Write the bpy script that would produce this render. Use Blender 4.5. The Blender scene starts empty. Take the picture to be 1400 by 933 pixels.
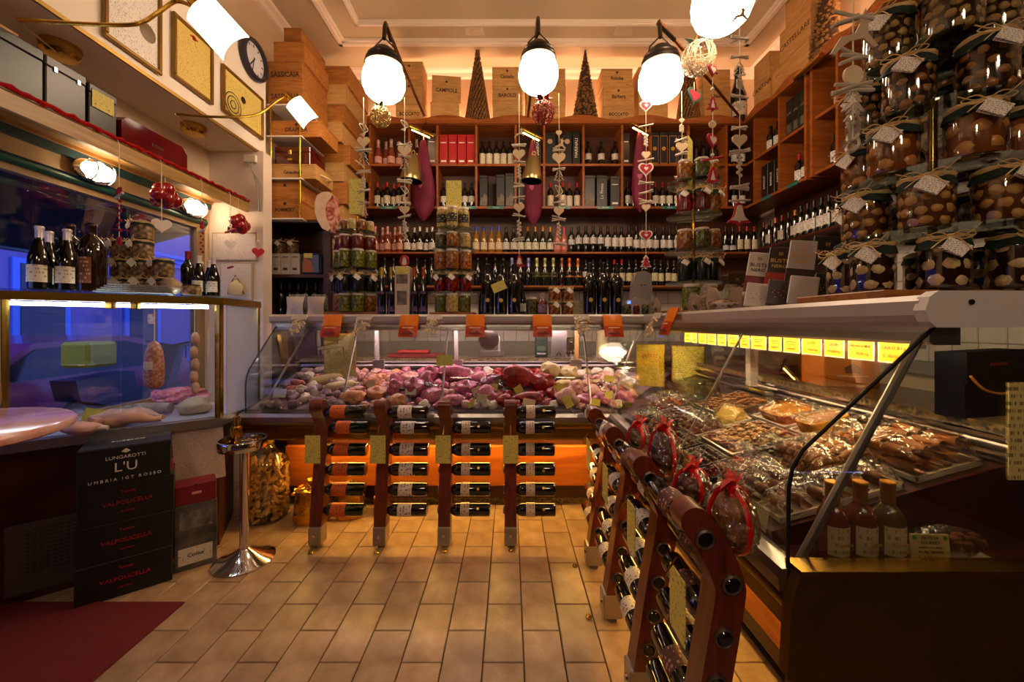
import bpy, bmesh, math, random
from mathutils import Vector, Matrix, noise
PI = math.pi
random.seed(11)
SC = bpy.context.scene
COL = SC.collection
# ---------------------------------------------------------------- camera
H, F, CX, CY = 1.27, 540.0, 697.0, 443.0      # camera height (m), focal length (px), vanishing point (px)
cam_d = bpy.data.cameras.new('camera')
cam_d.sensor_width = 36.0
cam_d.lens = F / 1400.0 * 36.0
cam_d.shift_x = (700.0 - CX) / 1400.0
cam_d.shift_y = -(466.5 - CY) / 1400.0
cam_d.clip_start = 0.02
cam = bpy.data.objects.new('camera', cam_d)
cam.location = (0, 0, H)
cam.rotation_euler = (PI / 2, 0, 0)
COL.objects.link(cam)
SC.camera = cam
# ---------------------------------------------------------------- world, exposure
w = bpy.data.worlds.new('dusk'); SC.world = w; w.use_nodes = True
bg = w.node_tree.nodes['Background']
bg.inputs[0].default_value = (0.13, 0.17, 0.62, 1)
bg.inputs[1].default_value = 3.2
SC.view_settings.view_transform = 'Standard'
SC.view_settings.look = 'None'
SC.view_settings.gamma = 1.0
SC.view_settings.use_curve_mapping = False
SC.view_settings.exposure = 0.55
L_GLOBE = 24.0; L_UP = 33.0; L_CASE = 30.0; L_RCASE = 50.0; L_LCASE = 26.0; L_KICK = 42.0; L_SHADE = 3.0; L_BULK = 24.0; L_PIC = 22.0

# ---------------------------------------------------------------- pixel helpers (photo pixels -> points)
def P(px, py, Y): return Vector(((px - CX) / F * Y, Y, H - (py - CY) / F * Y))
def atZ(px, py, Z):
    Y = (H - Z) * F / (py - CY); return Vector(((px - CX) / F * Y, Y, Z))
def atX(px, py, X):
    Y = X * F / (px - CX); return Vector((X, Y, H - (py - CY) / F * Y))
def yX(px, X): return X * F / (px - CX)
def xY(px, Y): return (px - CX) / F * Y
def zY(py, Y): return H - (py - CY) / F * Y
def plane_hit(px, py, p0, n):
    d = Vector(((px - CX) / F, 1, -(py - CY) / F)); o = Vector((0, 0, H))
    t = (Vector(p0) - o).dot(n) / d.dot(n)
    return o + d * t

# ---------------------------------------------------------------- colours, materials
def hx(s):
    s = s.lstrip('#'); o = []
    for i in (0, 2, 4):
        c = int(s[i:i + 2], 16) / 255.0
        o.append(c / 12.92 if c <= 0.04045 else ((c + 0.055) / 1.055) ** 2.4)
    return (o[0], o[1], o[2], 1)
MATS = {}
def nn(nt, t, **kw):
    n = nt.nodes.new(t)
    for k, v in kw.items(): setattr(n, k, v)
    return n
def mat(name, col='#888888', rough=0.5, metal=0.0, spec=0.5, emit=0.0, ecol=None, var=0.0, vscale=8.0, bump=0.0, bscale=60.0,
        kind=None, col2=None, coat=0.0, rnd=0.0, stretch=(1, 1, 1), trans=0.0, sss=0.0):
    if name in MATS: return MATS[name]
    m = bpy.data.materials.new(name); m.use_nodes = True
    nt = m.node_tree; b = nt.nodes['Principled BSDF']
    c = hx(col)
    b.inputs['Base Color'].default_value = c
    b.inputs['Roughness'].default_value = rough
    b.inputs['Metallic'].default_value = metal
    b.inputs['Specular IOR Level'].default_value = spec
    if coat: b.inputs['Coat Weight'].default_value = coat; b.inputs['Coat Roughness'].default_value = 0.08
    if trans: b.inputs['Transmission Weight'].default_value = trans
    if sss:
        b.inputs['Subsurface Weight'].default_value = sss; b.inputs['Subsurface Radius'].default_value = (0.02, 0.01, 0.006)
    if emit:
        b.inputs['Emission Color'].default_value = hx(ecol) if ecol else c
        b.inputs['Emission Strength'].default_value = emit
    tc = nn(nt, 'ShaderNodeTexCoord'); mp = nn(nt, 'ShaderNodeMapping'); mp.inputs['Scale'].default_value = stretch
    nt.links.new(tc.outputs['Object'], mp.inputs['Vector'])
    out = None
    if rnd or var or kind:
        oi = nn(nt, 'ShaderNodeObjectInfo')
    if kind == 'wood':
        # grain: stretched noise, colour ramp between col and col2, moved per object
        add = nn(nt, 'ShaderNodeVectorMath', operation='ADD'); nt.links.new(mp.outputs[0], add.inputs[0])
        sc_ = nn(nt, 'ShaderNodeVectorMath', operation='SCALE'); sc_.inputs[0].default_value = (7, 3, 5)
        nt.links.new(oi.outputs['Random'], sc_.inputs['Scale']); nt.links.new(sc_.outputs[0], add.inputs[1])
        nz = nn(nt, 'ShaderNodeTexNoise'); nz.inputs['Scale'].default_value = vscale; nz.inputs['Detail'].default_value = 6
        nz.inputs['Distortion'].default_value = 1.2
        nt.links.new(add.outputs[0], nz.inputs['Vector'])
        r = nn(nt, 'ShaderNodeValToRGB'); r.color_ramp.elements[0].position = 0.3; r.color_ramp.elements[1].position = 0.72
        r.color_ramp.elements[0].color = hx(col2 or col); r.color_ramp.elements[1].color = c
        nt.links.new(nz.outputs['Fac'], r.inputs['Fac']); out = r.outputs['Color']
        if bump: pass
    elif kind in ('vor', 'speck'):
        vz = nn(nt, 'ShaderNodeTexVoronoi'); vz.inputs['Scale'].default_value = vscale
        nt.links.new(mp.outputs[0], vz.inputs['Vector'])
        r = nn(nt, 'ShaderNodeValToRGB')
        r.color_ramp.elements[0].color = c; r.color_ramp.elements[1].color = hx(col2 or col)
        if kind == 'vor':
            nt.links.new(vz.outputs['Distance'], r.inputs['Fac']); r.color_ramp.elements[0].position = 0.15; r.color_ramp.elements[1].position = 0.75
        else:
            sp = nn(nt, 'ShaderNodeSeparateColor'); nt.links.new(vz.outputs['Color'], sp.inputs[0]); nt.links.new(sp.outputs[0], r.inputs['Fac'])
        out = r.outputs['Color']
    elif kind == 'marble':
        nz = nn(nt, 'ShaderNodeTexNoise'); nz.inputs['Scale'].default_value = vscale; nz.inputs['Detail'].default_value = 8
        nz.inputs['Distortion'].default_value = 2.5
        nt.links.new(mp.outputs[0], nz.inputs['Vector'])
        r = nn(nt, 'ShaderNodeValToRGB'); r.color_ramp.elements[0].position = 0.38; r.color_ramp.elements[1].position = 0.62
        r.color_ramp.elements[0].color = c; r.color_ramp.elements[1].color = hx(col2 or col)
        nt.links.new(nz.outputs['Fac'], r.inputs['Fac']); out = r.outputs['Color']
    elif var:
        nz = nn(nt, 'ShaderNodeTexNoise'); nz.inputs['Scale'].default_value = vscale; nz.inputs['Detail'].default_value = 5
        nt.links.new(mp.outputs[0], nz.inputs['Vector'])
        r = nn(nt, 'ShaderNodeValToRGB'); r.color_ramp.elements[0].position = 0.3; r.color_ramp.elements[1].position = 0.7
        lo = tuple(max(0, x * (1 - var)) for x in c[:3]) + (1,)
        r.color_ramp.elements[0].color = hx(col2) if col2 else lo; r.color_ramp.elements[1].color = c
        nt.links.new(nz.outputs['Fac'], r.inputs['Fac']); out = r.outputs['Color']
    if rnd:
        hs = nn(nt, 'ShaderNodeHueSaturation'); mr = nn(nt, 'ShaderNodeMapRange')
        mr.inputs['To Min'].default_value = 1 - rnd; mr.inputs['To Max'].default_value = 1 + rnd
        nt.links.new(oi.outputs['Random'], mr.inputs['Value']); nt.links.new(mr.outputs[0], hs.inputs['Value'])
        if out: nt.links.new(out, hs.inputs['Color'])
        else: hs.inputs['Color'].default_value = c
        out = hs.outputs['Color']
    if out: nt.links.new(out, b.inputs['Base Color'])
    if bump:
        nb = nn(nt, 'ShaderNodeTexNoise'); nb.inputs['Scale'].default_value = bscale; nb.inputs['Detail'].default_value = 4
        nt.links.new(mp.outputs[0], nb.inputs['Vector'])
        bp = nn(nt, 'ShaderNodeBump'); bp.inputs['Strength'].default_value = bump; bp.inputs['Distance'].default_value = 0.01
        nt.links.new(nb.outputs['Fac'], bp.inputs['Height']); nt.links.new(bp.outputs[0], b.inputs['Normal'])
    MATS[name] = m
    return m
def paper(name, col, ink, lines=60.0, words=40.0, cover=0.5, rough=0.6, zmin=-9.0, zmax=9.0):
    """flat print: rows of small words (local X across, Z up)"""
    if name in MATS: return MATS[name]
    m = mat(name, col, rough); nt = m.node_tree; b = nt.nodes['Principled BSDF']
    tc = nn(nt, 'ShaderNodeTexCoord'); sp = nn(nt, 'ShaderNodeSeparateXYZ'); nt.links.new(tc.outputs['Object'], sp.inputs[0])
    def mth(op, a, bb=None):
        n = nn(nt, 'ShaderNodeMath', operation=op)
        for i, x in enumerate((a, bb)):
            if x is None: continue
            if isinstance(x, (int, float)): n.inputs[i].default_value = x
            else: nt.links.new(x, n.inputs[i])
        return n.outputs[0]
    z = mth('MULTIPLY', sp.outputs[2], lines * 1.0); row = mth('FLOOR', z); fr = mth('FRACT', z)
    inrow = mth('GREATER_THAN', fr, 0.5)
    cx = nn(nt, 'ShaderNodeCombineXYZ'); nt.links.new(mth('MULTIPLY', sp.outputs[0], words * 2.0), cx.inputs[0]); nt.links.new(mth('MULTIPLY', row, 3.7), cx.inputs[1])
    nz = nn(nt, 'ShaderNodeTexNoise'); nz.inputs['Scale'].default_value = 1.6; nz.inputs['Detail'].default_value = 1; nt.links.new(cx.outputs[0], nz.inputs['Vector'])
    on = mth('MULTIPLY', inrow, mth('GREATER_THAN', nz.outputs['Fac'], 1 - cover))
    on = mth('MULTIPLY', on, mth('MULTIPLY', mth('GREATER_THAN', sp.outputs[2], zmin), mth('LESS_THAN', sp.outputs[2], zmax)))
    mx = nn(nt, 'ShaderNodeMix', data_type='RGBA'); nt.links.new(mth('MULTIPLY', on, .75), mx.inputs['Factor'])
    mx.inputs['A'].default_value = hx(col); mx.inputs['B'].default_value = hx(ink)
    nt.links.new(mx.outputs['Result'], b.inputs['Base Color'])
    return m
def glassy(name, tint='#ffffff', refl=0.06, rough=0.02, edge=0.6, bump=0.0, bscale=30, film=0.0, filmcol='#ffffff'):
    """thin clear sheet: see-through with fresnel gloss, optional milky film"""
    if name in MATS: return MATS[name]
    m = bpy.data.materials.new(name); m.use_nodes = True; nt = m.node_tree
    for n in list(nt.nodes): nt.nodes.remove(n)
    o = nn(nt, 'ShaderNodeOutputMaterial'); t = nn(nt, 'ShaderNodeBsdfTransparent'); g = nn(nt, 'ShaderNodeBsdfGlossy')
    t.inputs[0].default_value = hx(tint); g.inputs['Roughness'].default_value = rough
    fr = nn(nt, 'ShaderNodeFresnel'); fr.inputs[0].default_value = 1.45
    mr = nn(nt, 'ShaderNodeMapRange'); mr.inputs['To Min'].default_value = refl - 0.035; mr.inputs['To Max'].default_value = edge
    nt.links.new(fr.outputs[0], mr.inputs['Value'])
    mx = nn(nt, 'ShaderNodeMixShader'); nt.links.new(mr.outputs[0], mx.inputs[0]); nt.links.new(t.outputs[0], mx.inputs[1]); nt.links.new(g.outputs[0], mx.inputs[2])
    last = mx.outputs[0]
    if film:
        d = nn(nt, 'ShaderNodeBsdfDiffuse'); d.inputs[0].default_value = hx(filmcol)
        m2 = nn(nt, 'ShaderNodeMixShader'); m2.inputs[0].default_value = film
        nt.links.new(last, m2.inputs[1]); nt.links.new(d.outputs[0], m2.inputs[2]); last = m2.outputs[0]
    if bump:
        tc = nn(nt, 'ShaderNodeTexCoord'); nb = nn(nt, 'ShaderNodeTexNoise'); nb.inputs['Scale'].default_value = bscale
        nt.links.new(tc.outputs['Object'], nb.inputs['Vector'])
        bp = nn(nt, 'ShaderNodeBump'); bp.inputs['Strength'].default_value = bump; bp.inputs['Distance'].default_value = 0.02
        nt.links.new(nb.outputs['Fac'], bp.inputs['Height']); nt.links.new(bp.outputs[0], g.inputs['Normal']); nt.links.new(bp.outputs[0], fr.inputs['Normal'])
    nt.links.new(last, o.inputs[0])
    MATS[name] = m
    return m

# ---------------------------------------------------------------- mesh builder
class MB:
    def __init__(s): s.v = []; s.f = []; s.m = []; s.s = []
    def add(s, vs, fs, mi=0, sm=False, M=None):
        o = len(s.v)
        s.v += [tuple(M @ Vector(p)) for p in vs] if M else [tuple(p) for p in vs]
        for f in fs: s.f.append(tuple(i + o for i in f)); s.m.append(mi); s.s.append(sm)
        return s
    def box(s, x0, x1, y0, y1, z0, z1, mi=0, bev=0.0, M=None):
        if x1 < x0: x0, x1 = x1, x0
        if y1 < y0: y0, y1 = y1, y0
        if z1 < z0: z0, z1 = z1, z0
        bev = min(bev, (x1 - x0) * .45, (y1 - y0) * .45, (z1 - z0) * .45)
        if bev <= 0:
            vs = [(x, y, z) for z in (z0, z1) for y in (y0, y1) for x in (x0, x1)]
            fs = [(0, 2, 3, 1), (4, 5, 7, 6), (0, 1, 5, 4), (2, 6, 7, 3), (0, 4, 6, 2), (1, 3, 7, 5)]
            return s.add(vs, fs, mi, False, M)
        C = ((x0, x1), (y0, y1), (z0, z1)); vs = []; ix = {}
        for i in (0, 1):
            for j in (0, 1):
                for k in (0, 1):
                    for a in range(3):      # vertex lying on the face normal to axis a
                        p = []
                        for ax, q in enumerate((i, j, k)):
                            e = C[ax][q]
                            if ax != a: e += bev if q == 0 else -bev
                            p.append(e)
                        ix[(i, j, k, a)] = len(vs); vs.append(tuple(p))
        fs = []
        def q(*k): return ix[k]
        for a in range(3):
            for e in (0, 1):
                o = [x for x in range(3) if x != a]; ring = []
                for (u, v_) in ((0, 0), (1, 0), (1, 1), (0, 1)):
                    t = [0, 0, 0]; t[a] = e; t[o[0]] = u; t[o[1]] = v_; ring.append(q(*t, a))
                fs.append(tuple(ring))
        for a in range(3):                  # edges along axis a
            o = [x for x in range(3) if x != a]
            for u in (0, 1):
                for v_ in (0, 1):
                    t0 = [0, 0, 0]; t0[o[0]] = u; t0[o[1]] = v_; t1 = list(t0); t1[a] = 1
                    fs.append((q(*t0, o[0]), q(*t1, o[0]), q(*t1, o[1]), q(*t0, o[1])))
        for i in (0, 1):
            for j in (0, 1):
                for k in (0, 1): fs.append((q(i, j, k, 0), q(i, j, k, 1), q(i, j, k, 2)))
        return s.add(vs, fs, mi, False, M)
    def lathe(s, prof, seg=16, mi=0, M=None, sm=True, a0=0.0, a1=2 * PI, cap=True):
        full = abs(a1 - a0 - 2 * PI) < 1e-6; n = seg if full else seg + 1
        vs = []; fs = []
        for r, z in prof:
            for i in range(n):
                a = a0 + (a1 - a0) * i / seg; vs.append((r * math.cos(a), r * math.sin(a), z))
        for k in range(len(prof) - 1):
            for i in range(seg):
                j = (i + 1) % n; fs.append((k * n + i, k * n + j, (k + 1) * n + j, (k + 1) * n + i))
        if cap and full:
            if prof[0][0] > 1e-6: fs.append(tuple(range(n - 1, -1, -1)))
            if prof[-1][0] > 1e-6: fs.append(tuple((len(prof) - 1) * n + i for i in range(n)))
        return s.add(vs, fs, mi, sm, M)
    def tube(s, pts, r, seg=6, mi=0, closed=False, sm=True, flat=None):
        pts = [Vector(p) for p in pts]; n = len(pts); vs = []; fs = []
        up = None
        for i, p in enumerate(pts):
            if closed: t = pts[(i + 1) % n] - pts[i - 1]
            else: t = pts[min(i + 1, n - 1)] - pts[max(i - 1, 0)]
            if t.length < 1e-9: t = Vector((0, 0, 1))
            t.normalize()
            if up is None:
                up = Vector((0, 0, 1)) if abs(t.z) < 0.9 else Vector((0, 1, 0))
            a = t.cross(up)
            if a.length < 1e-4: a = t.orthogonal()
            a.normalize(); b = a.cross(t); up = b
            rr = r[i] if isinstance(r, (list, tuple)) else r
            for k in range(seg):
                an = 2 * PI * k / seg
                vs.append(p + a * (math.cos(an) * rr) + b * (math.sin(an) * rr * (flat or 1)))
        for i in range(n if closed else n - 1):
            j = (i + 1) % n
            for k in range(seg): l = (k + 1) % seg; fs.append((i * seg + k, i * seg + l, j * seg + l, j * seg + k))
        if not closed:
            fs.append(tuple(range(seg - 1, -1, -1))); fs.append(tuple((n - 1) * seg + k for k in range(seg)))
        return s.add(vs, fs, mi, sm)
    def prism(s, poly, y0, y1, mi=0, M=None, sm=False):
        """poly in (x,z), extruded along y"""
        n = len(poly); vs = [(x, y0, z) for x, z in poly] + [(x, y1, z) for x, z in poly]
        fs = [tuple(range(n)), tuple(range(2 * n - 1, n - 1, -1))]
        s.add(vs, fs, mi, False, M)
        return s.add(vs, [(i, i + n, (i + 1) % n + n, (i + 1) % n) for i in range(n)], mi, sm, M)
    def grid(s, nx, ny, fn, mi=0, sm=True, M=None):
        vs = [fn(i / nx, j / ny) for j in range(ny + 1) for i in range(nx + 1)]
        fs = [(j * (nx + 1) + i, j * (nx + 1) + i + 1, (j + 1) * (nx + 1) + i + 1, (j + 1) * (nx + 1) + i) for j in range(ny) for i in range(nx)]
        return s.add(vs, fs, mi, sm, M)
    def ico(s, c, rad, sub=1, mi=0, amp=0.0, freq=1.5, seed=0, M=None, sm=True):
        bm = bmesh.new(); bmesh.ops.create_icosphere(bm, subdivisions=sub, radius=1)
        rx, ry, rz = rad if isinstance(rad, (tuple, list)) else (rad,) * 3
        vs = []
        for v in bm.verts:
            d = 1.0
            if amp: d += amp * noise.noise(v.co * freq + Vector((seed * 7.3, seed * 3.1, seed))) + amp * .5 * noise.noise(v.co * freq * 2.7 + Vector((seed, 5, seed * 2)))
            vs.append((c[0] + v.co.x * rx * d, c[1] + v.co.y * ry * d, c[2] + v.co.z * rz * d))
        fs = [tuple(v.index for v in f.verts) for f in bm.faces]; bm.free()
        return s.add(vs, fs, mi, sm, M)
    def mesh(s, name, mats):
        me = bpy.data.meshes.new(name); me.from_pydata(s.v, [], s.f)
        for m in (mats if isinstance(mats, (list, tuple)) else [mats]): me.materials.append(m)
        me.polygons.foreach_set('material_index', s.m); me.polygons.foreach_set('use_smooth', s.s)
        bm = bmesh.new(); bm.from_mesh(me); bmesh.ops.recalc_face_normals(bm, faces=bm.faces); bm.to_mesh(me); bm.free()
        if any(s.s): me.set_sharp_from_angle(angle=math.radians(42))
        return me
    def build(s, name, mats, parent=None, loc=(0, 0, 0), rot=(0, 0, 0), **tags):
        return place(name, s.mesh(name, mats), parent, loc, rot, **tags)
def tag(o, label=None, cat=None, group=None, kind=None):
    if label: o['label'] = label
    if cat: o['category'] = cat
    if group: o['group'] = group
    if kind: o['kind'] = kind
    return o
def place(name, me, parent=None, loc=(0, 0, 0), rot=(0, 0, 0), scale=None, **tags):
    o = bpy.data.objects.new(name, me); COL.objects.link(o)
    o.parent = parent; o.location = loc; o.rotation_euler = rot
    if scale: o.scale = (scale,) * 3 if isinstance(scale, (int, float)) else scale
    return tag(o, **tags)
def thing(name, label, cat, loc=(0, 0, 0), rot=(0, 0, 0), group=None):
    o = bpy.data.objects.new(name, None); o.empty_display_size = 0.05; COL.objects.link(o)
    o.location = loc; o.rotation_euler = rot
    return tag(o, label, cat, group)
def struct(name, mb, m, parent=None, **kw):
    o = mb.build(name, m, parent, **kw)
    if parent is None: o['kind'] = 'structure'
    return o
MC = {}
def cached(key, fn):
    if key not in MC: MC[key] = fn()
    return MC[key]
def text_mesh(body, size, m, thick=0.0006, align='CENTER', bold=0.0, squash=1.0):
    key = ('txt', body, size, m.name, align, bold, squash)
    if key in MC: return MC[key]
    cu = bpy.data.curves.new('lettering', 'FONT'); cu.body = body; cu.size = size; cu.extrude = thick; cu.resolution_u = 2
    cu.align_x = align; cu.align_y = 'CENTER'; cu.offset = bold
    ob = bpy.data.objects.new('lettering_tmp', cu)
    me = bpy.data.meshes.new_from_object(ob)
    me.transform(Matrix.Rotation(PI / 2, 4, 'X') @ Matrix.Diagonal((squash, 1, 1, 1)))    # reads in local XZ, facing -Y
    me.materials.clear(); me.materials.append(m)
    bpy.data.objects.remove(ob); bpy.data.curves.remove(cu)
    MC[key] = me
    return me
def lettering(parent, body, size, m, loc, rot=(0, 0, 0), **kw):
    return place('lettering', text_mesh(body, size, m, **kw), parent, loc, rot)
# ================================================================ materials
WALL = mat('plaster_beige', '#d9bfa0', 0.85, var=0.12, vscale=2.0)
CEIL = mat('ceiling_paint', '#cdb594', 0.85, var=0.1, vscale=1.5)
TRIMW = mat('moulding_white', '#efdcc8', 0.7)
TILE = mat('floor_tile_clay', '#b3967c', 0.34, var=0.35, vscale=9, col2='#8c6c50', bump=0.12, bscale=90, rnd=0.13)
GROUT = mat('grout', '#3d2c20', 0.9)
OAK = mat('cabinet_wood', '#a55a22', 0.42, kind='wood', col2='#7e3d12', vscale=3, stretch=(1, 1, 9), spec=0.4)
OAKH = mat('cabinet_wood_flat', '#a55a22', 0.42, kind='wood', col2='#7e3d12', vscale=3, stretch=(.8, 9, 9), spec=0.4)
DARKW = mat('dark_wood', '#4a1c10', 0.4, kind='wood', col2='#2c0e08', vscale=3, stretch=(1, 1, 8))
BACKW = mat('back_panel_wood', '#5a2a12', 0.5, kind='wood', col2='#3c1808', vscale=2, stretch=(1, 6, 6))
REDW = mat('rack_wood', '#7c3018', 0.33, kind='wood', col2='#4e1a0c', vscale=4, stretch=(9, 9, 1.2), coat=0.3)
CRATE = mat('crate_pine', '#b9762f', 0.62, kind='wood', col2='#8e4f1a', vscale=5, stretch=(1.2, 6, 9), rnd=0.14)
CRATE2 = mat('crate_pine_pale', '#cb9a5e', 0.62, kind='wood', col2='#a8763c', vscale=5, stretch=(1.2, 6, 9), rnd=0.12)
ROPE = mat('rope', '#d8c08c', 0.8)
INK = mat('burnt_ink', '#3a1c0a', 0.7)
BLACKINK = mat('black_ink', '#16110e', 0.7)
WHITEINK = mat('white_ink', '#e8e2dc', 0.6)
REDINK = mat('red_ink', '#a8101c', 0.5)
GOLDINK = mat('gold_ink', '#d8a840', 0.35, metal=0.6)
STEEL = mat('brushed_steel', '#b9b0ac', 0.32, metal=1.0, bump=0.03, bscale=200)
ALU = mat('aluminium_painted', '#b3a6a2', 0.4, metal=0.25)
CHROME = mat('chrome', '#d5d0d2', 0.1, metal=1.0)
BRASS = mat('brass', '#c79a3c', 0.22, metal=1.0, var=0.15, vscale=6)
BRASSD = mat('brass_dull', '#8a6a2c', 0.36, metal=1.0, var=0.3, vscale=5)
BLACKM = mat('black_metal', '#17140f', 0.4, metal=0.3)
GREENM = mat('green_paint', '#0d4a40', 0.35)
GRAN = mat('granite', '#8a7350', 0.3, kind='speck', col2='#2a2018', vscale=90)
GLASS = glassy('pane_glass', '#f4f7f6', 0.045, 0.01, 0.35)
GLASSG = glassy('plate_glass', '#eaf4f0', 0.07, 0.02, 0.5)
CELLO = glassy('cellophane', '#fffaf2', 0.15, 0.12, 0.8, bump=0.9, bscale=30)
BAGP = glassy('clear_bag', '#fbf8f4', 0.09, 0.15, 0.6, bump=0.7, bscale=40, film=0.10, filmcol='#e8ded2')
REDTIN = mat('red_tinsel', '#b80c18', 0.25, metal=0.4)
OUTW = mat('facade_plaster', '#7d70a8', 0.9, var=0.15, vscale=1.2)
OUTT = mat('facade_trim', '#5f86e0', 0.8)
ASPH = mat('asphalt', '#3a4464', 0.8, var=0.2, vscale=4)
OPAL = mat('opal_lit', '#fff3e2', 0.3, emit=L_GLOBE, ecol='#ffe2bc')
TUBEW = mat('tube_warm', '#fff0d8', 0.3, emit=L_RCASE, ecol='#ffdca0')
TUBEP = mat('tube_pink', '#fff0f4', 0.3, emit=L_CASE, ecol='#ffe2e4')
TUBEC = mat('tube_cool', '#f4f6ff', 0.3, emit=L_LCASE, ecol='#dfe6ff')
TUBEU = mat('tube_uplight', '#ffe8c8', 0.3, emit=L_UP, ecol='#ffdab0')
TUBEK = mat('tube_kick', '#ffd890', 0.3, emit=L_KICK, ecol='#ffc860')

# ================================================================ the room
XL, XR, YB, YF, ZC = -2.42, 3.05, 4.95, -1.6, 4.42
fl = struct('floor', MB().box(XL - .1, XR + .1, YF, YB + .1, -.2, -.006), GROUT)
T = 0.3075
def tile_mesh():
    g = .0022; b = .0025; a = T / 4 - g; c = T / 2 - g
    vs = [(-a, -c, -.012), (a, -c, -.012), (a, c, -.012), (-a, c, -.012), (-a, -c, -b), (a, -c, -b), (a, c, -b), (-a, c, -b),
          (-a + b, -c + b, 0), (a - b, -c + b, 0), (a - b, c - b, 0), (-a + b, c - b, 0)]
    fs = [(8, 9, 10, 11)] + [(i + k, (i + 1) % 4 + k, (i + 1) % 4 + 4 + k, i + 4 + k) for k in (0, 4) for i in range(4)]
    return MB().add(vs, fs).mesh('tile', TILE)
tm = tile_mesh()
for i in range(-15, 7):
    xc = -.101 + T / 2 * (i + .5); off = 0 if i % 2 == 0 else T / 2
    for j in range(-7, 6):
        yc = 2.097 + T * (j + .5) + off
        if yc < 0.35 or yc > 3.9: continue
        place('tile', tm, fl, (xc, yc, 0), (0, 0, PI * random.randint(0, 1)))
struct('ceiling', MB().box(XL - .1, XR + .1, YF, YB + .1, ZC, ZC + .15), CEIL)
struct('wall_back', MB().box(XL - .1, XR + .1, YB, YB + .15, 0, ZC), WALL)
struct('wall_right', MB().box(XR, XR + .15, YF, YB, 0, ZC), WALL)
struct('wall_front', MB().box(XL - .1, XR + .1, YF - .15, YF, 0, ZC), mat('entrance_wood', '#3a281c', .6, kind='wood', col2='#24160e', vscale=2, stretch=(1, 1, 6)))
struct('wall_panel_added', MB().box(XR - .03, XR, YF, 1.28, 0, 2.6), MATS['entrance_wood'])  # unseen dark panel, added to keep pale reflections out of the end glass
# street side: wall above and below the shop window, piers at both ends
struct('wall_left', MB().box(XL - .14, XL, YF, YB, 2.30, ZC).box(XL - .14, XL, YF, YB, 0, .70).box(XL - .14, XL, YF, .25, .70, 2.30).box(XL - .14, XL, 3.16, YB, .70, 2.30), WALL)
struct('wall_pier', MB().box(XL, -1.985, 3.18, 3.295, 0, 2.66), mat('pier_paint', '#e3cdbd', 0.8, var=0.06, vscale=3))
SOFF = mat('soffit_white', '#ecdccd', 0.8)
struct('wall_soffit', MB().box(XL, -2.04, -.6, 3.30, 2.66, 3.52), SOFF)
struct('trim_1', MB().box(-2.045, -2.032, -.6, 3.305, 2.655, 2.675), mat('gilt_edge', '#a8843c', 0.4, metal=0.7))
# cornice and the moulded frame on the ceiling
def cornice(name, pts):
    mb = MB()
    prof = [(0, 0), (.10, 0), (.085, -.02), (.05, -.035), (.03, -.07), (0, -.085)]
    (x0, y0), (x1, y1), nx, ny = pts
    d = Vector((x1 - x0, y1 - y0, 0)); n = Vector((nx, ny, 0))
    vs = []
    for e in (0, 1):
        for a, b in prof: vs.append(Vector((x0, y0, ZC)) + d * e + n * a + Vector((0, 0, b)))
    k = len(prof); fs = [(i, (i + 1) % k, (i + 1) % k + k, i + k) for i in range(k)] + [tuple(range(k)), tuple(range(2 * k - 1, k - 1, -1))]
    mb.add(vs, fs); struct(name, mb, TRIMW)
cornice('trim_2', ((XL, YB), (XR, YB), 0, -1))
cornice('trim_3', ((XL, YF), (XL, YB), 1, 0))
cornice('trim_4', ((XR, YF), (XR, YB), -1, 0))
def frame_mould(name, x0, x1, y0, y1, wdt):
    mb = MB()
    for k, (o, d, ww) in enumerate(((0, .03, wdt), (.012, .045, wdt * .55))):
        a0, a1, b0, b1 = x0 + o, x1 - o, y0 + o, y1 - o
        mb.box(a0, a1, b1 - ww, b1, ZC - d, ZC + .01, bev=.006); mb.box(a0, a1, b0, b0 + ww, ZC - d, ZC + .01, bev=.006)
        mb.box(a0, a0 + ww, b0, b1, ZC - d, ZC + .01, bev=.006); mb.box(a1 - ww, a1, b0, b1, ZC - d, ZC + .01, bev=.006)
    struct(name, mb, TRIMW)
frame_mould('trim_5', -1.92, 2.68, -1.2, 4.44, .09)
frame_mould('trim_6', -1.62, 2.40, -.9, 4.14, .06)
for i, px in enumerate((649, 852, 1250)):                     # small square rosettes in the ceiling
    p = P(px, 42, 4.24)
    mb = MB().box(-.10, .10, -.06, .06, -.012, 0, bev=.004)
    for k in range(10): mb.ico((random.uniform(-.08, .08), random.uniform(-.045, .045), -.012), (.02, .014, .01), 1)
    if px < 1000: struct('trim_%d' % (7 + i), mb, mat('rosette_paint', '#dcc3a4', 0.8), loc=(p.x, 4.24, ZC))

# ---------------------------------------------------------------- street window (left)
wx = XL - .05
win = struct('window_1', MB().box(wx - .02, wx + .03, .25, 3.16, .70, .76).box(wx - .02, wx + .03, 3.08, 3.16, .76, 2.3).box(wx - .02, wx + .03, .25, .32, .76, 2.3).box(wx - .02, wx + .03, .32, 3.08, 2.02, 2.06), mat('window_frame_wood', '#9a7a50', 0.5))
MB().box(wx, wx + .008, .32, 3.08, .76, 2.02).build('window_pane', GLASS, win)
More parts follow.
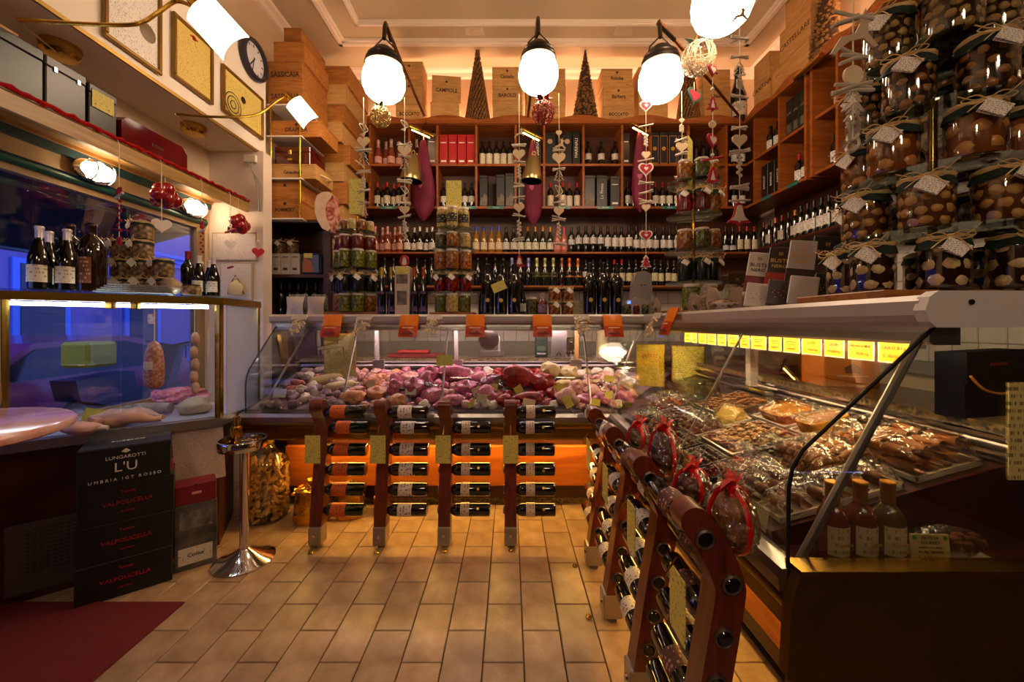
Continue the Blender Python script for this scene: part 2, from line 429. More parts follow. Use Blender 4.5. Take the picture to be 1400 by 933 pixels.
# bands over the glass: timber, teal, beige, green roller tube
MB().box(wx + .03, wx + .09, .25, 3.16, 2.225, 2.30).build('timber_band', mat('band_timber', '#a87a42', 0.45, kind='wood', col2='#805428', vscale=3, stretch=(8, 1, 8)), win)
MB().box(wx + .03, wx + .075, .25, 3.16, 2.18, 2.225).build('teal_band', mat('band_teal', '#12414c', 0.35), win)
MB().box(wx + .01, wx + .05, .25, 3.16, 2.10, 2.18).build('beige_band', mat('band_beige', '#b89868', 0.5), win)
MB().tube([(wx + .035, .25, 2.075), (wx + .035, 3.16, 2.075)], .022, 10).build('shutter_tube', GREENM, win)
MB().tube([(wx - .06, .25, 1.99), (wx - .06, 3.1, 1.99)], .014, 8).build('awning_bar', GREENM, win)
# outside: awning, pavement, road, house opposite, railing, parked car
struct('ground_street', MB().box(-14, XL - .14, -8, 16, -.46, -.35), ASPH)
struct('ground_pavement', MB().box(-5.3, XL - .14, -8, 16, -.36, -.05), mat('pavement', '#4a5068', .8, var=.2, vscale=3))
aw = thing('shop_awning', 'dark green fabric awning hanging outside over the shop window', 'awning', (XL - .2, 1.7, 2.0))
MB().grid(2, 12, lambda u, v: (-1.5 * u, (v - .5) * 4.4, .28 - .38 * u + .01 * math.sin(v * 40))).build('awning_cloth', mat('awning_cloth', '#0c1a18', 0.9), aw)
MB().tube([(-1.5, -2.2, -.10), (-1.5, 2.2, -.10)], .025, 8).build('front_bar', mat('awning_bar_grey', '#6a7a86', 0.4, metal=0.6), aw)
for yy in (-1.3, 1.2): MB().tube([(0, yy, .2), (-.8, yy + .1, .12), (-1.48, yy, -.09)], .016, 6).build('folding_arm', MATS['awning_bar_grey'], aw)
hs = thing('town_house', 'violet-blue rendered house across the street with blue cornice', 'building', (-9.5, 6, -.35))
MB().box(-.4, 0, -9, 12, 0, 7).build('facade', OUTW, hs)
mb = MB()
for k, (d, z0, z1) in enumerate(((.10, 3.2, 3.3), (.2, 3.3, 3.42), (.28, 3.42, 3.5))): mb.box(0, d, -9, 12, z0, z1)
mb.build('cornice', OUTT, hs)
MB().box(0, .08, -9, 12, 0, .6).build('plinth', OUTT, hs)
for yy in (-6.8, -4.6, -2.4, -.2, 2.0, 4.2, 6.4):
    wf = MB().box(0, .06, yy - .5, yy + .5, 1.0, 2.9, bev=.01).build('window', OUTT, hs)
    MB().box(.05, .075, yy - .38, yy + .38, 1.1, 2.8).build('pane', mat('far_pane', '#16203c', 0.15), wf)
    wf2 = MB().box(0, .06, yy - .5, yy + .5, 4.2, 6.0, bev=.01).build('window', OUTT, hs)
    MB().box(.05, .075, yy - .38, yy + .38, 4.3, 5.9).build('pane', MATS['far_pane'], wf2)
rl = thing('street_railing', 'dark iron railing along the far pavement', 'railing', (-8.2, 5, -.35))
MB().box(-.02, .02, -7, 8, 1.05, 1.1).build('top_rail', BLACKM, rl)
rb = cached('railbar', lambda: MB().box(-.01, .01, -.01, .01, 0, 1.06).mesh('bar', BLACKM))
for k in range(60): place('bar', rb, rl, (0, -7 + .25 * k, 0))
# parked car seen in profile
car = thing('parked_car', 'dark red hatchback parked at the kerb beyond the shop window', 'car', (-6.6, 5.25, -.35), (0, 0, 0))
CARP = mat('car_paint', '#7c1440', 0.25, coat=0.6)
prof = [(-1.95, .25), (-2.0, .55), (-1.85, .78), (-1.05, .92), (-.45, 1.38), (.7, 1.45), (1.55, 1.25), (1.9, .95), (1.95, .5), (1.9, .25)]
MB().prism(prof, -.8, .8, sm=False).build('car_body', CARP, car, rot=(0, 0, PI / 2))
for s_ in (-1, 1): MB().prism([(-.95, .93), (-.42, 1.31), (.68, 1.37), (1.4, 1.2), (1.5, .98)], s_ * .79, s_ * .815).build('side_window', mat('car_glass', '#0d1020', 0.08), car, rot=(0, 0, PI / 2))
for s_ in (-1, 1):
    for xx in (-1.25, 1.2):
        MB().lathe([(0, -.1), (.2, -.1), (.32, -.08), (.32, .08), (.2, .1), (0, .1)], 20, M=Matrix.Translation((xx, s_ * .74, .31)) @ Matrix.Rotation(PI / 2, 4, 'X')).build('wheel', BLACKM, car, rot=(0, 0, PI / 2))
sc_ = thing('delivery_scooter', 'dark delivery scooter with a yellow top box outside the window', 'scooter', (-4.7, 4.95, -.05), (0, 0, PI / 2))
mb = MB()
mb.lathe([(.16, -.05), (.25, -.04), (.25, .04), (.16, .05)], 18, M=Matrix.Translation((-.6, 0, .25)) @ Matrix.Rotation(PI / 2, 4, 'X'))
mb.lathe([(.16, -.05), (.25, -.04), (.25, .04), (.16, .05)], 18, M=Matrix.Translation((.6, 0, .25)) @ Matrix.Rotation(PI / 2, 4, 'X'))
mb.build('wheel', BLACKM, sc_)
MB().prism([(-.75, .5), (-.2, .3), (.3, .3), (.45, .55), (.6, 1.0), (.5, 1.02), (.3, .5), (-.1, .45), (-.15, .75), (-.8, .72)], -.14, .14).build('body', mat('scooter_body', '#15151c', 0.35), sc_)
MB().box(-.70, -.36, -.16, .16, .84, 1.12, bev=.03).build('top_box', mat('box_yellow', '#c8b414', 0.5), sc_)
MB().tube([(.5, -.32, 1.08), (.55, 0, 1.02), (.5, .32, 1.08)], .015, 6).build('handlebar', BLACKM, sc_)
# ledge over the window
led = thing('window_ledge', 'timber ledge edged with red tinsel above the street window', 'shelf', (0, 0, 0))
MB().box(XL + .005, -2.10, -.2, 3.34, 2.245, 2.27, bev=.003).build('shelf_board', mat('ledge_board', '#8f6a3a', 0.45, kind='wood', col2='#6a4720', vscale=3, stretch=(8, 1, 8)), led)
MB().box(-2.125, -2.105, -.2, 3.34, 2.17, 2.245).build('fascia', mat('ledge_fascia', '#b8905a', 0.4, kind='wood', col2='#8e6632', vscale=3, stretch=(8, 1, 8)), led)
pts = [(-2.098 + .004 * math.sin(k * 1.7), -.2 + 3.54 * k / 120, 2.262 + .004 * math.cos(k * 2.3)) for k in range(121)]
MB().tube(pts, [.009 + .004 * (k % 2) for k in range(121)], 6, sm=False).build('tinsel_garland', REDTIN, led)

# ================================================================ back wall fittings
YC = 4.40          # face of the wall cabinets
XC = 2.63          # face of the right-hand cabinets
ZB0, ZM, ZT = 2.57, 3.045, 3.50
def wavy(x0, x1, z0, n=24, periods=4, amp=.05):
    top = []
    for i in range(n * periods + 1):
        t = i / (n * periods); a = abs(math.sin(t * periods * PI)); top.append((x0 + (x1 - x0) * t, z0 + .045 + amp * a * a))
    return [(x0, z0)] + top + [(x1, z0)]
cabB = thing('wall_cabinet', 'honey-brown pigeonhole wall cabinet with wavy cornice across the rear wall', 'cabinet', (0, 0, 0))
X0c = xY(473, YC)
for z in (ZB0, ZM): MB().box(X0c, 2.95, YC + .005, YC + .30, z - .014, z + .014, bev=.003).build('shelf', OAKH, cabB)
MB().box(X0c, 2.95, YC - .005, YC + .32, ZT - .012, ZT + .03, bev=.003).build('top_board', OAKH, cabB)
MB().box(X0c, 2.95, YC + .30, YC + .32, 1.30, ZT).build('back_panel', BACKW, cabB)
for px in (473, 505, 559, 597.5, 651, 705, 744, 798, 851, 889, 942, 994):
    x = xY(px, YC); MB().box(x - .012, x + .012, YC + .008, YC + .30, ZB0 + .012, ZT - .010).build('divider', OAK, cabB)
MB().prism(wavy(X0c, XC + .02, ZT - .01, periods=6), YC - .03, YC - .008).build('cornice', OAKH, cabB)
PLATE = mat('green_plate', '#2f6b62', 0.35)
for px in (531, 640, 678, 769, 828, 916):
    x = xY(px, YC); p_ = MB().box(-.09, .09, -.004, 0, -.016, .016, bev=.003).build('name_plate', PLATE, cabB, loc=(x, YC + .003, ZB0 - .004))
    place('lettering', text_mesh({531: 'Toscana', 640: 'Umbria', 678: 'Toscana', 769: 'Barolo', 828: 'Abruzzo', 916: 'Marche'}[px], .022, WHITEINK), p_, (0, -.005, 0))
cabR = thing('corner_cabinet', 'honey-brown pigeonhole wall cabinet turning along the right-hand wall', 'cabinet', (0, 0, 0))
YR0 = 1.55
for z in (ZB0, ZM): MB().box(XC + .005, XC + .32, YR0, YC, z - .014, z + .014, bev=.003).build('shelf', OAKH, cabR)
MB().box(XC - .005, XC + .34, YR0, YC, ZT - .012, ZT + .03).build('top_board', OAKH, cabR)
MB().box(XC + .32, XC + .34, YR0, YC, 1.9, ZT).build('back_panel', BACKW, cabR)
for px in (1030, 1064, 1104, 1112, 1143, 1205, 1290, 1372):
    y = yX(px, XC); MB().box(XC + (-.02 if px in (1104, 1112) else .006), XC + .32, y - .013, y + .013, ZB0 - (.03 if px in (1104, 1112) else -.012), ZT - .01).build('divider', OAK, cabR)
M_ = Matrix.Rotation(PI / 2, 4, 'Z')
MB().prism(wavy(YR0, YC - .01, ZT - .01, periods=6), -(XC - .008), -(XC - .03), M=M_).build('cornice', OAKH, cabR)
for px in (1047, 1083):
    y = yX(px, XC); MB().box(-.004, 0, -.07, .07, -.016, .016).build('name_plate', PLATE, cabR, loc=(XC + .003, y, ZB0 - .004))
# open bottle shelves under the cabinets
ZA, ZBs = 2.078, 1.70
shA = MB().box(X0c, 2.80, YC + .03, YC + .30, ZA - .022, ZA, bev=.004).build('bottle_shelf', OAKH)
tag(shA, 'long upper timber shelf lined with bottles below the wall cabinets', 'shelf')
shB = MB().box(xY(450, YC), 2.2, YC + .03, YC + .30, ZBs - .022, ZBs, bev=.004).build('bottle_shelf', OAKH)
tag(shB, 'long lower timber shelf of sparkling and red wines, over the white tiles', 'shelf')
shC = MB().box(2.66, 2.95, YR0, YC + .028, ZA - .022, ZA, bev=.004).build('bottle_shelf', mat('shelf_redwood', '#5e2412', 0.4, kind='wood', col2='#3c1408', vscale=3, stretch=(8, 1, 8)))
tag(shC, 'dark timber bottle shelf running along the right-hand wall', 'shelf')
# white tiled strip on the wall behind the counter
wt = struct('wall_tiles', MB().box(-1.9, 2.9, YC + .285, YC + .30, .9, 1.66), mat('tile_grout_white', '#8f867e', 0.8))
wtile = cached('wtile', lambda: MB().box(-.072, .072, -.006, .004, -.072, .072, bev=.004).mesh('tile', mat('glazed_tile', '#cbbfb6', 0.2, rnd=.04)))
for i in range(30):
    for j in range(4): place('tile', wtile, wt, (-1.80 + .15 * i, YC + .284, 1.585 - .15 * j))
wt2 = struct('wall_tiles_right', MB().box(XR - .03, XR - .012, 1.3, YC + .25, .9, 2.05), MATS['tile_grout_white'])
for i in range(20):
    for j in range(7): place('tile', wtile, wt2, (XR - .031, 1.42 + .15 * i, 1.97 - .15 * j), (0, 0, PI / 2))

# ---------------------------------------------------------------- dark side cabinet on the left
YS = 3.38
sx0, sx1 = xY(361, YS), xY(452, YS)
cs = thing('side_cabinet', 'dark brown open cupboard in the left corner behind the counter', 'cabinet', (0, 0, 0))
for a, b in ((sx0, sx0 + .03), (sx1 - .06, sx1)): MB().box(a, b, YS, YS + .32, 0.0, zY(300, YS)).build('side_panel', DARKW, cs)
for py in (300, 375, 433): MB().box(sx0 + .028, sx1 - .058, YS + .004, YS + .32, zY(py, YS) - .03, zY(py, YS), bev=.003).build('shelf', DARKW, cs)
MB().box(sx0, sx1, YS + .30, YS + .335, 0, zY(300, YS)).build('back_panel', DARKW, cs)
MB().box(sx0 + .028, sx1 - .058, YS + .01, YS + .03, 0, zY(433, YS) - .03).build('lower_door', DARKW, cs)
MB().tube([(sx1 + .012, YS + .02, 1.35), (sx1 + .012, YS + .02, zY(303, YS))], .008, 8).build('brass_edge', BRASS, cs)
ZS0, ZS1, ZS2 = zY(433, YS), zY(375, YS), zY(300, YS)
# ================================================================ refrigerated counters (local: u along, d inward, z up)
def far_pt(u, d, z): return (u, 2.41 + d, z)
def rgt_pt(u, d, z): return (.61 + d, u, z)
def ubox(mb, pt, u0, u1, d0, d1, z0, z1, bev=0):
    a = pt(u0, d0, z0); b = pt(u1, d1, z1); return mb.box(a[0], b[0], a[1], b[1], a[2], b[2], bev=bev)
def extr(mb, pt, prof, u0, u1, closed=True, sm=False):
    """profile of (d,z) swept along u; u0/u1 may depend on d (mitres)"""
    f0 = u0 if callable(u0) else (lambda d: u0); f1 = u1 if callable(u1) else (lambda d: u1)
    k = len(prof); vs = [pt(f0(d), d, z) for d, z in prof] + [pt(f1(d), d, z) for d, z in prof]
    fs = [(i, (i + 1) % k, (i + 1) % k + k, i + k) for i in range(k)]
    mb.add(vs, fs, 0, sm); mb.add(vs, [tuple(range(k)), tuple(range(2 * k - 1, k - 1, -1))]); return mb
GP = [(.012, .715), (.014, .90), (.022, .945), (.045, .985), (.34, 1.262)]
GPI = [(d + .006, z) for d, z in GP]
def glass_prof(): return GP + GPI[::-1]
FASC = [(.005, .668), (.0, .655), (.0, .64), (.012, .625), (.03, .615), (.034, .56), (.05, .545), (.07, .545), (.07, .668)]
RAIL = [(-.006, .67), (-.008, .70), (.0, .72), (.035, .725), (.06, .715), (.06, .67)]
def counter(th, pt, u0, u1, mit0, mit1, base0=None, base1=None, tub0=None, bk=1.08, sb=.80):
    m0 = (lambda d: u0 + d * mit0); m1 = (lambda d: u1 + d * mit1)
    extr(MB(), pt, RAIL, m0, m1).build('front_rail', STEEL, th)
    extr(MB(), pt, FASC, m0, m1, sm=True).build('brass_fascia', BRASSD, th)
    extr(MB(), pt, [(.07, .58), (.07, .70), (.62, .86), (bk - .06, .90), (bk - .06, .575), (.42, .57)], tub0 or m0, m1).build('tub', mat('tub_grey', '#6f6864', 0.4, metal=.5), th)
    a = base0 if base0 is not None else u0; b = base1 if base1 is not None else u1
    ubox(MB(), pt, a, b, .31, .34, .15, .43, bev=.008).build('wood_panel', mat('panel_orange_wood', '#b5651e', 0.38, kind='wood', col2='#8f4510', vscale=2.5, stretch=(1, 1, 8)), th)
    ubox(MB(), pt, a, b, .34, bk - .08, .06, .575).build('base_body', DARKW, th)
    ubox(MB(), pt, a, b, .385, bk - .06, 0, .14).build('granite_kick', GRAN, th)
    # slab on top, hanging light rail
    extr(MB(), pt, [(.315, 1.275), (.305, 1.29), (.305, 1.322), (.32, 1.335), (sb, 1.335), (sb, 1.275)], m0, m1).build('top_slab', ALU, th)
    extr(MB(), pt, [(.335, 1.262), (.33, 1.23), (.34, 1.222), (.40, 1.222), (.40, 1.275), (.335, 1.275)], m0, m1).build('upper_rail', STEEL, th)
    # back rails and granite worktop
    for d, z in ((.672, .925), (.688, .965)):
        MB().tube([pt(m0(d), d, z), pt(m1(d), d, z)], .012, 8).build('back_rail', CHROME, th)
    extr(MB(), pt, [(.70, .955), (.70, 1.0), (bk, 1.0), (bk, .955)], m0, m1).build('granite_top', GRAN, th)
    extr(MB(), pt, [(.72, .88), (.72, .956), (bk - .02, .956), (bk - .02, .88)], m0, m1).build('rear_body', STEEL, th)
far = thing('meat_counter', 'long glass-fronted meat counter with brass fascia across the shop', 'counter')
counter(far, far_pt, -1.655, .61, 0.0, 1.0, -1.55, 1.0, bk=.965)
rgt = thing('pastry_counter', 'glass-fronted pastry counter running along the right side', 'counter')
counter(rgt, rgt_pt, .885, 2.41, 0.0, 1.0, 1.02, 2.70, 1.03, sb=.95)
# decks under the food
def deck_far(d): return .735 + (d - .07) * .30
DN = Vector((0, -.30, 1)).normalized()
extr(MB(), far_pt, [(.065, .70), (.065, .733), (.62, .90), (.62, .86)], -1.64, lambda d: .62 + d).build('display_deck', mat('deck_white', '#8c747c', 0.35), far)
RN = Vector((-.28, 0, 1)).normalized()
extr(MB(), rgt_pt, [(.065, .70), (.065, .733), (.68, .905), (.68, .86)], 1.03, lambda d: 2.42 + d).build('display_deck', mat('deck_dark', '#2c1410', 0.35), rgt)
ubox(MB(), rgt_pt, .905, 1.035, .065, 1.0, .66, .70).build('end_well', mat('well_red', '#3a0808', 0.3), rgt)
extr(MB(), rgt_pt, [(.066, .70), (.066, .735), (.68, .907), (1.02, .907), (1.02, .70)], 1.018, 1.0295).build('deck_end', MATS['well_red'], rgt)
# glass fronts, one pane between struts
def pane(pt, u0, u1, th): extr(MB(), pt, glass_prof(), u0, u1, sm=True).build('glass_pane', GLASS, th)
pane(far_pt, -1.62, -1.062, far); pane(far_pt, -1.058, -.434, far); pane(far_pt, -.430, .509, far); pane(far_pt, .513, lambda d: .604 + d, far)
pane(rgt_pt, .895, 1.60, rgt); pane(rgt_pt, 1.604, lambda d: 2.404 + d, rgt)
def strut(pt, u, th, r=.0075, mt=None, du=0):
    MB().tube([pt(u, .06, .72), pt(u + du, .345, 1.25)], r, 8).build('strut', mt or STEEL, th)
for u in (-1.06, -.432, .511): strut(far_pt, u, far)
strut(far_pt, -1.56, far, du=.16); strut(far_pt, .62, far, du=.28, r=.005)
strut(rgt_pt, .915, rgt, r=.0095); strut(rgt_pt, 1.602, rgt, r=.005)
MB().tube([rgt_pt(.888, d + .003, z) for d, z in [(.010, .69)] + GP], .0045, 6).build('edge_gasket', BLACKM, rgt)
MB().tube([far_pt(-1.622, d + .003, z) for d, z in GP], .0035, 6).build('edge_gasket', BLACKM, far)
# left end glass of the meat counter
gl = [(.02, .72)] + GP[1:] + [(.62, 1.262), (.62, .90)]
extr(MB(), far_pt, gl, -1.633, -1.627).build('end_pane', GLASS, far)
# near end of the pastry counter: brass end panel, slab cap, glass end
extr(MB(), rgt_pt, [(-.008, .50), (0.0, .66), (.012, .70), (.02, .724), (1.05, .724), (1.05, .50), (.02, .485)], .855, .884).build('end_panel', mat('end_brass', '#94702e', 0.52, metal=1.0, var=.35, vscale=4), rgt)
extr(MB(), rgt_pt, [(.02, .7235), (.02, .734), (1.05, .734), (1.05, .7235)], .853, .905).build('end_rail', BRASS, rgt)
cap = extr(MB(), rgt_pt, [(.325, 1.262), (.31, 1.275), (.30, 1.30), (.31, 1.33), (.33, 1.343), (.97, 1.343), (.97, 1.262)], .865, .892).build('slab_end_cap', mat('cap_grey', '#cfc4c2', .45), rgt)
for d in (.40, .53, .68): MB().lathe([(0, 0), (.006, 0), (.006, .003), (0, .004)], 10, M=Matrix.Translation(rgt_pt(.865, d, 1.318)) @ Matrix.Rotation(PI / 2, 4, 'X')).build('bolt', BLACKM, cap)
extr(MB(), rgt_pt, [(.03, .735)] + GP[1:] + [(.66, 1.262), (.66, .735)], .893, .898).build('end_pane', GLASS, rgt)
ubox(MB(), rgt_pt, .90, 1.02, .10, .28, 0, .49).build('support_leg', mat('leg_redwood', '#7a2c12', .4, kind='wood', col2='#531a08', vscale=3, stretch=(1, 1, 8)), rgt)
ubox(MB(), rgt_pt, 1.02, 1.05, .30, 1.0, .10, .49).build('base_end', DARKW, rgt)
# slab supports standing behind the food, each with a steel foot plate
for px0, px1, mt in ((504, 516, ALU), (617, 624, ALU), (792, 788, mat('support_timber', '#b9854c', .5))):
    x = xY(px1, 2.96)
    MB().box(x - .014, x + .014, 2.94, 2.96, 1.0, 1.275).build('slab_support', mt, far)
    MB().box(x - .045, x + .045, 2.985, 2.995, .80, 1.0, bev=.003).build('foot_plate', STEEL, far)
MB().box(rgt_pt(0, .62, 0)[0], rgt_pt(0, .66, 0)[0], 2.02, 2.06, .95, 1.275).build('slab_support', ALU, rgt)
# light tubes of the counters
MB().tube([far_pt(-1.35, .45, 1.255), far_pt(.9, .45, 1.255)], .013, 8).build('light_tube', TUBEP, far)
MB().tube([rgt_pt(1.0, .45, 1.255), rgt_pt(2.7, .45, 1.255)], .013, 8).build('light_tube', TUBEW, rgt)
MB().tube([far_pt(-1.4, .20, .535), far_pt(.55, .20, .535)], .014, 8).build('kick_light_tube', TUBEK, far)
MB().tube([rgt_pt(1.1, .24, .535), rgt_pt(2.3, .24, .535)], .012, 8).build('kick_light_tube', TUBEK, rgt)
MB().box(-1.45, .6, 2.59, 2.63, .550, .566).build('kick_light_tray', STEEL, far)

# ---------------------------------------------------------------- corner window case (left)
ud = Vector((.771, .637, 0)); Pc = Vector((-1.64, 2.25, 0))
def lc(t, n=0.0): q = Pc + ud * t + Vector((-.637, .771, 0)) * n; return (q.x, q.y)
poly = [lc(-.93), lc(0), (-1.70, 2.68), (-2.40, 2.68), (-2.40, 1.70)]
def zprism(poly, z0, z1, mb=None):
    mb = mb or MB(); n = len(poly)
    vs = [(x, y, z0) for x, y in poly] + [(x, y, z1) for x, y in poly]
    return mb.add(vs, [tuple(range(n)), tuple(range(2 * n - 1, n - 1, -1))] + [(i, (i + 1) % n, (i + 1) % n + n, i + n) for i in range(n)])
lcase = thing('window_case', 'corner glass display case of poultry and salami in the shop window', 'display case')
zprism([lc(-.93, .03), lc(-.01, .03), (-1.86, 2.66), (-2.40, 2.66), (-2.40, 1.74)], 0, .69).build('case_body', mat('case_wood', '#4e1c10', .35, kind='wood', col2='#331008', vscale=2.5, stretch=(1, 1, 6)), lcase)
zprism(poly, .69, .735).build('steel_rail', STEEL, lcase)
zprism([lc(-.90, .03), lc(-.01, .03), (-1.72, 2.66), (-2.38, 2.66), (-2.38, 1.74)], .735, .742).build('case_floor', mat('case_floor', '#b8b4c4', .3), lcase)
def bar(mb, a, b, w_, z0, z1):
    a = Vector(a); b = Vector(b); d = (b - a).normalized(); n = Vector((-d.y, d.x)) * w_
    return zprism([tuple(a - n), tuple(b - n), tuple(b + n), tuple(a + n)], z0, z1, mb)
mb = MB(); bar(mb, lc(-.93), lc(0), .012, 1.378, 1.418); bar(mb, lc(0), (-1.70, 2.68), .012, 1.378, 1.418); mb.build('top_frame', BRASS, lcase)
for t in (-.79, -.012): q = lc(t, .012); MB().box(q[0] - .016, q[0] + .016, q[1] - .016, q[1] + .016, .735, 1.38, bev=.003).build('post', BRASS, lcase)
MB().box(-1.714, -1.694, 2.66, 2.68, .735, 1.38).build('post', BRASS, lcase)
zprism([lc(-.93), lc(0), (-1.70, 2.68), (-2.36, 2.68), (-2.36, 1.70)], 1.419, 1.429).build('glass_top', GLASSG, lcase)
mb = MB(); bar(mb, lc(-.93, .004), lc(-.415, .004), .003, .742, 1.378); mb.build('front_pane', GLASS, lcase)
mb = MB(); bar(mb, lc(-.41, .004), lc(-.03, .004), .003, .742, 1.378); mb.build('front_pane', GLASS, lcase)
mb = MB(); bar(mb, (-1.642, 2.29), (-1.698, 2.655), .003, .742, 1.378); mb.build('side_pane', glassy('hazy_pane', '#f0f2f8', .08, .05, .6, film=.28, filmcol='#e0e2ee'), lcase)
mb = MB(); bar(mb, lc(-.90, .035), lc(-.06, .035), .008, 1.355, 1.372); mb.build('light_tube', TUBEC, lcase)
for t in (-.45, -.36): q = lc(t, .02); MB().box(q[0] - .02, q[0] + .02, q[1] - .012, q[1] + .012, 1.345, 1.378, bev=.004).build('brass_latch', BRASS, lcase)
# perforated grille at the foot
q0 = lc(-.785, .022); ang = math.atan2(ud.y, ud.x)
gr = MB().box(0, .36, -.006, 0, .04, .36).build('vent_grille', mat('grille_grey', '#5e5250', .45, metal=.4), lcase, loc=(q0[0], q0[1], 0), rot=(0, 0, ang))
mb = MB()
for i in range(13):
    for j in range(11): mb.box(.06 + .021 * i, .074 + .021 * i, -.009, -.005, .13 + .019 * j, .139 + .019 * j)
mb.build('slot', mat('slot_dark', '#3c3230', .6), gr)['kind'] = 'stuff'
# printed sheet taped to the case front
a4 = MB().box(-.112, .112, -.002, 0, -.16, .16).build('notice_sheet', paper('menu_print', '#b9a49c', '#6a5c58', 130, 130, .5), None, loc=(*lc(-.10, .026), .545), rot=(0, -.05, ang))
tag(a4, 'white printed price list taped to the case below the poultry', 'notice')
# round marble table: right rim seen at x = 107 px, left rim clear of the window
TR = .415
TY = min((abs(max((-1.975 + TR * math.cos(a)) / (y / 1000 + TR * math.sin(a)) for a in [k * PI / 60 for k in range(120)]) + 590 / F), y / 1000) for y in range(900, 1500, 5))[1]
tb = thing('marble_table', 'round pink marble table top on a pedestal by the window case', 'table', (-1.975, TY, 0))
MB().lathe([(0, .885), (TR - .02, .885), (TR - .004, .893), (TR, .905), (TR - .004, .917), (TR - .014, .923), (0, .923)], 56).build('marble_top', mat('pink_marble', '#dcaea4', .2, kind='marble', col2='#c98d84', vscale=3, coat=.2), tb)
MB().lathe([(.15, 0), (.15, .02), (.06, .06), (.045, .1), (.045, .86), (.12, .884)], 28).build('pedestal', mat('iron_dark', '#1c1614', .4, metal=.6), tb)
mt_ = MB().box(-2.38, -1.475, .5, 1.795, 0, .009, bev=.003).build('door_mat', mat('mat_red', '#6a0c18', .95, var=.3, vscale=220, bump=.3, bscale=400))
tag(mt_, 'dark red entrance mat laid in the tiled floor', 'mat')

# ================================================================ wine racks
RB = {}
def rack_profile():
    # (offset towards counter, z): foot, elbow, top; planks .075 wide
    k = [Vector(p) for p in ((0, .10), (.045, .40), (.078, .60), (.079, .655), (.045, .735), (.0, .80))]; c = []
    for i in range(len(k) - 1):
        p0, p1, p2, p3 = k[max(i - 1, 0)], k[i], k[i + 1], k[min(i + 2, len(k) - 1)]
        for q in range(5):
            t = q / 5; c.append(.5 * (2 * p1 + (p2 - p0) * t + (2 * p0 - 5 * p1 + 4 * p2 - p3) * t * t + (3 * p1 - p0 - 3 * p2 + p3) * t ** 3))
    c.append(k[-1]); L_ = []; R_ = []
    for i, p in enumerate(c):
        t = (c[min(i + 1, len(c) - 1)] - c[max(i - 1, 0)]).normalized(); n = Vector((-t.y, t.x)) * .036
        L_.append(tuple(p + n)); R_.append(tuple(p - n))
    t = (c[-1] - c[-2]).normalized(); n = Vector((-t.y, t.x)); tip = [tuple(c[-1] + n * (-.036 * math.cos(a)) + t * (.036 * math.sin(a))) for a in [q * PI / 7 for q in range(1, 7)]]
    return R_ + tip + L_[::-1], c
RPROF, RC = rack_profile()
HOLES = [(.020, .762), (.083, .655), (.064, .53), (.048, .42), (.032, .31), (.016, .20)]
def rack_mesh():
    n = 16; loops = [RPROF] + [[(x + .0223 * math.cos(2 * PI * k / n), z + .0223 * math.sin(2 * PI * k / n)) for k in range(n)] for x, z in HOLES]
    bm = bmesh.new(); rings = {}
    for y in (-.034, .034):
        es = []
        for i, lp in enumerate(loops):
            vs = [bm.verts.new((x, y, z)) for x, z in lp]; rings[i, y] = vs
            es += [bm.edges.new((vs[k], vs[(k + 1) % len(vs)])) for k in range(len(vs))]
        bmesh.ops.triangle_fill(bm, edges=es, use_beauty=True, use_dissolve=False)
    for i, lp in enumerate(loops):
        A, B = rings[i, -.034], rings[i, .034]
        for k in range(len(lp)):
            f = bm.faces.new((A[k], A[(k + 1) % len(lp)], B[(k + 1) % len(lp)], B[k])); f.smooth = True
    bmesh.ops.recalc_face_normals(bm, faces=bm.faces)
    me = bpy.data.meshes.new('plank'); bm.to_mesh(me); bm.free(); me.materials.append(REDW); me.set_sharp_from_angle(angle=.7)
    return me
def bottle_prof(kind):
    return {
        'bordeaux': [(.0, .006), (.028, .0), (.036, .004), (.0375, .015), (.0375, .19), (.035, .205), (.022, .225), (.0155, .238), (.0145, .285), (.0165, .287), (.0165, .297), (.0135, .30)],
        'burgundy': [(.0, .006), (.03, .0), (.039, .004), (.0405, .015), (.0405, .13), (.037, .16), (.026, .20), (.0175, .23), (.0145, .255), (.0145, .285), (.0165, .287), (.0165, .297), (.0135, .30)],
        'champagne': [(.0, .008), (.033, .0), (.043, .004), (.0445, .016), (.0445, .13), (.041, .165), (.028, .21), (.018, .245), (.0155, .275), (.0175, .278), (.0185, .29), (.019, .31), (.014, .32)],
        'flute': [(.0, .006), (.028, .0), (.036, .004), (.037, .012), (.036, .12), (.030, .18), (.019, .24), (.0145, .27), (.0145, .315), (.0165, .317), (.0165, .327), (.0135, .33)],
        'jug': [(.0, .006), (.04, .0), (.048, .006), (.049, .02), (.049, .17), (.046, .20), (.036, .225), (.018, .245), (.016, .28), (.018, .283), (.018, .295), (.014, .30)],
        'square': [(.0, .004), (.034, .0), (.042, .004), (.0425, .015), (.0425, .095), (.040, .11), (.028, .125), (.020, .132), (.0185, .14), (.0185, .178), (.0195, .18), (.0195, .184), (.0, .186)],
    }[kind]
CAPR = {'bordeaux': (.246, .3005), 'burgundy': (.245, .3005), 'champagne': (.222, .3205), 'flute': (.262, .3305), 'jug': (.252, .3005), 'square': (.139, .187)}
LABZ = {'bordeaux': (.055, .145), 'burgundy': (.035, .115), 'champagne': (.04, .115), 'flute': (.03, .115), 'jug': (.04, .15), 'square': (.018, .088)}
def prof_r(p, z):
    for (r0, z0), (r1, z1) in zip(p, p[1:]):
        if z0 <= z <= z1 and z1 > z0: return r0 + (r1 - r0) * (z - z0) / (z1 - z0)
    return p[-1][0]
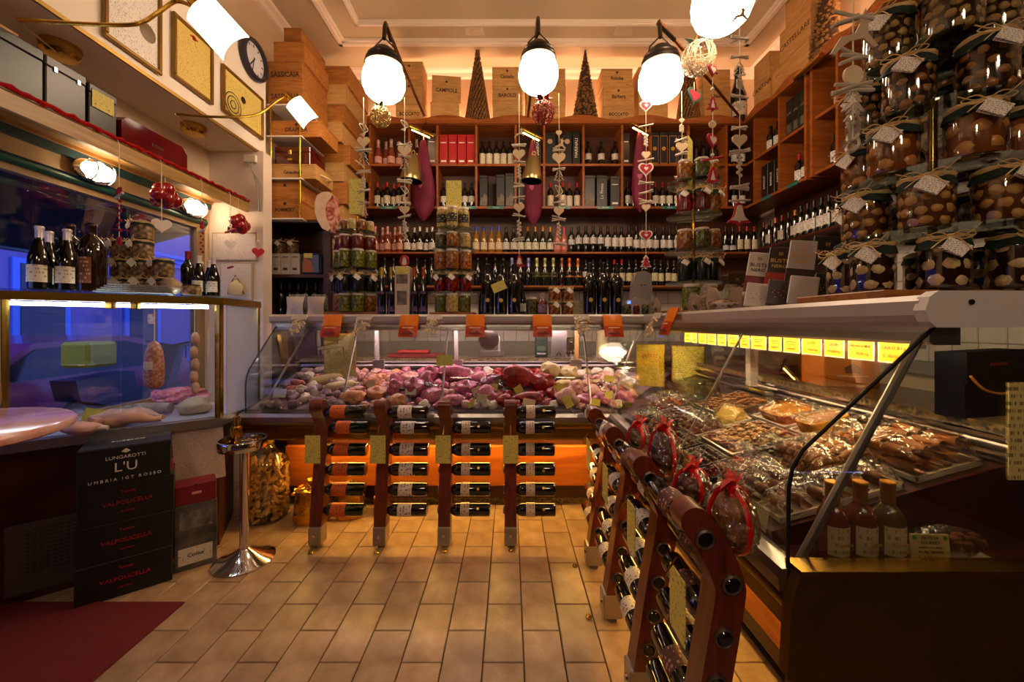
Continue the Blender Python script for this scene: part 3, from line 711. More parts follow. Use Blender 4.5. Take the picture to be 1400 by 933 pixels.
GL = {
    'black': mat('bottle_black', '#0c0a08', 0.06, spec=0.6, coat=.5), 'green': mat('bottle_green', '#141a08', 0.06, spec=.6, coat=.5),
    'brown': mat('bottle_brown', '#1e0c04', 0.06, spec=.6, coat=.5), 'gold': mat('bottle_gold', '#8a5c18', 0.06, spec=.6, coat=.5),
    'rose': mat('bottle_rose', '#7a3020', 0.07, spec=.6, coat=.5), 'amber': mat('bottle_amber', '#6a2408', 0.05, spec=.6, coat=.6),
    'olive': mat('bottle_olive', '#5a4010', 0.05, spec=.6, coat=.6), 'pinkwine': mat('bottle_pinkwine', '#b06058', 0.07, coat=.5)}
def capm(c, metal=.35): return mat('foil_' + c, c, .35, metal=metal)
def labm(c, ink='#2a2420', **k): return paper('label_' + c + ink, c, ink, k.get('lines', 60), k.get('words', 60), k.get('cover', .45))
def bottle(kind, glass, cap, lab, loc, rotz=0.0, s=1.0, label='', group=None, R=None, cat='wine bottle', neck=None, z=None, arc=1.25, name='wine_bottle'):
    p = bottle_prof(kind); g = GL[glass]
    me = cached(('b', kind, glass), lambda: MB().lathe(p, 18).mesh('bottle_glass', g))
    o = place(name, me, None, loc, (0, 0, rotz), scale=s if s != 1.0 else None, label=label, cat=cat, group=group)
    if R is not None: o.rotation_euler = R.to_euler()
    if cap:
        z0, z1 = CAPR[kind]
        def f():
            zs = [z0] + [z_ for r, z_ in p if z0 < z_ < z1] + [z1 - .0005]
            pr = [(prof_r(p, q) + .0007, q) for q in zs]; pr += [(0, z1 + .0006)]
            return MB().lathe(pr, 14, cap=False).mesh('capsule', capm(cap))
        place('capsule', cached(('c', kind, cap), f), o)
    if lab:
        z0, z1 = z or LABZ[kind]
        lm = labm(*lab) if isinstance(lab, tuple) else labm(lab)
        def f2():
            r0 = prof_r(p, z0) + .0006; r1 = prof_r(p, z1) + .0006
            return MB().lathe([(r0, z0), (r1, z1)], 14, a0=-PI / 2 - arc, a1=-PI / 2 + arc, cap=False).mesh('label', lm)
        place('label', cached(('l', kind, lm.name, z0, z1, arc), f2), o)
    return o
STOPM = mat('foot_steel', '#a8a09a', .35, metal=.9)
def yellow_sign(parent, w_, h_, loc, rot=(0, 0, 0), key='a', name='price_card'):
    return MB().box(-w_ / 2, w_ / 2, -.0015, .0015, -h_ / 2, h_ / 2).build(name, paper('yellow_card_' + key, '#dccd66', '#5a4c1c', 85, 55, .42), parent, loc, rot)
ORD = ['first', 'second', 'third', 'fourth']
ROWN = ['topmost of six', 'second from the top', 'third from the top', 'fourth from the top', 'second from the floor', 'lowest of six']
def make_rack(i, right):
    """right=False: stands before the meat counter, bottles point left; right=True: before the pastry counter"""
    if right:
        y = 2.066 - .3665 * i; loc = (.44, y, 0); M3 = Matrix.Identity(4)
        nm = 'wooden bottle rack before the pastry counter, %s from the meat counter' % ORD[i]
    else:
        x = xY((437, 523, 609, 698)[i], 2.28); loc = (x, 2.26, 0)
        M3 = Matrix.Rotation(PI / 2, 4, 'Z')
        nm = 'wooden bottle rack before the meat counter, %s from the round cork jar' % ORD[i]
    # local frame: +x towards counter, bottles along y (necks at -y for right row, at +y (screen left) for far row)
    th = thing('bottle_rack', nm, 'wine rack', loc, (0, 0, 0 if right else PI / 2), group=None)
    me = cached('rackplank', rack_mesh)
    place('plank', me, th)
    MB().box(-.045, .036, -.036, .036, .022, .125, bev=.004).build('steel_shoe', STOPM, th)
    MB().lathe([(0, 0), (.024, 0), (.026, .006), (.012, .012), (.010, .024)], 14).build('levelling_foot', STOPM, th, loc=(-.002, 0, 0))
    MB().lathe([(0, 0), (.011, 0), (.009, .006), (0, .008)], 8).build('bolt', CHROME, th, loc=(-.045, 0, .078), rot=(0, -PI / 2, 0))
    sgn = -1 if right else 1
    for (hx_, hz) in HOLES:
        ring = cached('ring', lambda: MB().lathe([(.021, 0), (.024, .0), (.024, .006), (.0195, .009), (.0175, .006), (.0175, 0)], 16, cap=False).mesh('neck_ring', mat('ring_grey', '#6a5a50', .35, metal=.7)))
        place('neck_ring', ring, th, (hx_, sgn * .034, hz), (-sgn * PI / 2, 0, 0))
    sg = yellow_sign(th, .085, .155, (-.062, 0, .57) if not right else (-.03, 0, .585), (0, .06, 0) if False else (0, 0, -PI / 2), key='r', name='price_card')
    MB().tube([(-.03, 0, .70), (-.058, 0, .66), (-.062, 0, .645)], .0025, 6).build('card_wire', BRASS, th)
    if i == 3 and right: MB().tube([(.05, 0, .36), (.273, 0, .36)], .012, 8).build('tie_bar', BLACKM, th)
    return th, loc
for i in range(4):
    th, loc = make_rack(i, False)
    styles = [('bordeaux', 'green', None, ('#cf5c14', '#7a2a06')), ('bordeaux', 'brown', None, ('#d9c8be', '#201814')), ('bordeaux', 'black', None, ('#cdb4a4', '#6a5448')), ('bordeaux', 'black', None, ('#cdb4a4', '#6a5448'))][i]
    lb = ['orange-labelled wine bottle in the first rack by the cork jar', 'wine bottle with black stroke label in its rack',
          'black bottle in the third rack from the cork jar', 'black bottle in the fourth rack from the cork jar'][i]
    for k, (hx_, hz) in enumerate(HOLES):
        if i == 2 and k == 0: continue
        # base to the right, neck through the plank to the left
        o = bottle(styles[0], styles[1], styles[2], styles[3], (loc[0] + .258 + random.uniform(0, .003), loc[1] + hx_, hz), R=Matrix.Rotation(-PI / 2, 3, 'Y') @ Matrix.Rotation(random.uniform(-.3, .3) + .3, 3, 'Z'),
                   label=lb + ', ' + ROWN[k], group='bottles in meat counter rack %d' % (i + 1), z=(.10, .185) if i == 0 else (.085, .165) if i == 1 else (.12, .17), arc=1.5)
        if i == 1:
            def vst(): return MB().prism([(.002, -.003), (.022, .001), (.022, .005), (.002, .001)], 0, .001).mesh('stroke', BLACKINK)
            place('stroke', cached('vst', vst), o, (-.012, -.0390, .125), (0, PI / 2 - .2, 0))
        if i >= 2:
            place('gold_seal', cached('seal', lambda: MB().lathe([(0, .001), (.008, .001), (.008, 0)], 12, cap=False).mesh('gold_seal', GOLDINK)), o, (0, -.0376, .07), (PI / 2, 0, 0))
for i in range(4):
    th, loc = make_rack(i, True)
    lb = ['bottle in pastry-side rack next to the meat counter', 'bottle in second pastry-side rack from the meat counter',
          'bottle in third pastry-side rack from the meat counter', 'dark-labelled bottle in fourth pastry-side rack'][i]
    stl = [('#cdbcb0', '#5a3a30'), ('#d8ccc4', '#5a4a40'), ('#d8ccc4', '#5a4a40'), ('#4a1c18', '#c88a78')][i]
    for k, (hx_, hz) in enumerate(HOLES):
        st = stl
        if i == 2 and k == 0: st = ('#5a3030', '#b08078')
        if i == 3 and k == 0: continue_ = False
        bottle('bordeaux', 'black', None, st, (loc[0] + hx_, loc[1] + .258 + random.uniform(0, .003), hz), R=Matrix.Rotation(PI / 2, 3, 'X') @ Matrix.Rotation(-2.0 + random.uniform(-.2, .2) - .5, 3, 'Z'),
               label=lb + ', ' + ROWN[k], group='bottles in pastry counter rack %d' % (i + 1), arc=1.6, z=(.09, .16))
# brass studs in the floor at each rack
for i, (px, py) in enumerate(((425, 757), (515, 757), (608, 755), (698, 754), (786, 775), (805, 845))):
    q = atZ(px, py, 0)
    o = MB().lathe([(0.013, 0), (.013, .006), (.007, .012), (0, .013)], 12).build('floor_stud', BRASS, None, loc=(q.x, q.y, 0))
    tag(o, 'small brass stud set in the floor in front of a bottle rack', 'stud', 'brass floor studs')
# ================================================================ lamps
LAMPM = mat('lamp_pewter', '#4a423c', .3, metal=.9)
BRONZE = mat('lamp_bronze', '#8a5a2c', .3, metal=.9)
def globe_lamp(px, py, Y, wpx, label, arm_end=None, tilt=0.0):
    """py = middle of the opal bell; arm_end = world point on the cabinets"""
    c = P(px, py, Y); r = abs(wpx * Y) / F / 2
    if Y < 0: c = Vector((px, -1.1, 2.85)); r = .17  # added fill lamps hang at a set spot behind the camera
    t = thing('pendant_lamp', label, 'lamp', (c.x, c.y, c.z - r * .9))
    Mt = Matrix.Rotation(tilt, 4, 'Y')
    op = [(0, -.02), (.30, 0), (.62, .10), (.86, .32), (.985, .64), (1.0, .90), (.96, 1.2), (.86, 1.46), (.76, 1.58)]
    MB().lathe([(a * r, b * r) for a, b in op], 32, M=Mt).build('opal_bell', OPAL, t)
    cp = [(.80, 1.54), (.90, 1.56), (.91, 1.64), (.82, 1.68), (.87, 1.74), (.86, 1.84), (.77, 1.88), (.81, 1.94), (.78, 2.03), (.66, 2.10), (.58, 2.24), (.36, 2.44), (.13, 2.53), (.10, 2.60), (0, 2.62)]
    MB().lathe([(a * r, b * r) for a, b in cp], 28, M=Mt).build('metal_cap', LAMPM, t)
    top = Mt @ Vector((0, 0, 2.58 * r))
    pts = [top + Vector((r * .55 * math.sin(a), 0, r * .55 * (1 - math.cos(a)) - r * .25)) for a in [k * PI / 8 for k in range(-4, 5)]]
    MB().tube([Vector((-.6 * r, 0, 2.05 * r)), Vector((-.5 * r, 0, 2.5 * r)), Vector((0, 0, 3.0 * r)), Vector((.5 * r, 0, 2.5 * r)), Vector((.6 * r, 0, 2.05 * r))], .006, 6).build('bail', LAMPM, t)
    if arm_end is not None:
        e = Vector(arm_end) - Vector(t.location); s0 = Vector((0, 0, 3.0 * r))
        MB().tube([s0 + Vector((0, 0, -.01)), s0 + Vector((0, .02, .10)), s0 + Vector((0, .05, .13)), s0 * 1.0 + (e - s0) * .12 + Vector((0, 0, .08))], .016, 8).build('knuckle', LAMPM, t)
        MB().tube([s0 + Vector((0, .03, .13)), s0 + (e - s0) * .5 + Vector((0, 0, .05)), e], .014, 8).build('arm', BRONZE, t)
    else:
        MB().tube([Vector((0, 0, 3.0 * r)), Vector((0, 0, ZC - t.location.z))], .008, 8).build('rod', LAMPM, t)
    return t, c, r
lampA = globe_lamp(525, 111, 2.90, 57, 'glowing opal bell lamp on a swing arm near the stacked wine crates', P(580, 158, YC - .02))
lampB = globe_lamp(736, 101, 2.90, 54, 'glowing opal bell lamp at the middle of the cabinets, with red ball below', P(722, 160, YC - .02))
lampC = globe_lamp(903, 110, 2.90, 58, 'glowing opal bell lamp beside the large wire ball in the corner', P(1016, 165, YC - .03))
lampD = globe_lamp(987, 4, 2.25, 78, 'glowing opal bell lamp hanging highest, above the pastry counter')
globe_lamp(.9, 0, -1, 60, 'glowing opal bell lamp on a rod by the entrance, pastry side'); globe_lamp(-.8, 0, -1, 60, 'glowing opal bell lamp on a rod by the entrance, window side')  # two unseen lamps, added to brighten surfaces that face the camera
# uplight tubes on top of the cabinets, behind the crates
for x0, x1, lb in ((-1.75, .35, 'left half'), (.42, 2.6, 'right half')):
    o = MB().tube([(x0, YB - .10, ZT + .10), (x1, YB - .10, ZT + .10)], .02, 8).build('uplight_tube', TUBEU)
    tag(o, 'warm light tube hidden behind the crates on the rear cabinet, %s' % lb, 'light')
    o.parent = None
brk = MB()
shp = MB().box(-1.8, 2.9, YC + .315, YB, ZT + .02, ZT + .05).build('cabinet_deck', OAKH, cabB)
o = MB().tube([(XR - .045, 1.7, ZT + .10), (XR - .045, 4.3, ZT + .10)], .02, 8).build('uplight_tube', TUBEU)
tag(o, 'warm light tube hidden behind the crates on the right-hand cabinet', 'light')
MB().box(XC + .335, XR, YR0, YC + .3, ZT + .02, ZT + .05).build('cabinet_deck', OAKH, cabR)
# brass picture lights under the cornice
PICM = mat('picture_bulb', '#fff0d0', .3, emit=L_PIC, ecol='#ffb860')
def picture_light(px, py, label, rz=0.35, Y=4.28):
    c = P(px, py, Y); t = thing('picture_light', label, 'lamp', c, (0, 0.28, rz))
    MB().lathe([(.0, -.13), (.024, -.13), (.026, -.12), (.026, .12), (.024, .13), (0, .13)], 16, M=Matrix.Rotation(PI / 2, 4, 'Y')).build('brass_hood', BRASS, t)
    MB().box(-.10, .10, -.010, .010, -.0275, -.020).build('bulb', PICM, t)
    MB().tube([(0, .01, .02), (0, .06, .07), (0, .10, .10)], .007, 8).build('arm', BRASS, t)
    return t
picture_light(576, 180, 'brass picture light above the first magenta ham bag')
picture_light(727, 184, 'brass picture light beneath the red beaded ball')
picture_light(876, 177, 'brass picture light above the ham bag by the red hearts')
c = atX(1105, 92, 2.56)
t = thing('picture_light', 'brass picture light on the right-hand cabinet cornice', 'lamp', c, (0.3, 0, PI / 2))
MB().lathe([(.0, -.15), (.026, -.15), (.028, -.14), (.028, .14), (.026, .15), (0, .15)], 16, M=Matrix.Rotation(PI / 2, 4, 'Y')).build('brass_hood', BRASS, t)
MB().tube([(.06, 0, .02), (.06, -.05, .06), (.06, -.09, .02)], .007, 8).build('arm', BRASS, t)
# wall lamps with white shades on the soffit
SHADE = mat('shade_lit', '#fff6ec', .5, emit=L_SHADE, ecol='#ffe6c8')
def wall_lamp(base, pts, sc, sdir, sl, sr, label):
    t = thing('wall_lamp', label, 'lamp', base)
    B = Vector(base); sd = Vector(sdir).normalized()
    MB().lathe([(0, 0), (.075, 0), (.078, -.01), (.07, -.03), (.075, -.045), (.06, -.06), (0, -.062)], 28).build('brass_rose', BRASS, t)
    MB().tube([Vector((0, 0, -.05)), Vector(pts[0]) - B], .004, 6).build('link_rod', BRASS, t)
    MB().tube([Vector(p) - B for p in pts], .008, 8).build('arm', BRASS, t)
    yv = Vector((0, 1, 0)); yv = (yv - sd * yv.dot(sd)).normalized(); xv = yv.cross(sd)
    M = Matrix.Translation(Vector(sc) - B) @ Matrix((xv, yv, sd)).transposed().to_4x4()
    MB().lathe([(0, -.075), (.018, -.075), (.022, -.06), (.022, .0), (0, .0)], 14, M=M).build('socket', BRASS, t)
    MB().lathe([(sr * 1.3, 0), (sr * 1.35, sl), (sr * 1.35 - .003, sl), (sr * 1.3 - .003, 0), (sr * 1.3, 0)], 16, M=M @ Matrix.Translation((0, sr * .7, 0)), cap=False, a0=-PI / 2 - .85, a1=-PI / 2 + .85).build('shade', SHADE, t)
    MB().ico((0, 0, 0), .03, 2, M=M @ Matrix.Translation((0, 0, .06))).build('bulb', OPAL, t)
def spline(pts, n=6):
    pts = [Vector(p) for p in pts]; o = []
    for i in range(len(pts) - 1):
        a = pts[max(i - 1, 0)]; b = pts[i]; c_ = pts[i + 1]; d = pts[min(i + 2, len(pts) - 1)]
        for k in range(n):
            t = k / n; o.append(.5 * ((2 * b) + (c_ - a) * t + (2 * a - 5 * b + 4 * c_ - d) * t * t + (3 * b - a - 3 * c_ + d) * t ** 3))
    return o + [pts[-1]]
bA = atZ(83, 62, 2.66); bB = atZ(265, 172, 2.66)
wall_lamp(bB, spline([P(240, 156, 2.36), P(300, 160, 2.48), P(350, 157, 2.66), P(380, 137, 2.82), P(394, 131, 2.9)]), P(402, 140, 2.9), (.5, .12, -.62), .185, .068, 'brass wall lamp with lit white shade next to the stacked crates')
wall_lamp(bA, spline([P(24, 27, 1.58), P(120, 33, 1.62), P(185, 33, 1.65), P(215, 18, 1.68), P(240, 2, 1.7), P(262, 8, 1.7)]), P(276, 14, 1.7), (.55, .1, -.62), .21, .075, 'brass wall lamp with lit white shade over the parchment diplomas')
# bulkhead lamps on the window band
BULK = mat('bulkhead_lit', '#fff4e2', .3, emit=L_BULK, ecol='#ffe2b4')
for px, py, lb in ((142, 235, 'oval caged bulkhead lamp above the dried mushroom jars'), (273, 280, 'oval caged bulkhead lamp beside the red glass apples')):
    q = atX(px, py, -2.34); t = thing('bulkhead_lamp', lb, 'lamp', (XL + .012, q.y, 2.145), (0, PI / 2, 0))
    Ms = Matrix.Diagonal((.55, 1, 1, 1))
    MB().lathe([(0, 0), (.115, 0), (.118, .02), (.10, .03), (0, .03)], 28, M=Ms).build('base', CHROME, t)
    MB().lathe([(.09, .03), (.085, .055), (.05, .075), (0, .08)], 24, M=Ms).build('lens', BULK, t)
    for yy in (-.05, 0, .05): MB().tube([Vector((.062 * math.cos(a), yy, .03 + .06 * math.sin(a))) for a in [k * PI / 8 for k in range(9)]], .004, 6).build('cage_wire', CHROME, t)

# ================================================================ soffit: framed diplomas, clock
GILT = mat('gilt_frame', '#8a6428', .35, metal=.6)
def framed(px0, px1, z0, z1, colr, ink, label, deco=None):
    y0, y1 = yX(px0, -2.04), yX(px1, -2.04)
    w_, h_ = (y1 - y0), z1 - z0
    t = thing('framed_diploma', label, 'framed picture', (-2.036, (y0 + y1) / 2, (z0 + z1) / 2), (0, 0, PI / 2))
    # local x runs along +y of the room, picture faces -y local = +x room
    mb = MB(); f = .022
    mb.box(-w_ / 2, w_ / 2, -.022, -.001, h_ / 2 - f, h_ / 2, bev=.004); mb.box(-w_ / 2, w_ / 2, -.022, -.001, -h_ / 2, -h_ / 2 + f, bev=.004)
    mb.box(-w_ / 2, -w_ / 2 + f, -.022, -.001, -h_ / 2 + f, h_ / 2 - f, bev=.004); mb.box(w_ / 2 - f, w_ / 2, -.022, -.001, -h_ / 2 + f, h_ / 2 - f, bev=.004)
    mb.build('frame', GILT, t)
    MB().box(-w_ / 2 + f, w_ / 2 - f, -.010, -.004, -h_ / 2 + f, h_ / 2 - f).build('sheet', paper('sheet_' + colr, colr, ink, 75, 60, .42, zmax=.12), t)
    if deco == 'seal': MB().lathe([(0, .003), (.045, .003), (.05, 0)], 20, M=Matrix.Translation((w_ * .24, -.011, -h_ * .18)) @ Matrix.Rotation(PI / 2, 4, 'X')).build('seal', mat('seal_brown', '#7a6248', .5), t); 
    if deco == 'seal':
        mb = MB()
        for k in range(14): mb.tube([(-.09 + random.uniform(0, .16), -.0115, .04 + random.uniform(0, .2)) for q in range(4)], .0018, 4)
        mb.build('etching', mat('etch_ink', '#6a5c58', .7), t)
    if deco == 'cross': MB().box(-.012, .012, -.013, -.010, h_ * .33, h_ * .40).box(-.03, .03, -.013, -.010, h_ * .355, h_ * .375).build('cross', REDINK, t)
    if deco == 'wheel':
        for r_ in (.03, .06, .085): MB().lathe([(r_ - .006, .002), (r_, .002), (r_, 0)], 28, cap=False, M=Matrix.Translation((-w_ * .26, -.011, -h_ * .2)) @ Matrix.Rotation(PI / 2, 4, 'X')).build('emblem_ring', BLACKINK, t)
        MB().lathe([(0, .002), (.025, .002), (.025, 0)], 20, cap=False, M=Matrix.Translation((-w_ * .02, -.011, h_ * .08)) @ Matrix.Rotation(PI / 2, 4, 'X')).build('emblem_disc', BLACKINK, t)
framed(74, 118, 2.86, 3.4, '#b8a890', '#3a3028', 'dark framed engraving at the high end of the diploma row')
framed(137, 217, 2.71, 3.30, '#e6dcd4', '#8a7c74', 'tall gilt-framed white certificate with a brown seal', 'seal')
framed(233, 288, 2.76, 3.155, '#d8b860', '#8a6a2c', 'gilt-framed yellow parchment diploma headed by a small red cross', 'cross')
framed(301, 357, 2.775, 3.11, '#dcc068', '#8a6a2c', 'wide gilt-framed yellow certificate with a black wheel emblem', 'wheel')
yc = yX(344, -2.04)
ck = thing('wall_clock', 'round white wall clock with a dark rim beside the crates', 'clock', (-2.036, yc, zY(82, yc)), (0, PI / 2, 0))
MB().lathe([(.125, .0), (.155, .0), (.16, .02), (.15, .04), (.13, .045), (.125, .02)], 40, cap=False).build('rim', mat('clock_rim', '#2c2830', .35), ck)
MB().lathe([(0, .012), (.13, .012), (.13, 0)], 40).build('dial', mat('clock_dial', '#d8ccd0', .5), ck)
mb = MB()
for k in range(12): a = k * PI / 6; mb.box(-.004, .004, .098, .118, .0125, .014, M=Matrix.Rotation(a, 4, 'Z'))
mb.build('hour_marks', BLACKINK, ck)
for a, l, w_ in ((-2.2, .075, .004), (-1.75, .10, .003)): MB().box(-w_, w_, -.02, l, .0145, .017, M=Matrix.Rotation(a, 4, 'Z')).build('hand', BLACKINK, ck)
# socket box and cables under the soffit
sk = thing('junction_box', 'small white junction box with loose cables on the pier wall', 'socket', P(343, 218, 3.17), (0, 0, 0))
MB().box(-.05, .05, -.02, .008, -.03, .03, bev=.005).build('box', mat('plastic_ivory', '#d8c8b0', .4), sk)
for k in range(3): MB().tube(spline([(-.02 + .02 * k, -.012, -.03), (.03, -.03, -.10), (.05 + .02 * k, -.01, -.22), (.06 + .01 * k, 0, -.42)]), .004, 6).build('cable', mat('cable_grey', '#a89c94', .5), sk)

# ================================================================ boxes on the window ledge
def face_box(px0, px1, h_, colr, name, label, X=-2.13, depth=.22, rough=.35, z=2.27, text=None, slope=False):
    y0, y1 = yX(px0, X), yX(px1, X); w_ = y1 - y0
    t = thing(name, label, 'gift box', (X, (y0 + y1) / 2, z), (0, 0, PI / 2))
    m_ = mat('card_' + colr, colr, rough)
    MB().box(-w_ / 2 + .002, w_ / 2 - .002, 0, depth, 0, h_ * .8, bev=.004).build('box_body', m_, t)
    MB().box(-w_ / 2, w_ / 2, -.002, depth + .002, h_ * .8 + .001, h_, bev=.005).build('lid', m_, t)
    if text: place('lettering', text_mesh(text, .03, GOLDINK), t, (0, -.004, h_ * .4))
    return t, w_
bt, w_ = face_box(-40, 60, .245, '#171215', 'gift_box', 'broad charcoal gift box at the end of the window ledge')
bt, w_ = face_box(62, 118, .24, '#43373b', 'gift_box', 'grey satin gift box standing on the window ledge')
for k in (-1, 1): MB().box(-.006, .006, -.006, -.003, .0, .02).build('clasp', CHROME, bt, loc=(k * .05, 0, .18))
bt, w_ = face_box(121, 160, .225, '#1c1418', 'gift_box', 'black gift box with a torn yellow note on the window ledge')
MB().box(-.06, .05, -.006, -.003, .11, .20).build('note', paper('yellow_card_n', '#cdb95a', '#6a5420', 60, 60, .4), bt)
t = thing('gift_box', 'glossy dark red gift box lying on the window ledge', 'gift box', (-2.13, (yX(166, -2.13) + yX(256, -2.13)) / 2, 2.27), (0, 0, PI / 2))
w_ = yX(256, -2.13) - yX(166, -2.13)
MB().prism([(-w_ / 2, 0), (w_ / 2, 0), (w_ / 2, .11), (w_ / 2 - .04, .15), (-w_ / 2 + .03, .15), (-w_ / 2, .12)], 0, .2).build('box_body', mat('lacquer_red', '#5c0a12', .12, coat=.6), t)
MB().box(-.04, .04, -.006, 0, .055, .075, bev=.002).build('clasp', CHROME, t)
o = MB().box(-.10, .10, -.12, .12, 0, .03, bev=.004).build('wood_block', CRATE2, None, loc=(-2.26, 1.62, 2.27 + .245))
tag(o, 'small pine block lying on top of the charcoal gift box', 'box')

# ================================================================ bottles and jars on the window case
ZL = 1.430
def on_case(px, py_base=None, Y=None):      # a spot on the glass top
    return atZ(px, py_base, ZL)
for px, py, Y, lb in ((54, 400, 1.86, 'white-capped wine bottle with flowered label, first on the window case'), (92, 400, 1.92, 'white-capped wine bottle with flowered label beside the dark ones')):
    bottle('burgundy', 'black', '#d8ccd0', ('#d8ccb4', '#8a7040'), (xY(px, Y), Y, ZL), label=lb, arc=1.5, s=1.0, group='flower label bottles on window case')
bottle('burgundy', 'black', '#d8ccd0', ('#d8ccb4', '#8a7040'), (xY(67, 1.965), 1.965, ZL), label='white-capped wine bottle standing behind the two flower-label ones', s=1.0)
for px, Y, s_, lb in ((95, 2.08, 1.22, 'tall black bottle with red neck band behind the flower-label bottles'), (125, 2.07, 1.22, 'tall black bottle with red emblem and red neck band by the mushroom jars')):
    b_ = bottle('jug', 'brown', '#2a0c08', ('#7a3a20', '#d8a060'), (xY(px, Y), Y, ZL), label=lb, s=s_, arc=.8)
    MB().lathe([(.0175, .248), (.0172, .262)], 14, cap=False).build('neck_band', mat('band_red', '#c02a12', .4), b_)
for px, Y, cp, lb in ((257, 2.42, '#8a1a12', 'slim dark bottle with red neck by the newspapers'), (272, 2.32, '#d0c4c0', 'short white-capped bottle with flower label by the newspapers'), (286, 2.50, '#d0c4c0', 'white-capped bottle in the rear pair by the side glass'), (292, 2.36, '#d0c4c0', 'white-capped bottle with flower label at the case corner')):
    bottle('burgundy' if px > 260 else 'bordeaux', 'black', cp, ('#d8ccb4', '#8a7040') if px > 260 else None, (xY(px, Y), Y, ZL), label=lb, s=.80 if px > 260 else .95)

# ---------------------------------------------------------------- jars
def jar_mats():
    return dict(
        green=mat('fill_green', '#7d7a1e', .25, kind='vor', col2='#3e4208', vscale=60), red=mat('fill_red', '#7a1c0c', .25, kind='vor', col2='#3c0a04', vscale=45),
        redbright=mat('fill_tomato', '#9c1810', .2, kind='vor', col2='#4a0604', vscale=40), amber=mat('fill_amber', '#a8681c', .25, kind='vor', col2='#5a2a08', vscale=45),
        mix=mat('fill_mixed', '#b87a28', .25, kind='vor', col2='#702010', vscale=55), cream=mat('fill_cream', '#c9b070', .3, kind='vor', col2='#94742c', vscale=70),
        dark=mat('fill_dark', '#20220c', .2, kind='vor', col2='#0c0e06', vscale=50), mush=mat('fill_mushroom', '#b08a58', .4, kind='vor', col2='#3c2414', vscale=45),
        olive=mat('fill_olive', '#5e5a18', .25, kind='vor', col2='#23260a', vscale=60))
JF = jar_mats()
LIDW = mat('lid_white', '#d8c8b8', .35); LIDG = mat('lid_gold', '#b08a40', .3, metal=.7); LIDB = mat('lid_black', '#15120e', .4)
CLOTH = mat('cover_cloth', '#12261e', .85, bump=.3, bscale=200); RAFF = mat('raffia', '#d8b680', .7); TAGP = paper('tag_print', '#e2d6cc', '#3a3438', 190, 110, .5)
JGL = glassy('jar_glass', '#fdfbf6', .10, .03, .7)
def jar_prof(r, h): return [(r * .85, 0), (r * .97, h * .03), (r, h * .09), (r, h * .74), (r * .95, h * .82), (r * .82, h * .87), (r * .82, h * .94)]
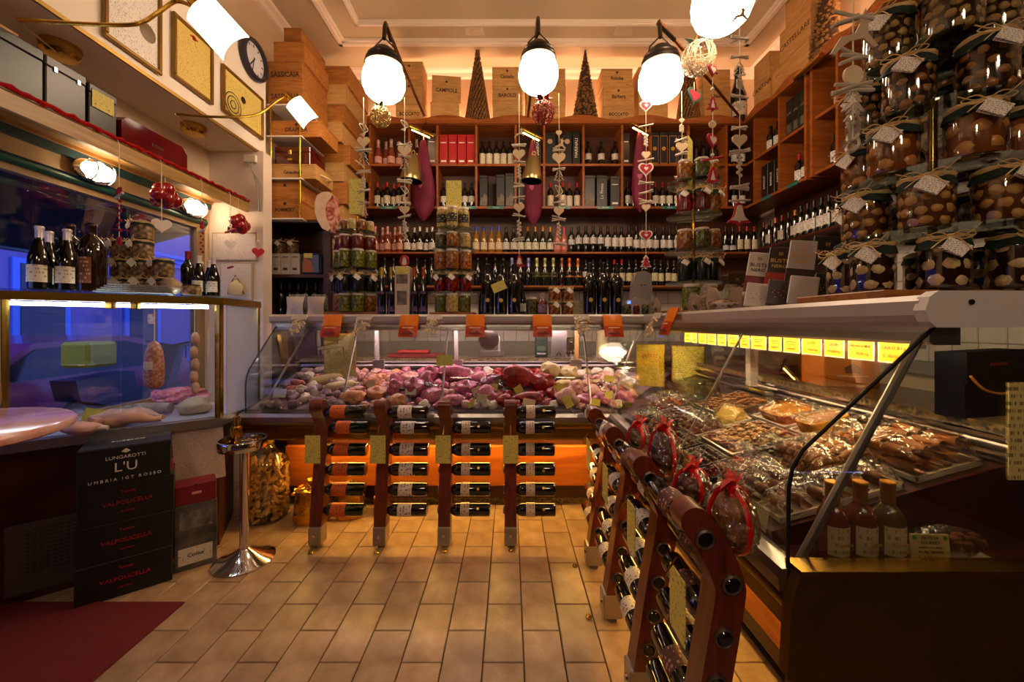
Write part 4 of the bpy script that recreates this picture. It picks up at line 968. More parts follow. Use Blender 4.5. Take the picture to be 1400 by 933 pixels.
def jar(fill, r, h, loc, label, group=None, lid='w', cover=False, tagrot=0.0, band=None, glass=False, name='preserve_jar', rz=0.0):
    f = JF[fill]
    me = cached(('jar', fill, r, h), lambda: MB().lathe(jar_prof(r * (.97 if glass else 1), h), 20).mesh('jar_body', [f]))
    o = place(name, me, None, loc, (0, 0, rz), label=label, cat='jar', group=group)
    if glass: place('glass', cached(('jg', r, h), lambda: MB().lathe(jar_prof(r * 1.02, h), 24, cap=False).mesh('glass', JGL)), o)
    if cover:
        def fc():
            mb = MB(); n = 40
            prof = [(0, h * 1.0), (r * .72, h * 1.0), (r * .9, h * .965), (r * .93, h * .91), (r * 1.0, h * .84), (r * 1.05, h * .74)]
            vs = []; fs = []
            for k, (rr, z) in enumerate(prof):
                for i in range(n):
                    a = 2 * PI * i / n; wv = 1 + (.035 * math.sin(a * 9) if k >= 4 else 0) * (k - 3) * .6; zz = z - (.03 * h * math.cos(a * 4) if k == 5 else 0)
                    vs.append((rr * wv * math.cos(a), rr * wv * math.sin(a), zz))
            for k in range(len(prof) - 1):
                for i in range(n): fs.append((k * n + i, k * n + (i + 1) % n, (k + 1) * n + (i + 1) % n, (k + 1) * n + i))
            return mb.add(vs, fs, 0, True).mesh('cloth_cover', CLOTH)
        place('cloth_cover', cached(('cov', r, h), fc), o)
        def fr():
            mb = MB(); rr = r * .97; z = h * .90
            for q in range(3): mb.tube([(rr * math.cos(a) * (1 + .01 * q), rr * math.sin(a) * (1 + .01 * q), z + .003 * q + .002 * math.sin(5 * a + q)) for a in [k * PI / 10 for k in range(20)]], .0022, 5, closed=True)
            y = -rr - .003
            for s_ in (-1, 1):
                mb.tube(spline([(0, y, z), (s_ * r * .4, y - .006, z + .014), (s_ * r * .85, y - .004, z + .004), (s_ * r * .5, y - .008, z - .008), (0, y - .002, z)], 4), .0026, 5, flat=.5)
                mb.tube(spline([(0, y, z), (s_ * r * .35, y - .008, z - .01), (s_ * r * .7, y - .014, z - .034 - .006 * s_)], 4), .0026, 5, flat=.5)
                mb.tube(spline([(0, y, z), (s_ * r * .5, y - .008, z + .002), (s_ * r * 1.0, y - .012, z + .022 + .006 * s_)], 4), .0022, 5, flat=.5)
            return mb.mesh('raffia_bow', RAFF)
        place('raffia_bow', cached(('raf', r, h), fr), o, rot=(0, 0, tagrot))
        def ft():
            a = r * .62; M = Matrix.Rotation(.62, 4, 'Y'); M2 = Matrix.Rotation(-.30, 4, 'X')
            mb = MB().box(-a * .75, a * .75, -.0012, 0, -a * .55, a * .55, M=M2 @ M); mb.box(-a * .75, a * .75, -.006, -.0048, -a * .55, a * .55, M=M2 @ Matrix.Rotation(.12, 4, 'Z') @ M)
            return mb.mesh('gift_tag', TAGP)
        place('gift_tag', cached(('tag', r), ft), o, (math.sin(tagrot) * (r * 1.16) + r * .1, -math.cos(tagrot) * (r * 1.20) - .004, h * .70), (0, 0, tagrot))
    elif lid:
        lm = {'w': LIDW, 'g': LIDG, 'b': LIDB}[lid]
        place('lid', cached(('lid', lid, r, h), lambda: MB().lathe([(r * .80, h * .89), (r * .88, h * .89), (r * .89, h * .985), (r * .85, h), (0, h)], 20, cap=False).mesh('lid', lm)), o)
    if band:
        bm_ = labm(*band) if isinstance(band, tuple) else labm(band)
        place('label', cached(('jb', r, h, bm_.name), lambda: MB().lathe([(r * 1.012, h * .22), (r * 1.012, h * .64)], 12, a0=-PI / 2 - 1.1, a1=-PI / 2 + 1.1, cap=False).mesh('label', bm_)), o)
    return o
# dried mushroom jars stacked on the window case
mj = [(166, 2.25, 0), (195, 2.25, 0), (166, 2.25, 1), (195, 2.25, 1), (223, 2.25, 0), (166, 2.25, 2), (195, 2.25, 2), (223, 2.25, 1), (195, 2.25, 3)]
LV = ['bottom row', 'second row', 'third row', 'top']
for k, (px, Y, lv) in enumerate(mj):
    nm = {166: 'by the black bottles', 223: 'by the white heart'}.get(px, 'in the middle stack')
    jar('mush', .050, .105, (xY(px, Y), Y, ZL + .1055 * lv), 'cloth-covered jar of dried mushrooms %s, %s' % (nm, LV[lv]), 'dried mushroom jars on window case', cover=True, tagrot=.2 - .1 * k)
jar('mush', .045, .06, (xY(262, 2.215), 2.215, ZL), 'low jar of mushrooms in front of the slim dark bottle', lid='b')
# folded newspapers
nw = thing('newspapers', 'pile of folded grey newspapers lying on the window case', 'newspaper', (*lc(-.36, .10), ZL), (0, 0, ang))
for k in range(5): MB().box(-.15 + .01 * k, .15 - .008 * k, -.07, .065, .009 * k, .009 * k + .008, bev=.003).build('newspaper', paper('news_print', '#7e7a7a', '#2a2828', 120, 60, .5), nw, rot=(0, 0, .05 * k - .1))
bg_ = thing('packed_bag', 'small cellophane bag of biscuits behind the newspapers', 'food bag', (xY(234, 2.20), 2.20, ZL), (0, 0, .2))
MB().ico((0, 0, .045), (.047, .03, .045), 3, amp=.2, seed=4).build('contents', mat('biscuit', '#c8a478', .6, var=.3, vscale=30), bg_)
MB().ico((0, 0, .05), (.052, .034, .052), 3, amp=.2, seed=4).build('wrap', BAGP, bg_)
# certificates on the pier wall
for px0, px1, y0, y1, lb, inkc in ((290, 352, 318, 357, 'white certificate with red heading on the pier wall', '#b04848'), (301, 346, 359, 413, 'framed pale certificate below the red-headed one on the pier', '#a89c8c')):
    Y = 3.17; x0, x1 = xY(px0, Y), xY(px1, Y); z0, z1 = zY(y1, Y), zY(y0, Y)
    t = thing('wall_certificate', lb, 'framed picture', ((x0 + x1) / 2, Y, (z0 + z1) / 2))
    w_, h_ = x1 - x0, z1 - z0
    MB().box(-w_ / 2, w_ / 2, -.006, .008, -h_ / 2, h_ / 2, bev=.003).build('frame', mat('frame_pale', '#b8a070', .4, metal=.3), t)
    MB().box(-w_ / 2 + .012, w_ / 2 - .012, -.009, -.006, -h_ / 2 + .012, h_ / 2 - .012).build('sheet', paper('cert_' + inkc, '#d8c8b8', inkc, 70, 60, .38), t)
# hanging salt bag on the certificate
t = thing('cloth_bag', 'little tied cloth bag hanging over the lower certificate', 'bag', P(322, 392, 3.12))
MB().lathe([(0, -.07), (.05, -.065), (.062, -.03), (.055, .01), (.03, .035), (.01, .05), (.02, .07), (0, .075)], 16, M=Matrix.Diagonal((1, .4, 1, 1))).build('bag', mat('cloth_cream', '#cdb98a', .8), t)
MB().tube([(-.06, 0, -.06), (-.05, 0, 0), (0, 0, .09), (.05, 0, 0), (.065, 0, -.06)], .004, 6).build('handle', mat('cord_brown', '#5a4028', .7), t)
# ================================================================ bottles on the open rear shelves
ORDN = ['first', 'second', 'third', 'fourth', 'fifth', 'sixth', 'seventh', 'eighth', 'ninth']
def nth(label, k, n, ref='window side'):
    l = '%s, %s from %s' % (label, ORDN[k], ref)
    return l if n > 1 and len(l.split()) <= 16 else label
DIVX = [xY(p, YC) for p in (473, 505, 559, 597.5, 651, 705, 744, 798, 851, 889, 942, 994, 1030)]
def row(pxs, Y, zs, kind, glass, cap, lab, label, group, s=1.0, **k):
    R = max(r for r, z in bottle_prof(kind)) * s * 1.016; last = None; up = False
    for j, px in enumerate(pxs):
        x = xY(px, Y)
        if zs > 2.3:                                   # inside a pigeonhole: keep clear of its dividers
            xc = xY(px, YC); lo = max(q for q in DIVX if q <= xc); hi = min(q for q in DIVX if q > xc)
            x = min(max(x, lo + .014 + R), hi - .014 - R)
        dx = x - last if last is not None else 9; last = x
        up = (not up) if dx < 2 * R else False
        bottle(kind, glass, cap, lab, (x, Y + (math.sqrt(max(0, 4 * R * R - dx * dx)) + .003 if up else 0), zs), random.uniform(-.25, .25), s * random.uniform(.985, 1.015), nth(label, j, len(pxs)), group, **k)
YA = YC + .10
PINK = '#c98a7c'
row((513, 521.5, 530, 538.5, 547), YA, ZA, 'champagne', 'rose', PINK, ('#c89080', '#6a3028'), 'rose-foiled sparkling wine on the upper shelf by the striped garland', 'rose foil sparkling on upper shelf', .95)
row((515, 524.3, 533.6, 542.9), YA + .13, ZA, 'champagne', 'rose', PINK, None, 'rose-foiled sparkling wine in the rear row of the upper shelf', 'rear rose foil sparkling on upper shelf', .84)
row((557, 565.5, 574, 582.5, 591, 599.5), YA, ZA, 'burgundy', 'black', '#c9bcb4', ('#d8c8bc', '#4a4038'), 'white-capped dark bottle on the upper shelf by the ham bag', 'white-capped bottles on upper shelf', 1.0)
row((651, 661.5, 672, 682), YA, ZA, 'burgundy', 'gold', '#2038a0', ('#d8c09c', '#6a5030'), 'golden wine bottle with blue cap on the upper shelf', 'blue-capped golden bottles', 1.0)
row((692, 702.5), YA, ZA, 'burgundy', 'black', '#181410', ('#c8c0b4', '#4a4038'), 'black-capped white-labelled bottle next to the blue-capped golden ones', 'black-capped bottles by the golden ones')
row((712, 722, 732, 742, 752), YA, ZA, 'burgundy', 'green', '#c07c1c', ('#d0c8b0', '#4a4038'), 'orange-capped green bottle with pale label on the upper shelf', 'orange-capped bottles on upper shelf')
row((762, 771.5), YA, ZA, 'burgundy', 'pinkwine', '#b8304a', ('#d08078', '#7a2a30'), 'pink wine bottle with pink cap and label on the upper shelf', 'pink wine bottles')
row((781,), YA, ZA, 'bordeaux', 'black', '#1c1c28', ('#c8c8d0', '#3a3a48'), 'dark bottle with small high label, just after the pink wines', None, z=(.09, .15))
row((791, 801, 811, 821), YA, ZA, 'bordeaux', 'black', '#100c0c', ('#d0c4bc', '#5a5048'), 'black-capped red wine with high white label, middle of the upper shelf', 'high white label reds', z=(.10, .17))
row((831, 841, 850, 860), YA, ZA, 'bordeaux', 'black', '#100c0c', ('#d8ccc4', '#7a2a20'), 'black-capped red wine with tall white label, near the hearts garland', 'tall white label reds', z=(.07, .17))
row((870, 879, 888, 897, 907, 916), YA, ZA, 'bordeaux', 'black', '#100c0c', ('#d0c4bc', '#5a5048'), 'dark red wine behind the hearts garland on the upper shelf', 'reds behind hearts garland')
row((925, 940, 955, 970), YA, ZA, 'bordeaux', 'black', '#100c0c', ('#c8bcb4', '#5a5048'), 'dark red wine behind the corner jar tower on the upper shelf', 'reds behind corner jar tower')
row((992, 1001.5), YA, ZA, 'bordeaux', 'black', '#181014', ('#c0bcc4', '#3a3a48'), 'dark bottle with low white label beside the corner jar tower', 'low white label bottles in corner', z=(.03, .08))
row((1011, 1021, 1031), YA, ZA, 'bordeaux', 'black', '#8a2018', ('#d8c8a8', '#8a3020'), 'red-capped bottle with cream label in the shelf corner', 'red-capped cream label bottles in corner', z=(.04, .15))
# right-hand return
for k, px in enumerate((1044, 1052, 1060, 1069, 1078, 1087)):
    X = 2.78; bottle('bordeaux', 'black', ['#5a1410', '#101010', '#a05a20'][k % 3], ('#c8b8a8', '#5a4a40') if k % 2 else None, (X, yX(px, X), ZA), -PI / 2 + random.uniform(-.2, .2), 1.0, nth('plain dark bottle on the right-hand shelf', k, 6, 'corner'), 'dark bottles on right-hand shelf')
for k, px in enumerate((1095, 1104, 1113, 1123, 1133, 1145, 1158, 1172)):
    X = 2.78; bottle('bordeaux', 'black', '#14100e', ('#d8d0c8', '#8a2a20'), (X, yX(px, X), ZA), -PI / 2 + random.uniform(-.2, .2), 1.06, nth('white-labelled black bottle on the right-hand shelf', k, 8, 'corner'), 'white label bottles on right-hand shelf')
YBs = YC + .10
row((514, 526, 538), YBs, ZBs, 'champagne', 'green', '#1a1c14', None, 'dark sparkling bottle on the lower shelf behind the truffle box', 'dark sparkling behind truffle box')
row((570, 580, 590), YBs, ZBs, 'champagne', 'green', '#14140f', None, 'dark sparkling bottle on the lower shelf by the mustard jars', 'dark sparkling by mustard jars')
row((653.5, 665, 677, 688), YBs, ZBs, 'champagne', 'black', '#1a1812', None, 'black-foiled sparkling bottle on the lower shelf above the big black bottles', 'black foil sparkling on lower shelf')
row((700, 711.5, 722.5), YBs, ZBs, 'champagne', 'black', '#8a88c0', None, 'lilac-foiled sparkling bottle on the lower shelf', 'lilac foil sparkling')
row((734, 745, 756.5), YBs, ZBs, 'champagne', 'green', '#b8b46a', ('#3a3a1c', '#b8a850'), 'lime-foiled sparkling bottle on the lower shelf', 'lime foil sparkling', z=(.10, .15))
row((768,), YBs, ZBs, 'champagne', 'brown', '#8a5a40', None, 'brown-foiled sparkling bottle between the lime and orange foils', None)
row((778.5, 790), YBs, ZBs, 'champagne', 'green', '#d86a10', ('#d86a10', '#7a3006'), 'sparkling bottle with bright orange foil and label', 'orange foil sparkling', z=(.10, .17), arc=1.5)
row((801,), YBs, ZBs, 'bordeaux', 'black', '#14100e', ('#d0c8c0', '#3a3430'), 'dark red wine with square white label next to the orange foils', None, z=(.10, .16))
row((811, 821, 830.5), YBs, ZBs, 'bordeaux', 'black', '#14100e', None, 'plain black bottle on the lower shelf behind the tall black display bottles', 'plain black bottles on lower shelf')
row((840, 850), YBs, ZBs, 'bordeaux', 'black', '#b01c28', ('#d0c4b0', '#5a5040'), 'red-capped bottle on the lower shelf by the weighing scale', 'red-capped bottles by scale')
row((860, 869.5, 879), YBs, ZBs, 'bordeaux', 'black', '#2a2018', ('#d0c49c', '#5a5040'), 'cream-labelled bottle on the lower shelf behind the scale', 'cream label bottles behind scale')
row((895, 904, 913, 922), YBs, ZBs, 'bordeaux', 'black', '#2a1818', ('#d0c49c', '#5a5040'), 'cream-labelled bottle on the lower shelf beyond the scale', 'cream label bottles beyond scale')

# ================================================================ pigeonholes
Z1, Z2 = ZM + .0145, ZB0 + .0145
YP = YC + .12
row((514.5, 526, 535, 544.5), YP, Z1, 'champagne', 'rose', '#c8a090', ('#d0988c', '#7a3830'), 'rose sparkling bottle in the top pigeonhole by the glass ball', 'rose sparkling in top pigeonhole')
row((513, 521.5, 529.5, 537.5, 545.5, 553.5), YP, Z2, 'bordeaux', 'black', '#a8301c', ('#d8c8ac', '#6a5038'), 'red-capped claret with cream label in the lower pigeonhole', 'red-capped clarets in lower pigeonhole')
row((568, 576), YP, Z1, 'champagne', 'brown', '#b89a84', None, 'pale-foiled bottle behind the first ham bag', 'bottles behind first ham bag')
row((584, 591), YP, Z2, 'bordeaux', 'black', '#181410', ('#d0c8c0', '#4a4440'), 'dark bottle in the pigeonhole behind the first ham bag', 'dark bottles behind first ham bag')
row((605, 614.5, 635.5, 645), YP, Z2, 'bordeaux', 'black', '#181410', ('#d0c8c0', '#4a4440'), 'white-banded dark bottle under the red boxes', 'white-banded bottles under red boxes', z=(.07, .14), arc=2.0)
row((659.5, 669, 679, 688.5, 698), YP, Z1, 'bordeaux', 'black', '#12100e', ('#d0c4ac', '#6a5a40'), 'dark bottle with cream label in the pigeonhole beside the red boxes', 'cream label bottles beside red boxes', z=(.03, .15))
row((752.5, 769.5, 778.5, 790), YP, Z2, 'bordeaux', 'black', '#a01c18', ('#d8ccb4', '#c05020'), 'red-capped bottle with square white label under the black seal boxes', 'square label bottles', z=(.03, .15))
row((804, 822, 842), YP, Z1, 'bordeaux', 'black', '#100e0c', ('#c8c0b4', '#5a5248'), 'dark bottle with white label in the half-empty top pigeonhole', 'bottles in half-empty pigeonhole', z=(.08, .15))
row((858, 867), YP, Z2, 'bordeaux', 'black', '#401410', ('#c8c0b4', '#5a5248'), 'dark bottle in the narrow pigeonhole behind the last ham bag', 'bottles behind last ham bag')
row((896, 905.5, 915, 925, 934), YP, Z2, 'bordeaux', 'black', '#8a2018', ('#d8ccb8', '#6a5038'), 'red-capped bottle with cream label under the navy boxes', 'red-capped bottles under navy boxes')
row((951, 961, 972, 983), YP, Z1, 'bordeaux', 'black', '#201010', None, 'plain dark bottle in the top pigeonhole behind the red heart garland', 'plain dark bottles behind red heart garland')
row((950, 969, 985), YP, Z2, 'bordeaux', 'black', '#201010', ('#d8d0c8', '#3a3430'), 'white-labelled bottle in the lower pigeonhole behind the red tree', 'bottles behind red tree', z=(.06, .15))
row((1003, 1014), YP, Z1, 'bordeaux', 'black', '#181210', ('#d0c8c0', '#4a4440'), 'dark bottle in the top corner pigeonhole', 'bottles in top corner pigeonhole')
row((1003, 1014), YP, Z2, 'bordeaux', 'black', '#181210', ('#d0c8c0', '#4a4440'), 'dark bottle in the lower corner pigeonhole', 'bottles in lower corner pigeonhole')
# upright gift boxes in the pigeonholes
def upbox(px0, px1, z, h_, colr, label, group=None, ink=None, txt=None, deco=None, Y=None, trim=None, depth=.20):
    Y = Y or YC + .05; x0, x1 = xY(px0, YC), xY(px1, YC); w_ = x1 - x0
    t = thing('bottle_box', label, 'gift box', ((x0 + x1) / 2, Y, z), group=group)
    m_ = mat('card_' + colr, colr, .4)
    MB().box(-w_ / 2 + .002, w_ / 2 - .002, 0, depth, 0, h_ - .03, bev=.003).build('box_body', m_, t)
    MB().box(-w_ / 2 + .001, w_ / 2 - .001, -.001, depth + .001, h_ - .0295, h_, bev=.003).build('lid', m_, t)
    if txt: place('lettering', text_mesh(txt, .05, WHITEINK), t, (0, -.003, h_ * .5), (0, -PI / 2, 0))
    if deco == 'seal': MB().lathe([(.012, .002), (.028, .002), (.028, 0)], 20, M=Matrix.Translation((0, -.001, h_ * .72)) @ Matrix.Rotation(PI / 2, 4, 'X')).build('seal', mat('seal_pale', '#b89878', .5), t)
    if deco == 'gold':
        mb = MB(); a = w_ / 2 - .008
        mb.box(-a, -a + .003, -.003, 0, .02, h_ - .04).box(a - .003, a, -.003, 0, .02, h_ - .04).box(-a, a, -.003, 0, .02, .024).box(-a, a, -.003, 0, h_ - .044, h_ - .04)
        mb.build('gold_border', GOLDINK, t)
        MB().lathe([(0, .003), (.022, .003), (.022, 0)], 16, M=Matrix.Translation((0, 0, h_ * .5)) @ Matrix.Rotation(PI / 2, 4, 'X')).build('gold_disc', GOLDINK, t)
    if deco == 'rock':
        mb = MB(); mb.prism([(-w_ * .45, .02), (w_ * .42, .02), (w_ * .45, .12), (w_ * .1, .16), (-w_ * .1, .10), (-w_ * .3, .12)], -.002, .001)
        mb.build('picture', mat('rock_print', '#8a7a68', .6, var=.6, vscale=30), t)
    if deco == 'lines': MB().box(-w_ * .3, w_ * .3, -.0025, 0, h_ * .1, h_ * .1 + .02).box(-w_ * .32, w_ * .32, -.0025, 0, h_ * .72, h_ * .72 + .008).build('print', WHITEINK, t)
    return t
for k, px in enumerate((599.5, 612, 624.5, 637)): upbox(px, px + 12, Z1, .345, '#b01c20', nth('bright red bottle box in the red row of four', k, 4), 'red bottle boxes', deco='lines')
upbox(583, 596, Z1, .36, '#6a6468', 'grey bottle box beside the red ones', deco='lines')
upbox(476, 488, Z1, .36, '#1c1614', 'black bottle box in the end pigeonhole behind the garland'); upbox(490, 502, Z1, .34, '#1c1614', 'shorter black bottle box in the end pigeonhole')
upbox(477, 500, Z2, .33, '#181210', 'wide black box in the lower end pigeonhole')
upbox(655, 666.5, Z2, .36, '#1e1a18', 'slim black box printed with a pale rock', deco='rock'); upbox(678, 690, Z2, .37, '#1e1a18', 'black box printed with a rock, left of a matching pair', 'rock boxes pair', deco='rock'); upbox(690.5, 703, Z2, .385, '#1e1a18', 'tallest black box printed with a rock', deco='rock')
upbox(730, 741, Z1, .385, '#15120f', 'black spine box lettered in white behind the second ham bag', txt='MARINALI'); upbox(745, 760, Z1, .37, '#1b1816', 'black box with round seal next to the divider', deco='seal'); upbox(770, 783, Z1, .37, '#1b1816', 'black box with round seal next to the lettered spine', deco='seal')
upbox(783.5, 794.5, Z1, .385, '#15120f', 'black spine box lettered in white beside the seal boxes', txt='MARINALI')
upbox(800.5, 815, Z2, .36, '#3a3230', 'grey-black box with pale branch print', deco='rock'); upbox(817, 832, Z2, .36, '#2e2826', 'charcoal box with vertical white lettering', txt='La Firma'); upbox(836, 849, Z2, .35, '#352e2c', 'charcoal box beside the lettered charcoal one', deco='lines'); upbox(708, 716, Z2, .35, '#352e2c', 'slim charcoal box in the pigeonhole behind the bell', deco='lines')
upbox(853, 863, Z1, .36, '#2a2430', 'dark violet box in the narrow pigeonhole', deco='lines')
for k, px in enumerate((891.5, 904, 916.5, 929)): upbox(px, px + 12, Z1, .37, '#15172c', nth('navy bottle box with gold border and disc', k, 4), 'navy gold boxes', deco='gold')
# right-hand cabinet: bottles and boxes (face looks towards -x)
def rb_(px, z, cap, lab, label, group, X=2.76, kind='bordeaux', s=1.0, glass='black'): 
    yc = yX(px, XC); D = [yX(p, XC) for p in (1020, 1030, 1064, 1104, 1112, 1143, 1205, 1290)]; R = max(r for r, q in bottle_prof(kind)) * s + .016
    y = min(max(yc, max(q for q in D if q <= yc) + R), min(q for q in D if q > yc) - R); bottle(kind, glass, cap, lab, (X, y, z), -PI / 2, s, label, group)
for px in (1037, 1046, 1055): rb_(px, Z1, '#1a1412', ('#d8d0c8', '#4a4440'), 'white-labelled bottle in the first right-hand pigeonhole', 'first right-hand pigeonhole bottles')
for px in (1074, 1083, 1092): rb_(px, Z2, '#b01c18', ('#d8d0c8', '#6a4a40'), 'red-capped white-labelled bottle in the right-hand cabinet', 'red-capped right-hand bottles')
for px in (1122, 1133): rb_(px, Z2, '#14100e', ('#d8d0d0', '#4a4a58'), 'white-labelled bottle just past the double post', 'bottles past double post')
rb_(1128, Z1, '#b08a78', ('#d0988c', '#7a3830'), 'rose sparkling bottle past the double post', None, kind='champagne', glass='rose')
for px in (1153, 1166, 1180, 1194): rb_(px, Z2, '#14100e', ('#d8d0d0', '#4a4a58'), 'white-labelled bottle behind the driftwood reindeer garland', 'bottles behind reindeer garland')
for px in (1160, 1185): rb_(px, Z1, '#b08a78', ('#c8a090', '#7a3830'), 'rose sparkling bottle behind the driftwood reindeer garland', 'rose sparkling behind reindeer', kind='champagne', glass='rose')
def rbox(px0, px1, z, h_, colr, label, group=None, deco=None, txt=None):
    X = XC + .06; y1, y0 = yX(px0, XC), yX(px1, XC); w_ = y1 - y0
    t = thing('bottle_box', label, 'gift box', (X, (y0 + y1) / 2, z), (0, 0, -PI / 2), group)
    m_ = mat('card_' + colr, colr, .4)
    MB().box(-w_ / 2 + .002, w_ / 2 - .002, 0, .2, 0, h_ - .03, bev=.003).build('box_body', m_, t)
    MB().box(-w_ / 2 + .001, w_ / 2 - .001, -.001, .201, h_ - .0295, h_, bev=.003).build('lid', m_, t)
    if deco: MB().box(-w_ * .3, w_ * .3, -.003, 0, .05, .13).box(-w_ * .3, w_ * .3, -.003, 0, h_ * .6, h_ * .66).build('print', mat('print_grey', '#6a6250', .6, var=.6, vscale=40), t)
    if txt: place('lettering', text_mesh(txt, .035, WHITEINK), t, (0, -.003, h_ * .5), (0, -PI / 2, 0))
for k, px in enumerate((1066, 1075, 1084, 1093)): rbox(px, px + 8.6, Z1, .37, '#181c18', 'dark printed bottle box in a row of four on the right-hand cabinet', 'dark printed boxes', deco=True)
for k, px in enumerate((1033, 1042, 1051)): rbox(px, px + 8.6, Z2, .36, '#1c1614', 'black box with vertical lettering in the lower corner of the right-hand cabinet', 'black lettered boxes', txt='BAROLO')

# ================================================================ crates
def crate(x0, x1, y0, y1, z0, z1, label, txt=None, tsize=.05, m=None, rope=None, group=None, rz=0, emblem=False, side=None):
    w_, d_, h_ = x1 - x0, y1 - y0, z1 - z0
    t = thing('wine_crate', label, 'crate', ((x0 + x1) / 2, (y0 + y1) / 2, z0), (0, 0, rz), group)
    m = m or CRATE
    MB().box(-w_ / 2, w_ / 2, -d_ / 2, d_ / 2, 0.0005, h_ - .0125, bev=.002).build('crate_body', m, t)
    MB().box(-w_ / 2 - .002, w_ / 2 + .002, -d_ / 2 - .002, d_ / 2 + .002, h_ - .012, h_, bev=.002).build('lid', m, t)
    if txt: place('lettering', text_mesh(txt, tsize, INK, squash=.85, bold=tsize * .022), t, (0, -d_ / 2 - .0012, h_ * .45))
    if emblem: MB().lathe([(.006, .001), (.013, .001), (.013, 0)], 14, M=Matrix.Translation((0, -d_ / 2, h_ * .78)) @ Matrix.Rotation(PI / 2, 4, 'X')).build('brand_mark', INK, t)
    if rope == 'x': MB().tube(spline([(w_ / 2, -d_ * .25, h_ * .5), (w_ / 2 + .03, -d_ * .15, h_ * .42), (w_ / 2 + .035, d_ * .1, h_ * .42), (w_ / 2, d_ * .25, h_ * .5)]), .007, 6).build('rope_handle', ROPE, t)
    if side: place('lettering', text_mesh(side, tsize, INK), t, (w_ / 2 + .0012, 0, h_ * .45), (0, 0, PI / 2))
    return t
# the brass and white étagère with crates, left corner
YE = 3.30; ex0, ex1 = xY(366, YE), xY(411, YE); EZ = [zY(298, YE), zY(243, YE), zY(185, YE), zY(142, YE)]
et = thing('etagere', 'white shelving stand with slim brass posts holding wine crates', 'shelf', (0, 0, 0))
for z in EZ: MB().box(ex0 - .01, ex1 + .01, YE, YE + .40, z - .012, z, bev=.002).build('shelf', mat('enamel_white', '#e2d8d0', .3), et)
for x in (ex0 + .02, ex1 - .012):
    for y in (YE + .012, YE + .385): MB().tube([(x, y, ZS2), (x, y, EZ[3])], .0085, 10).build('post', BRASS, et)
EZ[0] = EZ[0]
def pcr(px0, px1, py1, Y, d_, z0, h_, label, **k): return crate(xY(px0, Y), xY(px1, Y), Y, Y + d_, z0, z0 + h_, label, **k)
e0 = .026
pcr(372, 407, 0, YE + .03, .33, EZ[0], .165, 'pine crate stamped with a champagne house name on the lowest white shelf', txt='POMMERY', tsize=.042, emblem=True)
pcr(371, 408, 0, YE + .03, .33, EZ[0] + .166, .15, 'pine crate with three round marks lying on the stamped champagne crate', emblem=True)
pcr(369, 432, 0, YE + .03, .32, EZ[1], .125, 'wide pale crate with rope handle under the mahogany box', txt='Campofiorin', tsize=.036, rope='x', m=CRATE2)
mb_ = thing('mahogany_box', 'polished mahogany presentation box on the middle white shelf', 'box', ((ex0 + ex1) / 2 + .02, YE + .19, EZ[1] + .126))
MB().box(-.13, .17, -.14, .14, 0, .11, bev=.004).build('box_body', mat('mahogany', '#5a100c', .2, kind='wood', col2='#3c0806', vscale=3, stretch=(1, 6, 6), coat=.4), mb_)
MB().box(-.131, .171, -.141, .141, .111, .155, bev=.004).build('lid', MATS['mahogany'], mb_)
MB().box(-.012, .012, -.147, -.140, .09, .125, bev=.002).build('clasp', BRASS, mb_); MB().box(-.02, .02, -.1415, -.1405, .04, .055).build('emblem', GOLDINK, mb_)
pcr(371, 439, 0, YE + .03, .33, EZ[2], .135, 'crate stamped with a champagne name on the upper white shelf', txt='DRAPPIER', tsize=.05, emblem=True)
YT = YE + .03; zz = EZ[3]
pcr(366, 414, 0, YT, .46, zz, .170, 'crate stamped in bold black, lower of the matching two on the white stand', txt='SASSICAIA', tsize=.062)
pcr(366, 413, 0, YT, .46, zz + .171, .205, 'crate stamped in bold black, upper of the matching two on the white stand', txt='SASSICAIA', tsize=.062)
pcr(374, 416, 0, YT, .45, zz + .377, .165, 'plain crate with plank gap above the bold stamped pair')
pcr(388, 412, 0, YT + .02, .43, zz + .543, .13, 'narrow plain crate topping the stack on the white stand')
# second stack, standing deeper in the corner on the side cabinet and wall shelf
kx = -2.05
struct('shelf_corner', MB().box(-2.05, -1.78, 3.80, 4.40, 2.20, 2.23), DARKW)
zc = 2.2305
for k, (h_, x1, d0, lb, rp) in enumerate(((.20, -1.62, 3.78, 'corner crate behind the cured ham leg', None), (.21, -1.58, 3.76, 'corner crate with rope handle over the ham leg', 'x'), (.18, -1.60, 3.74, 'long pale corner crate, third from below', None), (.20, -1.56, 3.80, 'corner crate with rope handle below the lamp shade', 'x'), (.19, -1.62, 3.74, 'corner crate level with the lit lamp shade', None), (.17, -1.60, 3.76, 'corner crate below the stamped pair', None), (.19, -1.58, 3.74, 'corner crate with worn side boards', None), (.2, -1.56, 3.78, 'corner crate behind the bold stamped pair', None))):
    crate(kx + .02, x1, d0 + .06, 4.36, zc, zc + h_, lb, rope=rp, m=CRATE if k % 2 else CRATE2, emblem=False); zc += h_ + .001
